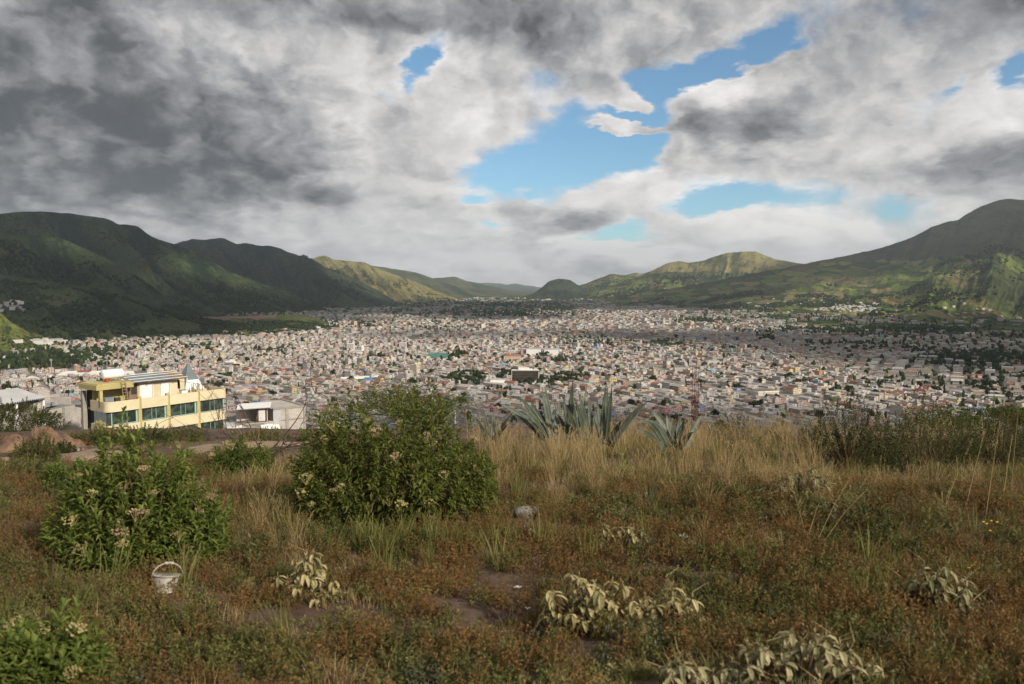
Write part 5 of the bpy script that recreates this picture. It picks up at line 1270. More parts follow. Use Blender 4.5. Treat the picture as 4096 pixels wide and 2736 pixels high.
def add_leaf(V, F, base, d, L, Wd, droop=.35, fold=.35, side=None):
    """lance shaped leaf folded on its midrib"""
    d = unit(d); s = np.cross(d, (0, 0, 1.0)) if side is None else side
    if np.linalg.norm(s) < 1e-3: s = np.array((1.0, 0, 0))
    s = unit(s); u = unit(np.cross(s, d))
    m_ = base + d * L * .48 - np.array((0, 0, 1.0)) * L * droop * .14
    tip = base + d * L * (1 - droop * .25) - np.array((0, 0, 1.0)) * L * droop * .6
    i = len(V)
    V += [base, m_ + s * Wd / 2 + u * Wd * fold, tip, m_ - s * Wd / 2 + u * Wd * fold, m_]
    F += [(i, i + 1, i + 4), (i + 1, i + 2, i + 4), (i, i + 4, i + 3), (i + 4, i + 2, i + 3)]

def add_broad_leaf(V, F, base, d, L, Wd, droop, fold=.22):
    """ovate leaf that arches over and hangs, built in five cross sections"""
    d = unit(d); h = np.array((d[0], d[1], 0.0)); h = unit(h) if np.linalg.norm(h) > 1e-3 else np.array((1.0, 0, 0)); s = unit(np.cross(h, (0, 0, 1.0)))
    i = len(V); a = math.asin(max(-1, min(1, d[2]))); p = np.array(base, float); V.append(p.copy()); prev = None; steps = (.22, .52, .80)
    last = 0.0
    for f, wf in zip(steps, (.82, 1.0, .66)):
        a -= droop * (f - last) * 1.9; p = p + (h * math.cos(a) + np.array((0, 0, math.sin(a)))) * L * (f - last); last = f
        n = np.array((0, 0, 1.0)) * math.cos(a) - h * math.sin(a)
        V += [p + s * Wd * .5 * wf + n * Wd * fold * wf, p.copy(), p - s * Wd * .5 * wf + n * Wd * fold * wf]
    a -= droop * (1 - last) * 1.9; p = p + (h * math.cos(a) + np.array((0, 0, math.sin(a)))) * L * (1 - last); V.append(p)
    F += [(i, i + 1, i + 2), (i, i + 2, i + 3)]
    for k in (1, 4): F += [(i + k, i + k + 3, i + k + 4), (i + k, i + k + 4, i + k + 1), (i + k + 1, i + k + 4, i + k + 5), (i + k + 1, i + k + 5, i + k + 2)]
    F += [(i + 7, i + 10, i + 8), (i + 8, i + 10, i + 9)]

def bush_parts(seed, W_, D_, H_, shoots, leaf_L, leaf_W, per, mat, droop=.5, upright=.55, spread_leaf=.30):
    """(stems mesh, foliage mesh, [tips]) for a rounded leafy bush with its base at the origin"""
    rg = np.random.default_rng(seed); V = []; F = []; st = MB(); tips = []
    for q in range(shoots):
        a = rg.uniform(0, 2 * math.pi); rr = rg.random() ** .42; el_ = rg.random()
        x, y = math.cos(a) * rr * W_ / 2, math.sin(a) * rr * D_ / 2
        top = H_ * (1 - .62 * rr ** 2.2) * rg.uniform(.56, 1.14)
        lump = .85 + .3 * vnoise(np.array(x * 2.2 + seed), np.array(y * 2.2))
        tip = np.array((x, y, max(.06, top * float(lump))))
        if rg.random() < .28: tip[2] *= rg.uniform(.25, .8)
        elif rg.random() < .10: tip = tip * np.array((1.12, 1.12, rg.uniform(1.1, 1.3)))
        base = np.array((x * .18, y * .18, 0)); mid = base * .3 + tip * .55 + np.array((0, 0, tip[2] * .12))
        if q % 5 == 0: st.tube([base, mid, tip], [.009, .006, .003], 4, cap=False)
        ax = unit(unit(tip - mid) * (1 - upright) + np.array((0, 0, upright)) + rg.normal(0, .16, 3))
        Ls = spread_leaf * rg.uniform(.6, 1.2)
        for k in range(per):
            f = (k + .5) / per; p = tip - ax * Ls * (1 - f)
            az_ = k * 2.4 + rg.uniform(-.5, .5); s1 = unit(np.cross(ax, (0.3, 0.2, 1.0))); s2 = np.cross(ax, s1)
            out = s1 * math.cos(az_) + s2 * math.sin(az_)
            d = unit(out * (1.05 - .65 * f) + ax * (.25 + .75 * f))
            add_leaf(V, F, p, d, leaf_L * rg.uniform(.7, 1.15) * (1 - .25 * f), leaf_W * rg.uniform(.8, 1.2), droop * rg.uniform(.4, 1.3))
        tips.append((tip, ax, rr))
    fol = mesh_np('foliage', np.array(V), np.array(F), [mat])
    return st.mesh('stems', m_stem), fol, tips

def flower_mesh(seed, mat):
    rg = np.random.default_rng(seed); b = MB()
    for q in range(26):
        a = rg.uniform(0, 6.28); r_ = .055 * rg.random() ** .5; c = np.array((r_ * math.cos(a), r_ * math.sin(a), .035 + rg.uniform(-.012, .018) - r_ * .35)); s_ = rg.uniform(.006, .012)
        b.add(c + IV[[0, 3, 5, 8, 10, 6]] * s_, [(0, 2, 1), (0, 1, 3), (0, 3, 4), (0, 4, 2), (5, 1, 2), (5, 3, 1), (5, 4, 3), (5, 2, 4)])
        if q % 3 == 0: b.tube([(0, 0, -.05), tuple(c)], .0018, 3, cap=False)
    return b.mesh('flower_cluster', mat)
FLY = [flower_mesh(s_, m_flower_y) for s_ in (1, 2)]; FLP = [flower_mesh(s_, m_flower_p) for s_ in (3, 4)]

def flowering_bush(seed, px, py, w_px, h_px, label, shoots, nfl, mat, pink=.4, depth=.8, per=15):
    P = ground_px(px, py); k = P[1] / FPX; W_, H_ = w_px * k, h_px * k
    st, fol, tips = bush_parts(seed, W_, W_ * depth, H_, shoots, .145, .033, per, mat, droop=.5)
    e = obj('flowering_bush', None, label=label, cat='bush', loc=P - np.array((0, -W_ * depth * .35, .02)))
    obj('stems', st, e, kind='stuff'); obj('foliage', fol, e, kind='stuff')
    rg = np.random.default_rng(seed + 50)
    cand = [tp for tp in tips if (tp[0][1] < W_ * .2 or tp[0][2] > H_ * .55)]; rg.shuffle(cand) if False else None
    cand = [cand[i] for i in rg.permutation(len(cand))[:nfl]]
    for q, (tip, ax, rr) in enumerate(cand):
        me = (FLP if rg.random() < pink else FLY)[q % 2]
        o = obj('flower_cluster', me, e, loc=tip + ax * .03, rot=(rg.uniform(-.4, .4), rg.uniform(-.4, .4), rg.uniform(0, 6))); o.scale = (rg.uniform(.75, 1.4),) * 3
    return e
flowering_bush(21, 386, 530, 226, 122, 'big green flowering bush with cream clusters in the middle foreground', 760, 60, m_bushleaf, .25)
flowering_bush(22, 117, 581, 192, 126, 'broad bush with pinkish flower heads behind the white bucket', 560, 52, m_bushleaf2, .5)
flowering_bush(23, 25, 706, 130, 82, 'leafy green bush in the bottom left corner', 170, 5, m_bushleaf2, .0)
flowering_bush(24, 236, 476, 64, 36, 'small bright green bush between the two flowering bushes', 120, 4, m_bushleaf2, .2)
flowering_bush(25, 58, 496, 72, 30, 'low green bush left of the pinkish flowering bush', 120, 0, m_bushleaf2, .2)

def shrub(name, seed, px, py, w_px, h_px, label, mat, cat='shrub', shoots=150, leaf=.07, lw=.024, per=15, Y=None, group=None, depth=.8, droop=.4):
    P = ground_px(px, py) if Y is None else None
    if P is None:
        Q = at(px, py, Y); P = np.array((Q[0], Y, float(hill_z(Q[0], Y))))
    k = P[1] / FPX; W_, H_ = w_px * k, h_px * k
    if Y is not None: H_ += max(0, at(px, py, Y)[2] - P[2])
    st, fol, tips = bush_parts(seed, W_, W_ * depth, H_, shoots, leaf, lw, per, mat, droop=droop, spread_leaf=.25 + .06 * H_)
    e = obj(name, None, label=label, cat=cat, group=group, loc=P - np.array((0, 0, .03)), rot=(0, 0, seed * .7))
    obj('stems', st, e, kind='stuff'); obj('foliage', fol, e, kind='stuff'); return e
G = 'shrubs along the edge of the hill'
shrub('shrub', 31, 14, 438, 105, 32, 'dense dark green bush at the left edge behind the dirt mounds', m_darkleaf, Y=36, shoots=420, leaf=.17, lw=.07, per=12)
shrub('shrub', 32, 100, 446, 62, 22, 'grey green shrub in front of the yellow building', m_oliveleaf, shoots=160, leaf=.11, lw=.04, group=G)
shrub('shrub', 33, 146, 443, 60, 20, 'green shrub below the middle of the yellow building', m_darkleaf, shoots=170, leaf=.11, lw=.04, group=G)
shrub('shrub', 34, 190, 440, 56, 16, 'low shrub below the right end of the yellow building', m_oliveleaf, shoots=140, leaf=.10, lw=.035, group=G)
shrub('shrub', 35, 36, 462, 56, 30, 'yellow green bush in front of the dirt mounds', m_oliveleaf, shoots=190, leaf=.085, lw=.03, group=G)
shrub('shrub', 36, 64, 455, 28, 16, 'small dark bush beside the dirt track', m_darkleaf, shoots=110, leaf=.08, lw=.03, group=G)
shrub('shrub', 37, 265, 442, 60, 15, 'low olive scrub below the block house', m_oliveleaf, shoots=140, leaf=.09, lw=.03, group=G)
shrub('shrub', 38, 312, 440, 40, 10, 'low yellow flowered scrub by the grey pole', m_oliveleaf, shoots=110, leaf=.08, lw=.03, group=G)
shrub('shrub', 39, 848, 464, 100, 66, 'dark shrub on the crest right of the open view', m_darkleaf, shoots=340, leaf=.085, lw=.026, group=G)
shrub('shrub', 40, 918, 470, 124, 68, 'wide dark shrub with pale dry tips at the right', m_darkleaf, shoots=420, leaf=.085, lw=.026, group=G)
shrub('shrub', 41, 1000, 468, 110, 70, 'dark shrub at the right edge of the hill', m_darkleaf, shoots=380, leaf=.085, lw=.026, group=G)
shrub('shrub', 42, 735, 440, 80, 26, 'dark weedy shrub on the crest below the red mast', m_darkleaf, shoots=150, leaf=.09, lw=.02, group=G)
shrub('shrub', 43, 790, 448, 60, 22, 'low olive shrub on the crest below the lime green house', m_oliveleaf, shoots=120, leaf=.07, lw=.02, group=G)
shrub('shrub', 44, 640, 446, 40, 16, 'green weedy shrub at the foot of the right agave', m_oliveleaf, shoots=80, leaf=.08, lw=.02, group=G)
shrub('shrub', 45, 668, 440, 56, 28, 'dark scrub behind the right agave', m_darkleaf, shoots=110, leaf=.08, lw=.02, group=G)
shrub('shrub', 46, 326, 446, 44, 44, 'tall thin green sapling beside the grey pole', m_bushleaf, shoots=90, leaf=.12, lw=.03, per=8, group=G)
shrub('shrub', 47, 745, 500, 60, 20, 'small green shrub among the dry grass', m_oliveleaf, shoots=80, leaf=.06, lw=.018, group=G)
shrub('shrub', 48, 905, 520, 80, 18, 'low dark weed patch right of the leaning dry stalks', m_darkleaf, shoots=80, leaf=.05, lw=.016, group=G)

# ---- umbrella thorn trees
def thorn_tree(seed, px, pyt, w_px, Y, label, thick=46):
    rg = np.random.default_rng(seed); top = at(px, pyt, Y); zb = float(hill_z(top[0], Y)); H_ = top[2] - zb; W_ = w_px * Y / FPX
    e = obj('thorn_tree', None, label=label, cat='tree', loc=(top[0], Y, zb))
    st = MB(); V = []; F = []
    st.tube([(0, 0, -.3), (.1, 0, H_ * .25), (-.05, .1, H_ * .5)], [.11, .09, .07], 6)
    tr = st.mesh('trunk', m_twig)
    br = MB()
    for q in range(26):
        a = rg.uniform(0, 6.28); r_ = rg.random() ** .5 * W_ / 2; zz = H_ * (1 - .34 * (2 * r_ / W_) ** 2) * rg.uniform(.62, .99)
        tip = np.array((r_ * math.cos(a), r_ * math.sin(a) * .8, zz)); b0 = np.array((-.03, .05, H_ * rg.uniform(.3, .5))); mid = b0 * .5 + tip * .5 + np.array((0, 0, -.08 * H_)) + rg.normal(0, .06, 3)
        br.tube([b0, mid, tip], [.04, .025, .008], 4, cap=False)
        for u in range(thick):
            f = rg.uniform(.45, 1.08); c = mid + (tip - mid) * f * 1.0 + rg.normal(0, 1, 3) * np.array((.34, .34, .20)) * W_ / 5
            for k in range(7):
                d = rnd_dir(rg, rg.uniform(-.2, .5)); add_leaf(V, F, c + rg.normal(0, .05, 3), d, rg.uniform(.08, .17), .05, .2)
    obj('trunk', tr, e); obj('branches', br.mesh('branches', m_twig), e, kind='stuff'); obj('crown', mesh_np('crown', np.array(V), np.array(F), [m_thornleaf]), e)
thorn_tree(61, 402, 386, 150, 45.0, 'flat topped green thorn tree behind the big flowering bush', 80)
thorn_tree(62, 948, 412, 110, 30.0, 'low spreading thorn tree on the right crest', 18)
thorn_tree(63, 1012, 406, 70, 27.0, 'small thorn tree at the right edge of the crest', 18)

# ---- bare thorny shrub
rg = np.random.default_rng(71); P = ground_px(262, 462)
e = obj('bare_shrub', None, label='leafless dark thorny shrub in front of the block house', cat='shrub', loc=P)
def twig(b, p, d, L, r_, lev):
    pts = [p]; q = np.array(p, float); dd = np.array(d, float)
    for k in range(5):
        dd = unit(dd + rg.normal(0, .22, 3) - np.array((0, 0, .02))); q = q + dd * L / 5; pts.append(q.copy())
    b.tube(pts, [r_ * (1 - .16 * k) for k in range(6)], 4, cap=False)
    if lev:
        for k in range(2 + lev):
            i = rg.integers(1, 6); twig(b, pts[i], unit(dd + rg.normal(0, .55, 3)), L * rg.uniform(.4, .7), r_ * .55, lev - 1)
for k in range(9):
    b = MB(); a = -1.2 + k * .3 + rg.uniform(-.1, .1); twig(b, (0, 0, 0), unit(np.array((math.sin(a) * 1.3, rg.uniform(-.3, .3), .75))), rg.uniform(1.0, 1.7), .016, 2)
    obj('branch', b.mesh('branch', m_twig), e)

# ---- agaves
m_agave, t, bs, _ = new_mat('agave_leaf')
co = t.node('ShaderNodeTexCoord').outputs['Object']; uvn = t.node('ShaderNodeAttribute'); uvn.attribute_name = 'along'
geo = t.node('ShaderNodeNewGeometry'); pos = geo.outputs['Position']
nz = t.noise(pos, 3.0, 4, .6); nf = t.noise(t.mapping(pos, scale=(22, 22, 2)), 1, 3, .6)
c = t.mix(t.smooth(nz, .35, .65), (.064, .080, .056, 1), (.112, .130, .094, 1))
bd = t.m('FRACT', t.m('ADD', t.m('MULTIPLY', uvn.outputs['Fac'], 2.3), t.m('MULTIPLY', geo.outputs['Random Per Island'], 1.0)))
c = t.mix(t.m('MULTIPLY', t.smooth(bd, .46, .54), .45), c, (.045, .062, .048, 1))
c = t.mix(t.m('MULTIPLY', t.smooth(nf, .45, .7), .3), c, (.18, .195, .165, 1))
c = t.mix(t.smooth(uvn.outputs['Fac'], .95, .99), c, (.035, .022, .016, 1))
t.l.new(c, bs.inputs['Base Color']); bs.inputs['Roughness'].default_value = .5; bs.inputs['Specular IOR Level'].default_value = .3
def agave_leaf_mesh(base, tip, bend, wid, face):
    base, tip = np.array(base, float), np.array(tip, float)
    n = 14; V = []; al = []; d0 = tip - base; L_ = np.linalg.norm(d0)
    for k in range(n):
        f = k / (n - 1); c = base + d0 * f + np.array((0, 0, 1.0)) * bend * L_ * 4 * f * (1 - f)
        tg = unit(d0 + np.array((0, 0, 1.0)) * bend * L_ * 4 * (1 - 2 * f))
        s = unit(np.cross(tg, face)); nrm = unit(np.cross(s, tg))
        w_ = wid * (.62 + 1.35 * f - 1.2 * f * f) * (1 - f ** 3.2) if f < 1 else .002; w_ = max(w_, .004); th = wid * .17 * (1 - f) + .004
        for (u, v) in ((-.5, .42), (-.28, .06), (0, -.05), (.28, .06), (.5, .42), (.28, -.30 - .25), (0, -.62), (-.28, -.30 - .25)):
            V.append(c + s * w_ * u + nrm * (v * (w_ * .35) if v > -.1 else v * th * 1.6)); al.append(f)
    m_ = 8; F = [(k * m_ + q, k * m_ + (q + 1) % m_, (k + 1) * m_ + (q + 1) % m_, (k + 1) * m_ + q) for k in range(n - 1) for q in range(m_)]
    return mesh_np('leaf', np.array(V), np.array(F), [m_agave], smooth=True, attr={'along': al})
def agave(label, root_px, Y, leaves, wid=.138):
    """leaves: (tip px, tip py, start px, start py, depth of tip, bend)"""
    R0 = ground_px(*root_px) if Y is None else at(root_px[0], root_px[1], Y)
    e = obj('agave', None, label=label, cat='agave', group='agaves on the crest', loc=R0)
    for (tx_, ty_, bx_, by_, dy_, bend) in leaves:
        T_ = at(tx_, ty_, R0[1] + dy_) - R0; B_ = at(bx_, by_, R0[1] + dy_ * .15) - R0; B_ = B_ * .8 + np.array((0, 0, -.12))
        face = np.array((random.uniform(-.35, .35), -1.0, .25)) + np.array((-(T_ - B_)[0], 0, 0)) * .25
        obj('leaf', agave_leaf_mesh(B_, T_, bend, wid * random.uniform(.88, 1.1), face), e)
AY = 17.0
agave('left agave of the crest cluster with arching leaves', (548, 436), AY, [(501, 405.5, 541, 433, -.3, .10), (518, 396, 548, 430, .2, .07), (517.5, 406.5, 546, 432, -.5, .10), (542, 388, 552, 431, .1, -.02), (544.5, 385.5, 555, 430, .4, .0), (530, 400, 547, 432, .6, .05), (560, 399, 556, 431, .7, .0), (525, 418, 545, 435, -.6, .08)])
agave('middle agave of the crest cluster with the tallest blue green leaves', (577, 438), AY + .2, [(573, 379.5, 566, 433, -.2, -.03), (571, 387.5, 578, 431, .3, -.05), (587, 385.5, 574, 432, .5, -.05), (578, 391, 592, 432, -.4, .03), (575.5, 401, 588, 434, -.6, .04), (589, 398, 594, 428, .6, .02), (563, 396, 570, 432, .8, .0), (556, 413, 568, 436, -.5, .06), (600, 410, 588, 434, .7, .06), (566, 405, 580, 436, -.7, .02)])
agave('right agave of the crest cluster with a paired upright leaf', (606, 441), AY - .1, [(608, 385.5, 602, 432, .1, .0), (612, 385.5, 607, 434, -.1, .0), (606, 385.5, 601, 433, .3, -.01), (648.5, 401, 613, 441, -.3, .09), (636, 416, 612, 440, .4, .08), (594, 412, 602, 438, .5, .04), (622, 420, 608, 440, -.5, .05), (597, 402, 603, 436, .7, .02)])
agave('smallest agave left of the crest cluster', (491, 436), AY + 1.0, [(484, 410, 489, 432, .1, .0), (494, 408, 492, 432, .3, .0), (476, 417, 486, 434, -.2, .04), (513, 413, 496, 434, -.1, .06), (508, 424, 496, 436, -.4, .05), (480, 428, 487, 437, -.3, .04), (499, 415, 494, 434, .4, .02)], .10)
agave('drooping agave right of the crest cluster', (673, 446), AY - .5, [(650, 410.5, 671, 437, .2, .12), (648, 420, 668, 438, -.2, .12), (642, 421, 664, 441, -.5, .15), (680, 417, 676, 440, .3, .02), (666, 413, 671, 440, .4, .03), (684, 420, 678, 441, -.2, .05), (694, 432, 681, 444, -.4, .12), (673, 420, 674, 440, -.1, .0), (636, 431, 662, 445, -.6, .12), (702, 414, 690, 441, .5, .06)], .13)
agave('small pale agave low in the dry grass', (643, 503), None, [(636, 491, 641, 501, .0, .02), (655, 488, 645, 501, -.1, .08), (647, 490, 643, 501, .2, .0), (633, 497, 640, 503, -.2, .05), (659, 497, 647, 503, -.2, .06)], .07)
agave('small agave with one twisted leaf near the right edge', (1000, 578), None, [(996, 556, 999, 575, .0, .0), (1014, 563, 1003, 576, -.1, .06), (986, 566, 997, 577, -.1, .04), (1008, 556, 1001, 575, .2, .02)], .055)

# ---- felt leaved pale plants
def felt_plant(seed, px, py, w_px, h_px, n, label, mat=None, spikes=.25):
    rg = np.random.default_rng(seed); P = ground_px(px, py); k = P[1] / FPX; W_, H_ = w_px * k, h_px * k
    e = obj('felt_leaved_plant', None, label=label, cat='plant', group='pale felt leaved plants', loc=P + np.array((0, W_ * .2, -.02)))
    st = MB(); V = []; F = []; sp = MB()
    for q in range(int(n * .62)):
        a = rg.uniform(0, 6.28); rr = rg.random() ** .5; tip = np.array((math.cos(a) * rr * W_ / 2, math.sin(a) * rr * W_ * .34, H_ * (1 - .5 * rr ** 2) * rg.uniform(.3, 1.1)))
        base = np.array((tip[0] * .2, tip[1] * .2, 0)); mid = base * .45 + tip * .55 + np.array((0, 0, .02)); st.tube([base, mid, tip], [.008, .006, .004], 4, cap=False)
        for k2 in range(rg.integers(6, 9)):
            az_ = k2 * 2.4 + rg.uniform(-.4, .4); p = tip - np.array((0, 0, rg.uniform(0, .05))); out = np.array((math.cos(az_), math.sin(az_), rg.uniform(-.15, .55)))
            add_broad_leaf(V, F, p, out, rg.uniform(.070, .125), rg.uniform(.024, .040), rg.uniform(.5, 1.35))
        for k2 in range(3): add_leaf(V, F, tip, np.array((rg.normal(0, .35), rg.normal(0, .35), 1)), rg.uniform(.03, .05), .012, .1, .3)
        if rg.random() < spikes: sp.tube([tip, tip + np.array((rg.normal(0, .03), rg.normal(0, .03), .05)), tip + np.array((rg.normal(0, .06), rg.normal(0, .06), .10))], [.0018, .0026, .001], 5)
    obj('stems', st.mesh('stems', m_stem), e, kind='stuff'); obj('foliage', mesh_np('foliage', np.array(V), np.array(F), [mat or m_felt]), e, kind='stuff')
    if sp.V: obj('flower_spikes', sp.mesh('flower_spikes', m_straw), e, kind='stuff')
felt_plant(81, 592, 634, 92, 62, 62, 'largest pale felt leaved plant in the middle foreground')
felt_plant(82, 672, 630, 66, 44, 38, 'pale felt leaved plant joining the largest one on its right')
felt_plant(83, 622, 552, 56, 30, 30, 'pale felt leaved plant with drooping leaves above the largest one')
felt_plant(84, 302, 602, 68, 44, 42, 'pale felt leaved plant right of the white bucket')
felt_plant(85, 940, 616, 98, 48, 54, 'grey green felt leaved plant with many catkin spikes at the right', m_felt2, .8)
felt_plant(86, 812, 704, 150, 62, 70, 'wide felt leaved plant along the bottom right of centre', m_felt2, .3)
felt_plant(87, 700, 700, 70, 44, 30, 'felt leaved plant at the bottom edge left of the wide one', m_felt2, .3)
felt_plant(88, 806, 505, 96, 34, 60, 'pale felt leaved shrub among the dry grass at the right', m_felt2, .1)
felt_plant(89, 835, 525, 50, 22, 24, 'small felt leaved plant in front of the pale shrub', m_felt2, .1)
felt_plant(90, 465, 524, 40, 22, 18, 'small felt leaved plant right of the big flowering bush', m_felt2, .1)
felt_plant(91, 528, 540, 30, 16, 10, 'tiny felt leaved plant below the grey rock', m_felt2, .0)
felt_plant(92, 900, 470, 90, 22, 50, 'pale felt leaved tips on the wide dark shrub', m_felt2, .0)
felt_plant(93, 95, 500, 60, 16, 26, 'pale felt leaved plant behind the pinkish flowering bush', m_felt, .0)
felt_plant(94, 640, 464, 60, 20, 20, 'felt leaved weed in the grass below the agaves', m_felt2, .0)

# ---- dirt track, mounds, rock, bucket, scraps
m_dirt = simple('track_dirt', (.25, .185, .135), .2, 2.5, bmp=.5); m_mound = simple('mound_dirt', (.16, .10, .066), .4, 3.5, bmp=.9)
def track(pts, wdt):
    P = np.array([ground_px(a, b)[:2] for a, b in pts]); tt = np.linspace(0, len(P) - 1, len(P) * 10)
    xs = np.interp(tt, np.arange(len(P)), P[:, 0]); ys = np.interp(tt, np.arange(len(P)), P[:, 1]); rows_ = []
    for v in np.linspace(-1, 1, 9):
        yy = ys + v * wdt / 2 * (1 + .25 * np.sin(xs * 1.3)); rows_.append(np.stack([xs, yy, hill_z(xs, yy) + .045 * (1 - v ** 4) + .01 * np.sin(xs * 9 + v * 5) - .02 * (abs(v) == 1)], -1))
    n = len(xs); i, j = np.meshgrid(np.arange(8), np.arange(n - 1), indexing='ij'); a = (i * n + j).ravel()
    obj('path', mesh_np('path', np.concatenate(rows_), np.stack([a, a + 1, a + n + 1, a + n], -1), [m_dirt], smooth=True), kind='structure')
track([(-30, 462), (20, 460), (60, 457), (100, 455), (140, 453)], 1.3)
track([(190, 449), (230, 447), (275, 445), (315, 441)], 1.5)
track([(835, 436), (880, 434), (940, 433), (1010, 433)], 2.0)
def mound(px, py, w_px, h_px, label, seed):
    P = ground_px(px, py); k = P[1] / FPX; W_, H_ = w_px * k, h_px * k
    u = np.linspace(-1.2, 1.2, 61); U, Vv = np.meshgrid(u, u); rr = np.hypot(U, Vv)
    Z = H_ * np.clip(1 - rr ** 1.15, -.2, 1) + (fbm(U * 3 + seed, Vv * 3, 5, seed, .65) - .5) * H_ * .75 - .05
    V = np.stack([U * W_ / 2, Vv * W_ / 2.4, Z], -1).reshape(-1, 3); n = 61
    i, j = np.meshgrid(np.arange(n - 1), np.arange(n - 1), indexing='ij'); a = (i * n + j).ravel()
    obj('dirt_mound', mesh_np('dirt_mound', V, np.stack([a, a + 1, a + n + 1, a + n], -1), [m_mound], smooth=True), label=label, cat='mound', loc=P)
mound(14, 451, 62, 20, 'low reddish dirt mound at the left edge', 3); mound(44, 450, 56, 28, 'taller reddish dirt mound between the left bushes', 5); mound(66, 446, 40, 14, 'small dirt mound sloping to the track', 7)
mound(106, 432, 44, 6, 'low ridge of reddish soil below the yellow building', 9)
def rock(px, py, w_px, label, mat, seed, flat=.6):
    P = ground_px(px, py); W_ = w_px * P[1] / FPX; me = bpy.data.meshes.new('rock'); import bmesh
    bm = bmesh.new(); bmesh.ops.create_icosphere(bm, subdivisions=3, radius=1)
    for v in bm.verts:
        c = v.co; d = .8 + .45 * float(fbm(np.array(c.x * 1.3 + seed), np.array(c.y * 1.3 + c.z * .9), 3, seed)); v.co = (c.x * d * W_ / 2, c.y * d * W_ / 2.6, c.z * d * W_ / 2 * flat)
    bm.to_mesh(me); bm.free(); me.materials.append(mat); me.polygons.foreach_set('use_smooth', np.ones(len(me.polygons), bool))
    obj('rock', me, label=label, cat='rock', loc=P + np.array((0, 0, W_ * .16)))
m_rock = simple('rock_grey', (.22, .20, .175), .25, 9, bmp=.6)
rock(526, 517, 24, 'pale grey rock in the rust coloured weeds', m_rock, 4); rock(388, 523, 14, 'grey stone at the foot of the big flowering bush', m_rock, 8)
rock(700, 612, 9, 'small stone beside the felt leaved plants', m_rock, 12); rock(75, 452, 10, 'stone beside the dirt track', m_rock, 15)
# white bucket
P = ground_px(164, 590); k = P[1] / FPX; BR = 13.5 * k
e = obj('bucket', None, label='old white plastic bucket with raised handle lying in the weeds', cat='bucket', loc=P + np.array((0, 0, -.085)), rot=(-.16, .17, .5))
m_bkt = simple('bucket_plastic', (.40, .365, .32), .5, 7, rough=.45)
bh = 25 * k
b = MB(); b.lathe([(BR * .78, 0), (BR * .84, bh * .3), (BR * .93, bh * .75), (BR, bh), (BR * .95, bh), (BR * .88, bh * .7), (BR * .74, .01)], (0, 0, 0), 28); obj('body', b.mesh('body', m_bkt, True), e)
b = MB(); b.lathe([(BR * 1.0, bh * .93), (BR * 1.07, bh * .935), (BR * 1.07, bh * 1.0), (BR * 1.0, bh * 1.005)], (0, 0, 0), 28); obj('rim', b.mesh('rim', m_bkt, True), e)
b = MB(); b.tube([(BR * 1.08 * math.cos(a), -.02 * a * (3.14 - a), bh * .92 + BR * 1.05 * math.sin(a)) for a in np.linspace(0, math.pi, 22)], .0045, 6); hd = obj('handle', b.mesh('handle', m_bkt, True), e)
b = MB(); b.tube([(BR * 1.08 * math.cos(a), -.02 * a * (3.14 - a), bh * .92 + BR * 1.05 * math.sin(a)) for a in np.linspace(1.3, 1.9, 6)], .011, 8); obj('grip', b.mesh('grip', m_bkt, True), hd)
m_scrap = simple('scrap_plastic', (.62, .60, .60), .1, 20)
for (px_, py_, s_, nm) in ((684, 539, 9, 'scrap of white plastic right of the drooping felt plant'), (691, 544, 6, 'smaller white scrap beside the larger white plastic scrap'), (518, 590, 7, 'white scrap on the bare soil'), (763, 521, 8, 'crumpled pale scrap among the rust coloured weeds'), (528, 611, 5, 'tiny white scrap near the centre of the bare soil'), (98, 608, 7, 'pale crumpled scrap left of the bucket')):
    P = ground_px(px_, py_); k = P[1] / FPX; rg = np.random.default_rng(px_)
    u = np.linspace(-1, 1, 6); U, Vv = np.meshgrid(u, u); V = np.stack([U * s_ * k / 2, Vv * s_ * k / 2.4, (.05 + rg.random(U.shape) * .5) * s_ * k * .6], -1).reshape(-1, 3)
    i, j = np.meshgrid(np.arange(5), np.arange(5), indexing='ij'); a = (i * 6 + j).ravel()
    obj('plastic_scrap', mesh_np('plastic_scrap', V, np.stack([a, a + 1, a + 7, a + 6], -1), [m_scrap]), label=nm, cat='litter', loc=P + np.array((0, 0, .015)), rot=(0, 0, px_))

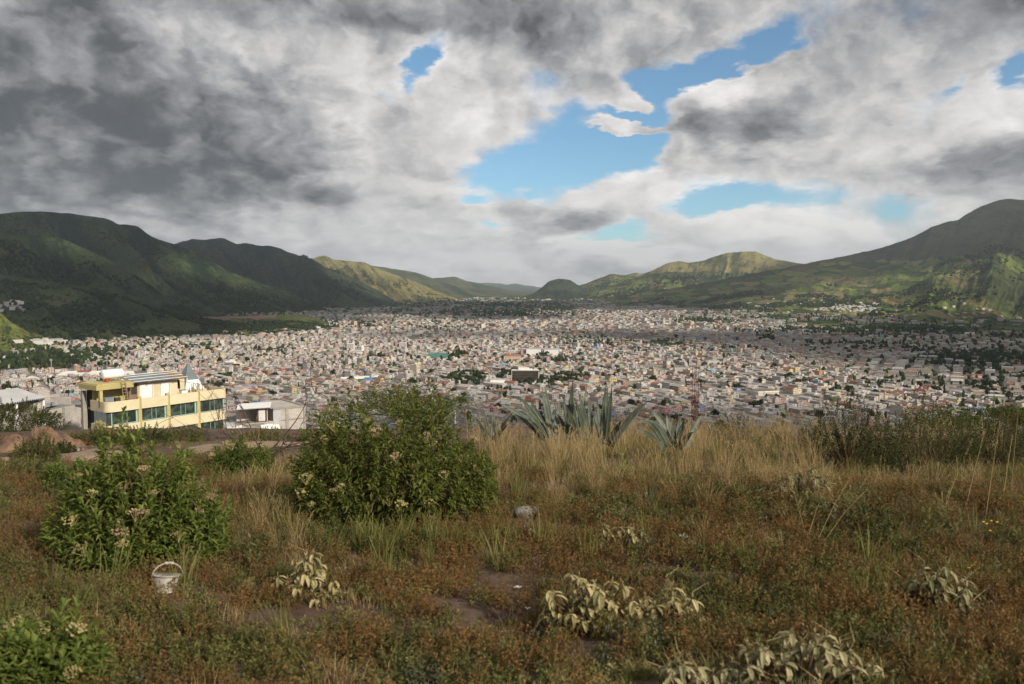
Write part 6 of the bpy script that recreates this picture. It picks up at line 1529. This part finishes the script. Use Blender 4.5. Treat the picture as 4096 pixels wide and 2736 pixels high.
# ---- scattered ground cover: many small plants instanced on points
proto_col = {}
def collect(name, meshes):
    c = bpy.data.collections.new(name)
    for k, me in enumerate(meshes):
        o = bpy.data.objects.new(f'{name}_kind{k:02d}', me); c.objects.link(o)
    proto_col[name] = c; return c
def scatter(name, coll, P, scale, label, tilt=.15):
    n = len(P)
    me = bpy.data.meshes.new(name); me.vertices.add(n); me.vertices.foreach_set('co', np.asarray(P, np.float32).ravel())
    rot_ = np.stack([rng.normal(0, tilt, n), rng.normal(0, tilt, n), rng.uniform(0, 6.28, n)], -1).astype(np.float32)
    a = me.attributes.new('turn', 'FLOAT_VECTOR', 'POINT'); a.data.foreach_set('vector', rot_.ravel())
    a = me.attributes.new('size', 'FLOAT', 'POINT'); a.data.foreach_set('value', np.asarray(scale, np.float32))
    a = me.attributes.new('pick', 'INT', 'POINT'); a.data.foreach_set('value', rng.integers(0, len(coll.objects), n).astype(np.int32))
    o = obj(name, me, kind='stuff', label=label)
    gt = bpy.data.node_groups.new(name, 'GeometryNodeTree')
    gt.interface.new_socket('Geometry', in_out='INPUT', socket_type='NodeSocketGeometry'); gt.interface.new_socket('Geometry', in_out='OUTPUT', socket_type='NodeSocketGeometry')
    gi = gt.nodes.new('NodeGroupInput'); go = gt.nodes.new('NodeGroupOutput'); ip = gt.nodes.new('GeometryNodeInstanceOnPoints'); ci = gt.nodes.new('GeometryNodeCollectionInfo')
    ci.inputs['Collection'].default_value = coll; ci.inputs['Separate Children'].default_value = True; ci.inputs['Reset Children'].default_value = True
    def na(nm, typ):
        q = gt.nodes.new('GeometryNodeInputNamedAttribute'); q.data_type = typ; q.inputs[0].default_value = nm; return q.outputs[0]
    gt.links.new(gi.outputs[0], ip.inputs['Points']); gt.links.new(ci.outputs[0], ip.inputs['Instance'])
    ip.inputs['Pick Instance'].default_value = True
    gt.links.new(na('pick', 'INT'), ip.inputs['Instance Index']); gt.links.new(na('turn', 'FLOAT_VECTOR'), ip.inputs['Rotation']); gt.links.new(na('size', 'FLOAT'), ip.inputs['Scale'])
    gt.links.new(ip.outputs[0], go.inputs[0])
    md = o.modifiers.new('plants', 'NODES'); md.node_group = gt
    return o

def grass_clump(seed, n, H_, spread, mat, w_=.004, lean=.35, head=.0, curl=.5):
    rg = np.random.default_rng(seed); V = []; F = []
    for q in range(n):
        a = rg.uniform(0, 6.28); r_ = rg.random() * spread; b0 = np.array((r_ * math.cos(a), r_ * math.sin(a), -.02)); h = H_ * rg.uniform(.45, 1.05)
        ld = np.array((math.cos(a + rg.normal(0, .8)), math.sin(a + rg.normal(0, .8)), 0)) * lean * rg.uniform(.2, 1.3) + np.array((.10, 0, 0)); s = unit(np.array((-ld[1], ld[0], 0)) + rg.normal(0, .3, 3) * np.array((1, 1, 0)))
        i = len(V); ww = w_ * rg.uniform(.7, 1.3); K = 4
        for k in range(K + 1):
            f = k / K; c = b0 + np.array((0, 0, 1)) * h * f * (1 - .12 * curl * f) + ld * h * (f ** 2) * (.6 + curl * .5); wk = ww * (1 - .75 * f)
            V += [c - s * wk, c + s * wk]
            if k: F.append((i + 2 * k - 2, i + 2 * k - 1, i + 2 * k + 1, i + 2 * k))
        if head and rg.random() < head:
            tip = (V[-1] + V[-2]) / 2; dr = unit(ld + np.array((0, 0, .7)))
            for k in range(9):
                p = tip - dr * h * .22 * (k / 9); d = unit(dr + rg.normal(0, .5, 3)); i = len(V); L2 = h * .05
                V += [p, p + d * L2 * .5 + s * .004, p + d * L2, p + d * L2 * .5 - s * .004]; F.append((i, i + 1, i + 2, i + 3))
    return mesh_np('clump', np.array(V), np.array(F), [mat])
def herb(seed, n, H_, R_, mat, leaf=.014, lw=.006, per=12):
    rg = np.random.default_rng(seed); V = []; F = []
    for q in range(n):
        a = rg.uniform(0, 6.28); r_ = rg.random() ** .6 * R_; h = H_ * rg.uniform(.4, 1.0) * (1 - .45 * (r_ / R_) ** 2); tip = np.array((r_ * math.cos(a), r_ * math.sin(a), h)); b0 = np.array((tip[0] * .4, tip[1] * .4, -.01))
        i = len(V); s = unit(np.cross(tip - b0, (0.2, .1, 1.0))) * .0014; V += [b0 - s, b0 + s, tip]; F.append((i, i + 1, i + 2))
        for k in range(per):
            f = rg.uniform(.25, 1.0); p = b0 + (tip - b0) * f; d = unit(rg.normal(0, 1, 3) + np.array((0, 0, .45))); L_ = leaf * rg.uniform(.6, 1.5); sd = unit(np.cross(d, rg.normal(0, 1, 3))) * lw * .5
            i = len(V); V += [p, p + d * L_ * .5 + sd, p + d * L_, p + d * L_ * .5 - sd]; F.append((i, i + 1, i + 2)); F.append((i, i + 2, i + 3))
    return mesh_np('herb', np.array(V), np.array(F), [mat])

c_rust = collect('rust_sprig', [herb(100 + k, 22, .20, .13, m_rust, .018, .008, 13) for k in range(4)])
c_olive = collect('olive_sprig', [herb(110 + k, 22, .17, .12, m_olive_h, .020, .010, 13) for k in range(4)])
c_mat = collect('mat_sprig', [herb(120 + k, 26, .055, .10, m_mat, .018, .011, 10) for k in range(3)])
c_grey = collect('grey_sprig', [herb(130 + k, 24, .12, .12, m_greyweed, .024, .011, 14) for k in range(2)])
c_straw = collect('straw_clump', [grass_clump(140 + k, 24, .78, .15, m_straw, .0032, .50, .6) for k in range(4)])
c_fine = collect('fine_clump', [grass_clump(150 + k, 44, .26, .16, m_fine, .0016, .7, .3) for k in range(3)])
c_green = collect('green_clump', [grass_clump(160 + k, 40, .42, .12, m_green, .0048, .42, 0) for k in range(4)])
c_short = collect('short_clump', [grass_clump(170 + k, 26, .16, .09, m_straw, .0024, .6, 0) for k in range(2)] + [grass_clump(175 + k, 26, .16, .09, m_green, .003, .6, 0) for k in range(2)])
c_weed = collect('weed_sprig', [herb(180 + k, 26, .36, .20, m_oliveleaf, .05, .014, 12) for k in range(3)])
m_yflower = simple('yellow_petals', (.62, .38, .02), .1, 20)
def daisy(seed):
    rg = np.random.default_rng(seed); b = MB()
    for q in range(5):
        p = np.array((rg.normal(0, .08), rg.normal(0, .08), rg.uniform(.2, .4)))
        b.lathe([(.002, -.004), (.016, .0), (.006, .006)], p, 6)
    return b.mesh('blossoms', m_yflower)
c_flow = collect('blossom', [daisy(k) for k in (1, 2)])

def cover(n, fn, y0=428, y1=704, x0=-40, x1=1064, bias=1.0):
    """random ground points, even over the picture's ground; fn(px, py, X, Y) gives the chance to keep"""
    qx = rng.uniform(x0, x1, n); qy = y0 + (y1 - y0) * rng.random(n) ** bias
    kk = np.tan(np.arctan((qy - 342) / FPX) + TH); a_ = kk - .1; disc = a_ * a_ - 4 * .001 * 1.72
    Y = np.where(disc > 0, (a_ - np.sqrt(np.maximum(disc, 0))) / .002, 41.0 + rng.uniform(-6, 8, n)); Y = np.clip(Y, 2.0, 48)
    X = Y * (qx - 512) / FPX / (CT - (qy - 342) / FPX * ST) 
    keep = rng.random(n) < fn(qx, qy, X, Y)
    X, Y = X[keep], Y[keep]; return np.stack([X, Y, hill_z(X, Y) - .005], -1), qx[keep], qy[keep]
def box(x, y, x0, x1, y0, y1, s=14.0):
    """soft box mask in picture-of-the-ground coordinates"""
    f = lambda v: 1 / (1 + np.exp(-np.clip(v, -30, 30)))
    return f((x - x0) / s) * f((x1 - x) / s) * f((y - y0) / (s * .5)) * f((y1 - y) / (s * .5))
def bare(x, y, X, Y):
    """0 on the worn soil, 1 elsewhere"""
    q = fbm(X * 1.1 + 4, Y * 1.1, 4, 701)
    m_ = np.clip((q - .47) * 9, 0, 1) * .8 + .2
    worn = np.maximum.reduce([box(x, y, 385, 560, 586, 640, 16), box(x, y, 310, 480, 635, 700, 16) * .95, box(x, y, 560, 720, 618, 652, 12) * .9, box(x, y, 470, 530, 560, 600, 12) * .8, box(x, y, 560, 660, 560, 585, 10) * .5, box(x, y, 250, 420, 655, 690, 16) * .7])
    trk = np.maximum.reduce([box(x, y, -20, 140, 452, 462, 4), box(x, y, 185, 315, 440, 450, 4), box(x, y, 0, 70, 428, 456, 6) * .8, box(x, y, 835, 1010, 431, 436, 3)])
    ex = 0 * x
    for (ox, oy, rx, ry) in ((166, 592, 10, 4), (526, 520, 20, 8), (590, 640, 40, 8), (672, 634, 30, 6), (302, 606, 30, 7), (940, 620, 40, 7), (684, 543, 12, 5), (518, 592, 9, 5), (763, 524, 9, 5)): ex = np.maximum(ex, np.exp(-(((x - ox) / rx) ** 2 + ((y - oy) / ry) ** 2)))
    return (1 - worn * (1 - .04 * m_)) * (1 - .85 * trk) * (1 - .95 * ex)
def near_w(Y, k=16.0): return np.minimum(1, (Y / k) ** 2)
def patch(X, Y, f, seed, lo, hi): return np.clip((fbm(X * f, Y * f, 3, seed) - lo) / (hi - lo), 0, 1)

P, x_, y_ = cover(22000, lambda x, y, X, Y: near_w(Y, 15) * bare(x, y, X, Y) * np.clip(.30 + patch(X, Y, .55, 711, .42, .60) * .9, 0, 1) * np.clip((y - 462) / 25, .05, 1) * (1 - .8 * box(x, y, 380, 900, 652, 720, 12)))
scatter('rust_weeds', c_rust, P, rng.uniform(.6, 1.25, len(P)) * (1 + .012 * P[:, 1]), 'low rust coloured weeds covering the hilltop')
P, x_, y_ = cover(20000, lambda x, y, X, Y: near_w(Y, 15) * bare(x, y, X, Y) * np.clip(.16 + patch(X, Y, .6, 715, .47, .62), 0, 1) * np.clip((y - 440) / 30, .1, 1) * (1 - .7 * box(x, y, 380, 900, 660, 720, 12)) * (1 - .5 * box(x, y, 500, 760, 520, 600, 20)))
scatter('olive_weeds', c_olive, P, rng.uniform(.6, 1.25, len(P)) * (1 + .012 * P[:, 1]), 'low olive weeds between the rust coloured ones')
P, x_, y_ = cover(9000, lambda x, y, X, Y: near_w(Y, 7) * (.12 + .9 * box(x, y, 300, 1000, 640, 720, 18) * patch(X, Y, 1.6, 719, .42, .60)) * (.25 + .75 * bare(x, y, X, Y)), 560)
scatter('ground_cover', c_mat, P, rng.uniform(.6, 1.3, len(P)), 'flat yellow green ground cover near the bottom of the view')
P, x_, y_ = cover(2600, lambda x, y, X, Y: .03 * bare(x, y, X, Y) + near_w(Y, 9) * (.9 * box(x, y, 600, 720, 622, 660, 10) + .5 * box(x, y, 780, 900, 590, 690, 20)) + .2 * box(x, y, 640, 1000, 530, 600, 20), 500)
scatter('grey_weeds', c_grey, P, rng.uniform(.6, 1.2, len(P)), 'grey green weeds in loose patches')
tallzone = lambda x, y: np.clip(np.maximum.reduce([box(x, y, 478, 800, 428, 482, 14), box(x, y, 470, 710, 430, 450, 8) * 1.0, box(x, y, 700, 840, 428, 510, 16) * .8, box(x, y, 218, 300, 470, 545, 12) * .8, box(x, y, 840, 1040, 440, 500, 16) * .5, box(x, y, 520, 700, 470, 500, 14) * .45]), 0, 1)
P, x_, y_ = cover(5200, lambda x, y, X, Y: tallzone(x, y) * np.clip(.25 + patch(X, Y, .8, 725, .40, .58), 0, 1), 427, 560)
scatter('dry_grass', c_straw, P, rng.uniform(.5, 1.15, len(P)) * np.where(y_ > 470, .58, 1.08), 'tall straw coloured grass with seed heads along the crest')
P, x_, y_ = cover(4200, lambda x, y, X, Y: np.clip(np.maximum.reduce([box(x, y, 500, 780, 438, 476, 14), box(x, y, 190, 300, 455, 530, 16) * .7, box(x, y, 330, 520, 515, 560, 16) * .3, box(x, y, 820, 1030, 445, 480, 14) * .6, .035 + 0 * x]), 0, 1) * np.clip(.12 + patch(X, Y, .7, 729, .45, .6), 0, 1) * bare(x, y, X, Y), 428, 620)
scatter('green_grass', c_green, P, rng.uniform(.5, 1.15, len(P)), 'fresh green grass in patches below the agaves')
P, x_, y_ = cover(6000, lambda x, y, X, Y: near_w(Y, 11) * np.clip(np.maximum.reduce([box(x, y, -20, 90, 480, 600, 14), box(x, y, 880, 1060, 470, 580, 18) * .8, box(x, y, 500, 800, 470, 520, 18) * .5, box(x, y, 215, 300, 520, 590, 12) * .6, .05 * (y < 640)]), 0, 1) * bare(x, y, X, Y))
scatter('fine_grass', c_fine, P, rng.uniform(.6, 1.2, len(P)), 'fine hazy brown grass at the sides of the hilltop')
P, x_, y_ = cover(9000, lambda x, y, X, Y: near_w(Y, 11) * (.25 + .6 * patch(X, Y, .9, 733, .45, .6)) * bare(x, y, X, Y))
scatter('short_grass', c_short, P, rng.uniform(.6, 1.3, len(P)), 'short tufts of dry and green grass')
P, x_, y_ = cover(1500, lambda x, y, X, Y: np.clip(np.maximum.reduce([box(x, y, 40, 330, 427, 446, 8), box(x, y, 690, 840, 427, 446, 8), box(x, y, 330, 510, 427, 445, 8), box(x, y, 820, 1040, 432, 470, 12), box(x, y, 0, 110, 462, 500, 12) * .7, .02 + 0 * x]), 0, 1) * bare(x, y, X, Y), 427, 560)
scatter('tall_weeds', c_weed, P, rng.uniform(.5, 1.4, len(P)), 'leafy weeds along the crest and the track')
P, x_, y_ = cover(900, lambda x, y, X, Y: .004 + .8 * box(x, y, 270, 320, 434, 446, 5) + .35 * box(x, y, 740, 800, 430, 470, 10))
scatter('yellow_blossoms', c_flow, P, rng.uniform(.4, .9, len(P)), 'small yellow flowers dotted among the weeds')
# a few tall leaning dry stalks at the right
rg = np.random.default_rng(801)
for q, (px_, py_, tx_, ty_) in enumerate(((808, 545, 786, 470), (806, 543, 826, 486), (822, 545, 866, 490), (940, 520, 972, 440), (965, 510, 985, 430), (985, 520, 1000, 420), (1010, 500, 1018, 410), (815, 546, 850, 478), (1002, 505, 1012, 436))):
    P = ground_px(px_, py_); T_ = at(tx_, ty_, P[1] + .1); b = MB(); mid = (P + T_) / 2 + np.array((0, 0, .04))
    b.tube([P, mid, T_], [.0034, .0026, .0014], 5)
    e = obj('dry_stalk', None, label=['leaning straw stalk, leftmost of the fan of dry stalks', 'short stalk right of the leftmost leaning stalk', 'far leaning stalk of the fan of dry stalks', 'bent stalk before the wide dark shrub', 'second tall stalk right of the wide dark shrub', 'third tall stalk right of the wide dark shrub', 'tallest stalk at the right edge', 'middle leaning stalk of the fan of dry stalks', 'stalk just left of the tallest stalk at the edge'][q], cat='grass stalk', group='tall dry stalks')
    obj('stem', b.mesh('stem', m_straw), e)
    V = []; F = []; d = unit(T_ - mid)
    for k in range(34):
        f = rg.uniform(0, 1); p = T_ - d * .22 * f * (py_ - ty_) / 80; add_leaf(V, F, p, unit(d + rg.normal(0, .35, 3)), .03, .006, .2)
    obj('seed_head', mesh_np('seed_head', np.array(V), np.array(F), [m_straw]), e)
print('foreground', time.time() - T0)

# ================================================================== unseen overhead cloud deck, shaped to lay shade and sun patches on the land
CZ = 2600.0
def surf(key, px, py):
    g = M[key][1]['V']; a, b, _ = to_px(g); k = np.argmin((a - px) ** 2 + (b - py) ** 2)
    return g.reshape(-1, 3)[k]
def up(P): return np.asarray(P) + sun_dir * ((CZ - P[2]) / sun_dir[2])
OPEN = [  # (point on the land that lies in sun, half sizes x and y in metres, strength)
    (floor_at(540, 324), 900, 300, 1.8), (floor_at(640, 314), 480, 420, 1.8), (floor_at(470, 328), 420, 170, 1.1), (floor_at(600, 330), 480, 170, .9),
    (floor_at(290, 333), 260, 110, 1.1), (floor_at(775, 329), 260, 110, 1.1), (floor_at(390, 316), 300, 220, .9), (floor_at(660, 299), 500, 700, .9),
    (surf('L4', 385, 282), 620, 900, 2.4), (surf('L4', 345, 263), 420, 500, 1.4), (surf('L5', 420, 280), 300, 400, .5),
    (surf('R1', 880, 284), 460, 520, 2.0), (surf('R1', 960, 287), 620, 560, 2.0), (surf('R1', 930, 299), 800, 420, 1.7), (surf('R1', 830, 300), 300, 300, .6), (surf('R1', 985, 262), 240, 300, .7),
    (surf('R4', 745, 258), 300, 400, 1.2), (surf('R4', 690, 266), 300, 300, .6), (surf('R4', 700, 285), 300, 400, .8), (surf('R5', 640, 288), 300, 300, .7), (surf('R6', 556, 284), 160, 200, .6),
    (surf('L00', 12, 335), 230, 230, 1.4), (surf('L2', 305, 328), 130, 110, 1.4), (surf('L1b', 70, 268), 340, 260, 1.3), (surf('L1', 240, 282), 360, 260, 1.1), (surf('L1', 170, 262), 200, 200, .8), (surf('L0', 60, 300), 160, 140, .9), (surf('L3', 370, 295), 260, 260, .8), (surf('L0', 175, 312), 80, 70, 1.0),
    (np.array((0, 60.0, 140)), 260, 210, 2.0), (np.array((0, 1100.0, 0)), 1100, 330, .75), (np.array((-100, 1900.0, 0)), 900, 260, .5),
    # and where it is thickest
    (surf('L1', 120, 235), 700, 500, -.7), (surf('L1', 40, 225), 800, 500, -.7), (surf('L1b', 150, 300), 300, 200, -.5), (surf('L3', 230, 260), 700, 700, -.8), (surf('L3', 310, 285), 350, 400, -.5), (surf('L0', 120, 318), 300, 200, -.5),
    (surf('R1', 1000, 220), 700, 700, -.9), (surf('R1', 920, 246), 500, 420, -.7), (surf('R1', 780, 280), 500, 350, -.5), (floor_at(850, 325), 700, 300, -.3), (floor_at(800, 365), 500, 250, .35), (floor_at(500, 307), 600, 600, -.5),
]
gx = np.arange(-1500, 13500, 110.0); gy = np.arange(-9000, 9500, 110.0)
CX, CY = np.meshgrid(gx, gy)
cov = .66 + (fbm(CX / 1500, CY / 1500, 5, 300) - .5) * 1.5 + (fbm(CX / 420, CY / 420, 3, 310) - .5) * .35
for P, rx, ry, wt in OPEN:
    c = up(P); cov = cov - wt * np.exp(-(((CX - c[0]) / rx) ** 2 + ((CY - c[1]) / ry) ** 2))
_el = np.degrees(np.arctan2(CZ - HC - 120, np.hypot(CX, CY))); _az = np.degrees(np.abs(np.arctan2(CX, CY)))
cov = cov - 3 * np.clip((27 - _el) / 4, 0, 1) * np.clip((46 - _az) / 4, 0, 1)      # deck cut away here to stay out of view
th = np.clip(cov - .34, 0, .6)
inside = th > 0
dep = th * 170
zb = CZ - dep * .22 + (fbm(CX / 300, CY / 300, 3, 320) - .5) * 60 * (th > .02)
zt = CZ + dep + (fbm(CX / 260, CY / 260, 4, 330) - .5) * 60 * np.clip(th * 6, 0, 1)
nc = len(gx)
idx = -np.ones(CX.size, int); keep = inside.ravel()
cell = inside[:-1, :-1] | inside[1:, :-1] | inside[:-1, 1:] | inside[1:, 1:]
vi = np.zeros(CX.shape, bool)
vi[:-1, :-1] |= cell; vi[1:, :-1] |= cell; vi[:-1, 1:] |= cell; vi[1:, 1:] |= cell
idx[vi.ravel()] = np.arange(vi.sum()); N = int(vi.sum())
i, j = np.nonzero(cell); a = i * nc + j
q = np.stack([idx[a], idx[a + 1], idx[a + nc + 1], idx[a + nc]], -1)
fl = vi.ravel()
top = np.stack([CX.ravel()[fl], CY.ravel()[fl], np.maximum(zt, zb + 1).ravel()[fl]], -1)
bot = np.stack([CX.ravel()[fl], CY.ravel()[fl], zb.ravel()[fl]], -1)
m_cloud = simple('cloud_white', (.88, .88, .90), .04, .002, 1.0, 0.0)
obj('clouds', mesh_np('clouds', np.concatenate([top, bot]), [q, q[:, ::-1] + N], [m_cloud], smooth=True), kind='stuff', label='unseen broken cloud overhead, shaped to shade the land')

# ================================================================== air
m_haze = bpy.data.materials.new('haze_air'); m_haze.use_nodes = True
t = NT(m_haze.node_tree); t.n.clear()
out = t.node('ShaderNodeOutputMaterial'); vol = t.node('ShaderNodeVolumePrincipled')
vol.inputs['Color'].default_value = (.76, .88, 1.0, 1); vol.inputs['Density'].default_value = 4.2e-5; vol.inputs['Anisotropy'].default_value = 0.25
t.l.new(vol.outputs[0], out.inputs['Volume'])
b = MB(); b.box((0, 11500, 598), (60000, 29000, 1220))
obj('haze', b.mesh('haze', m_haze), kind='stuff')
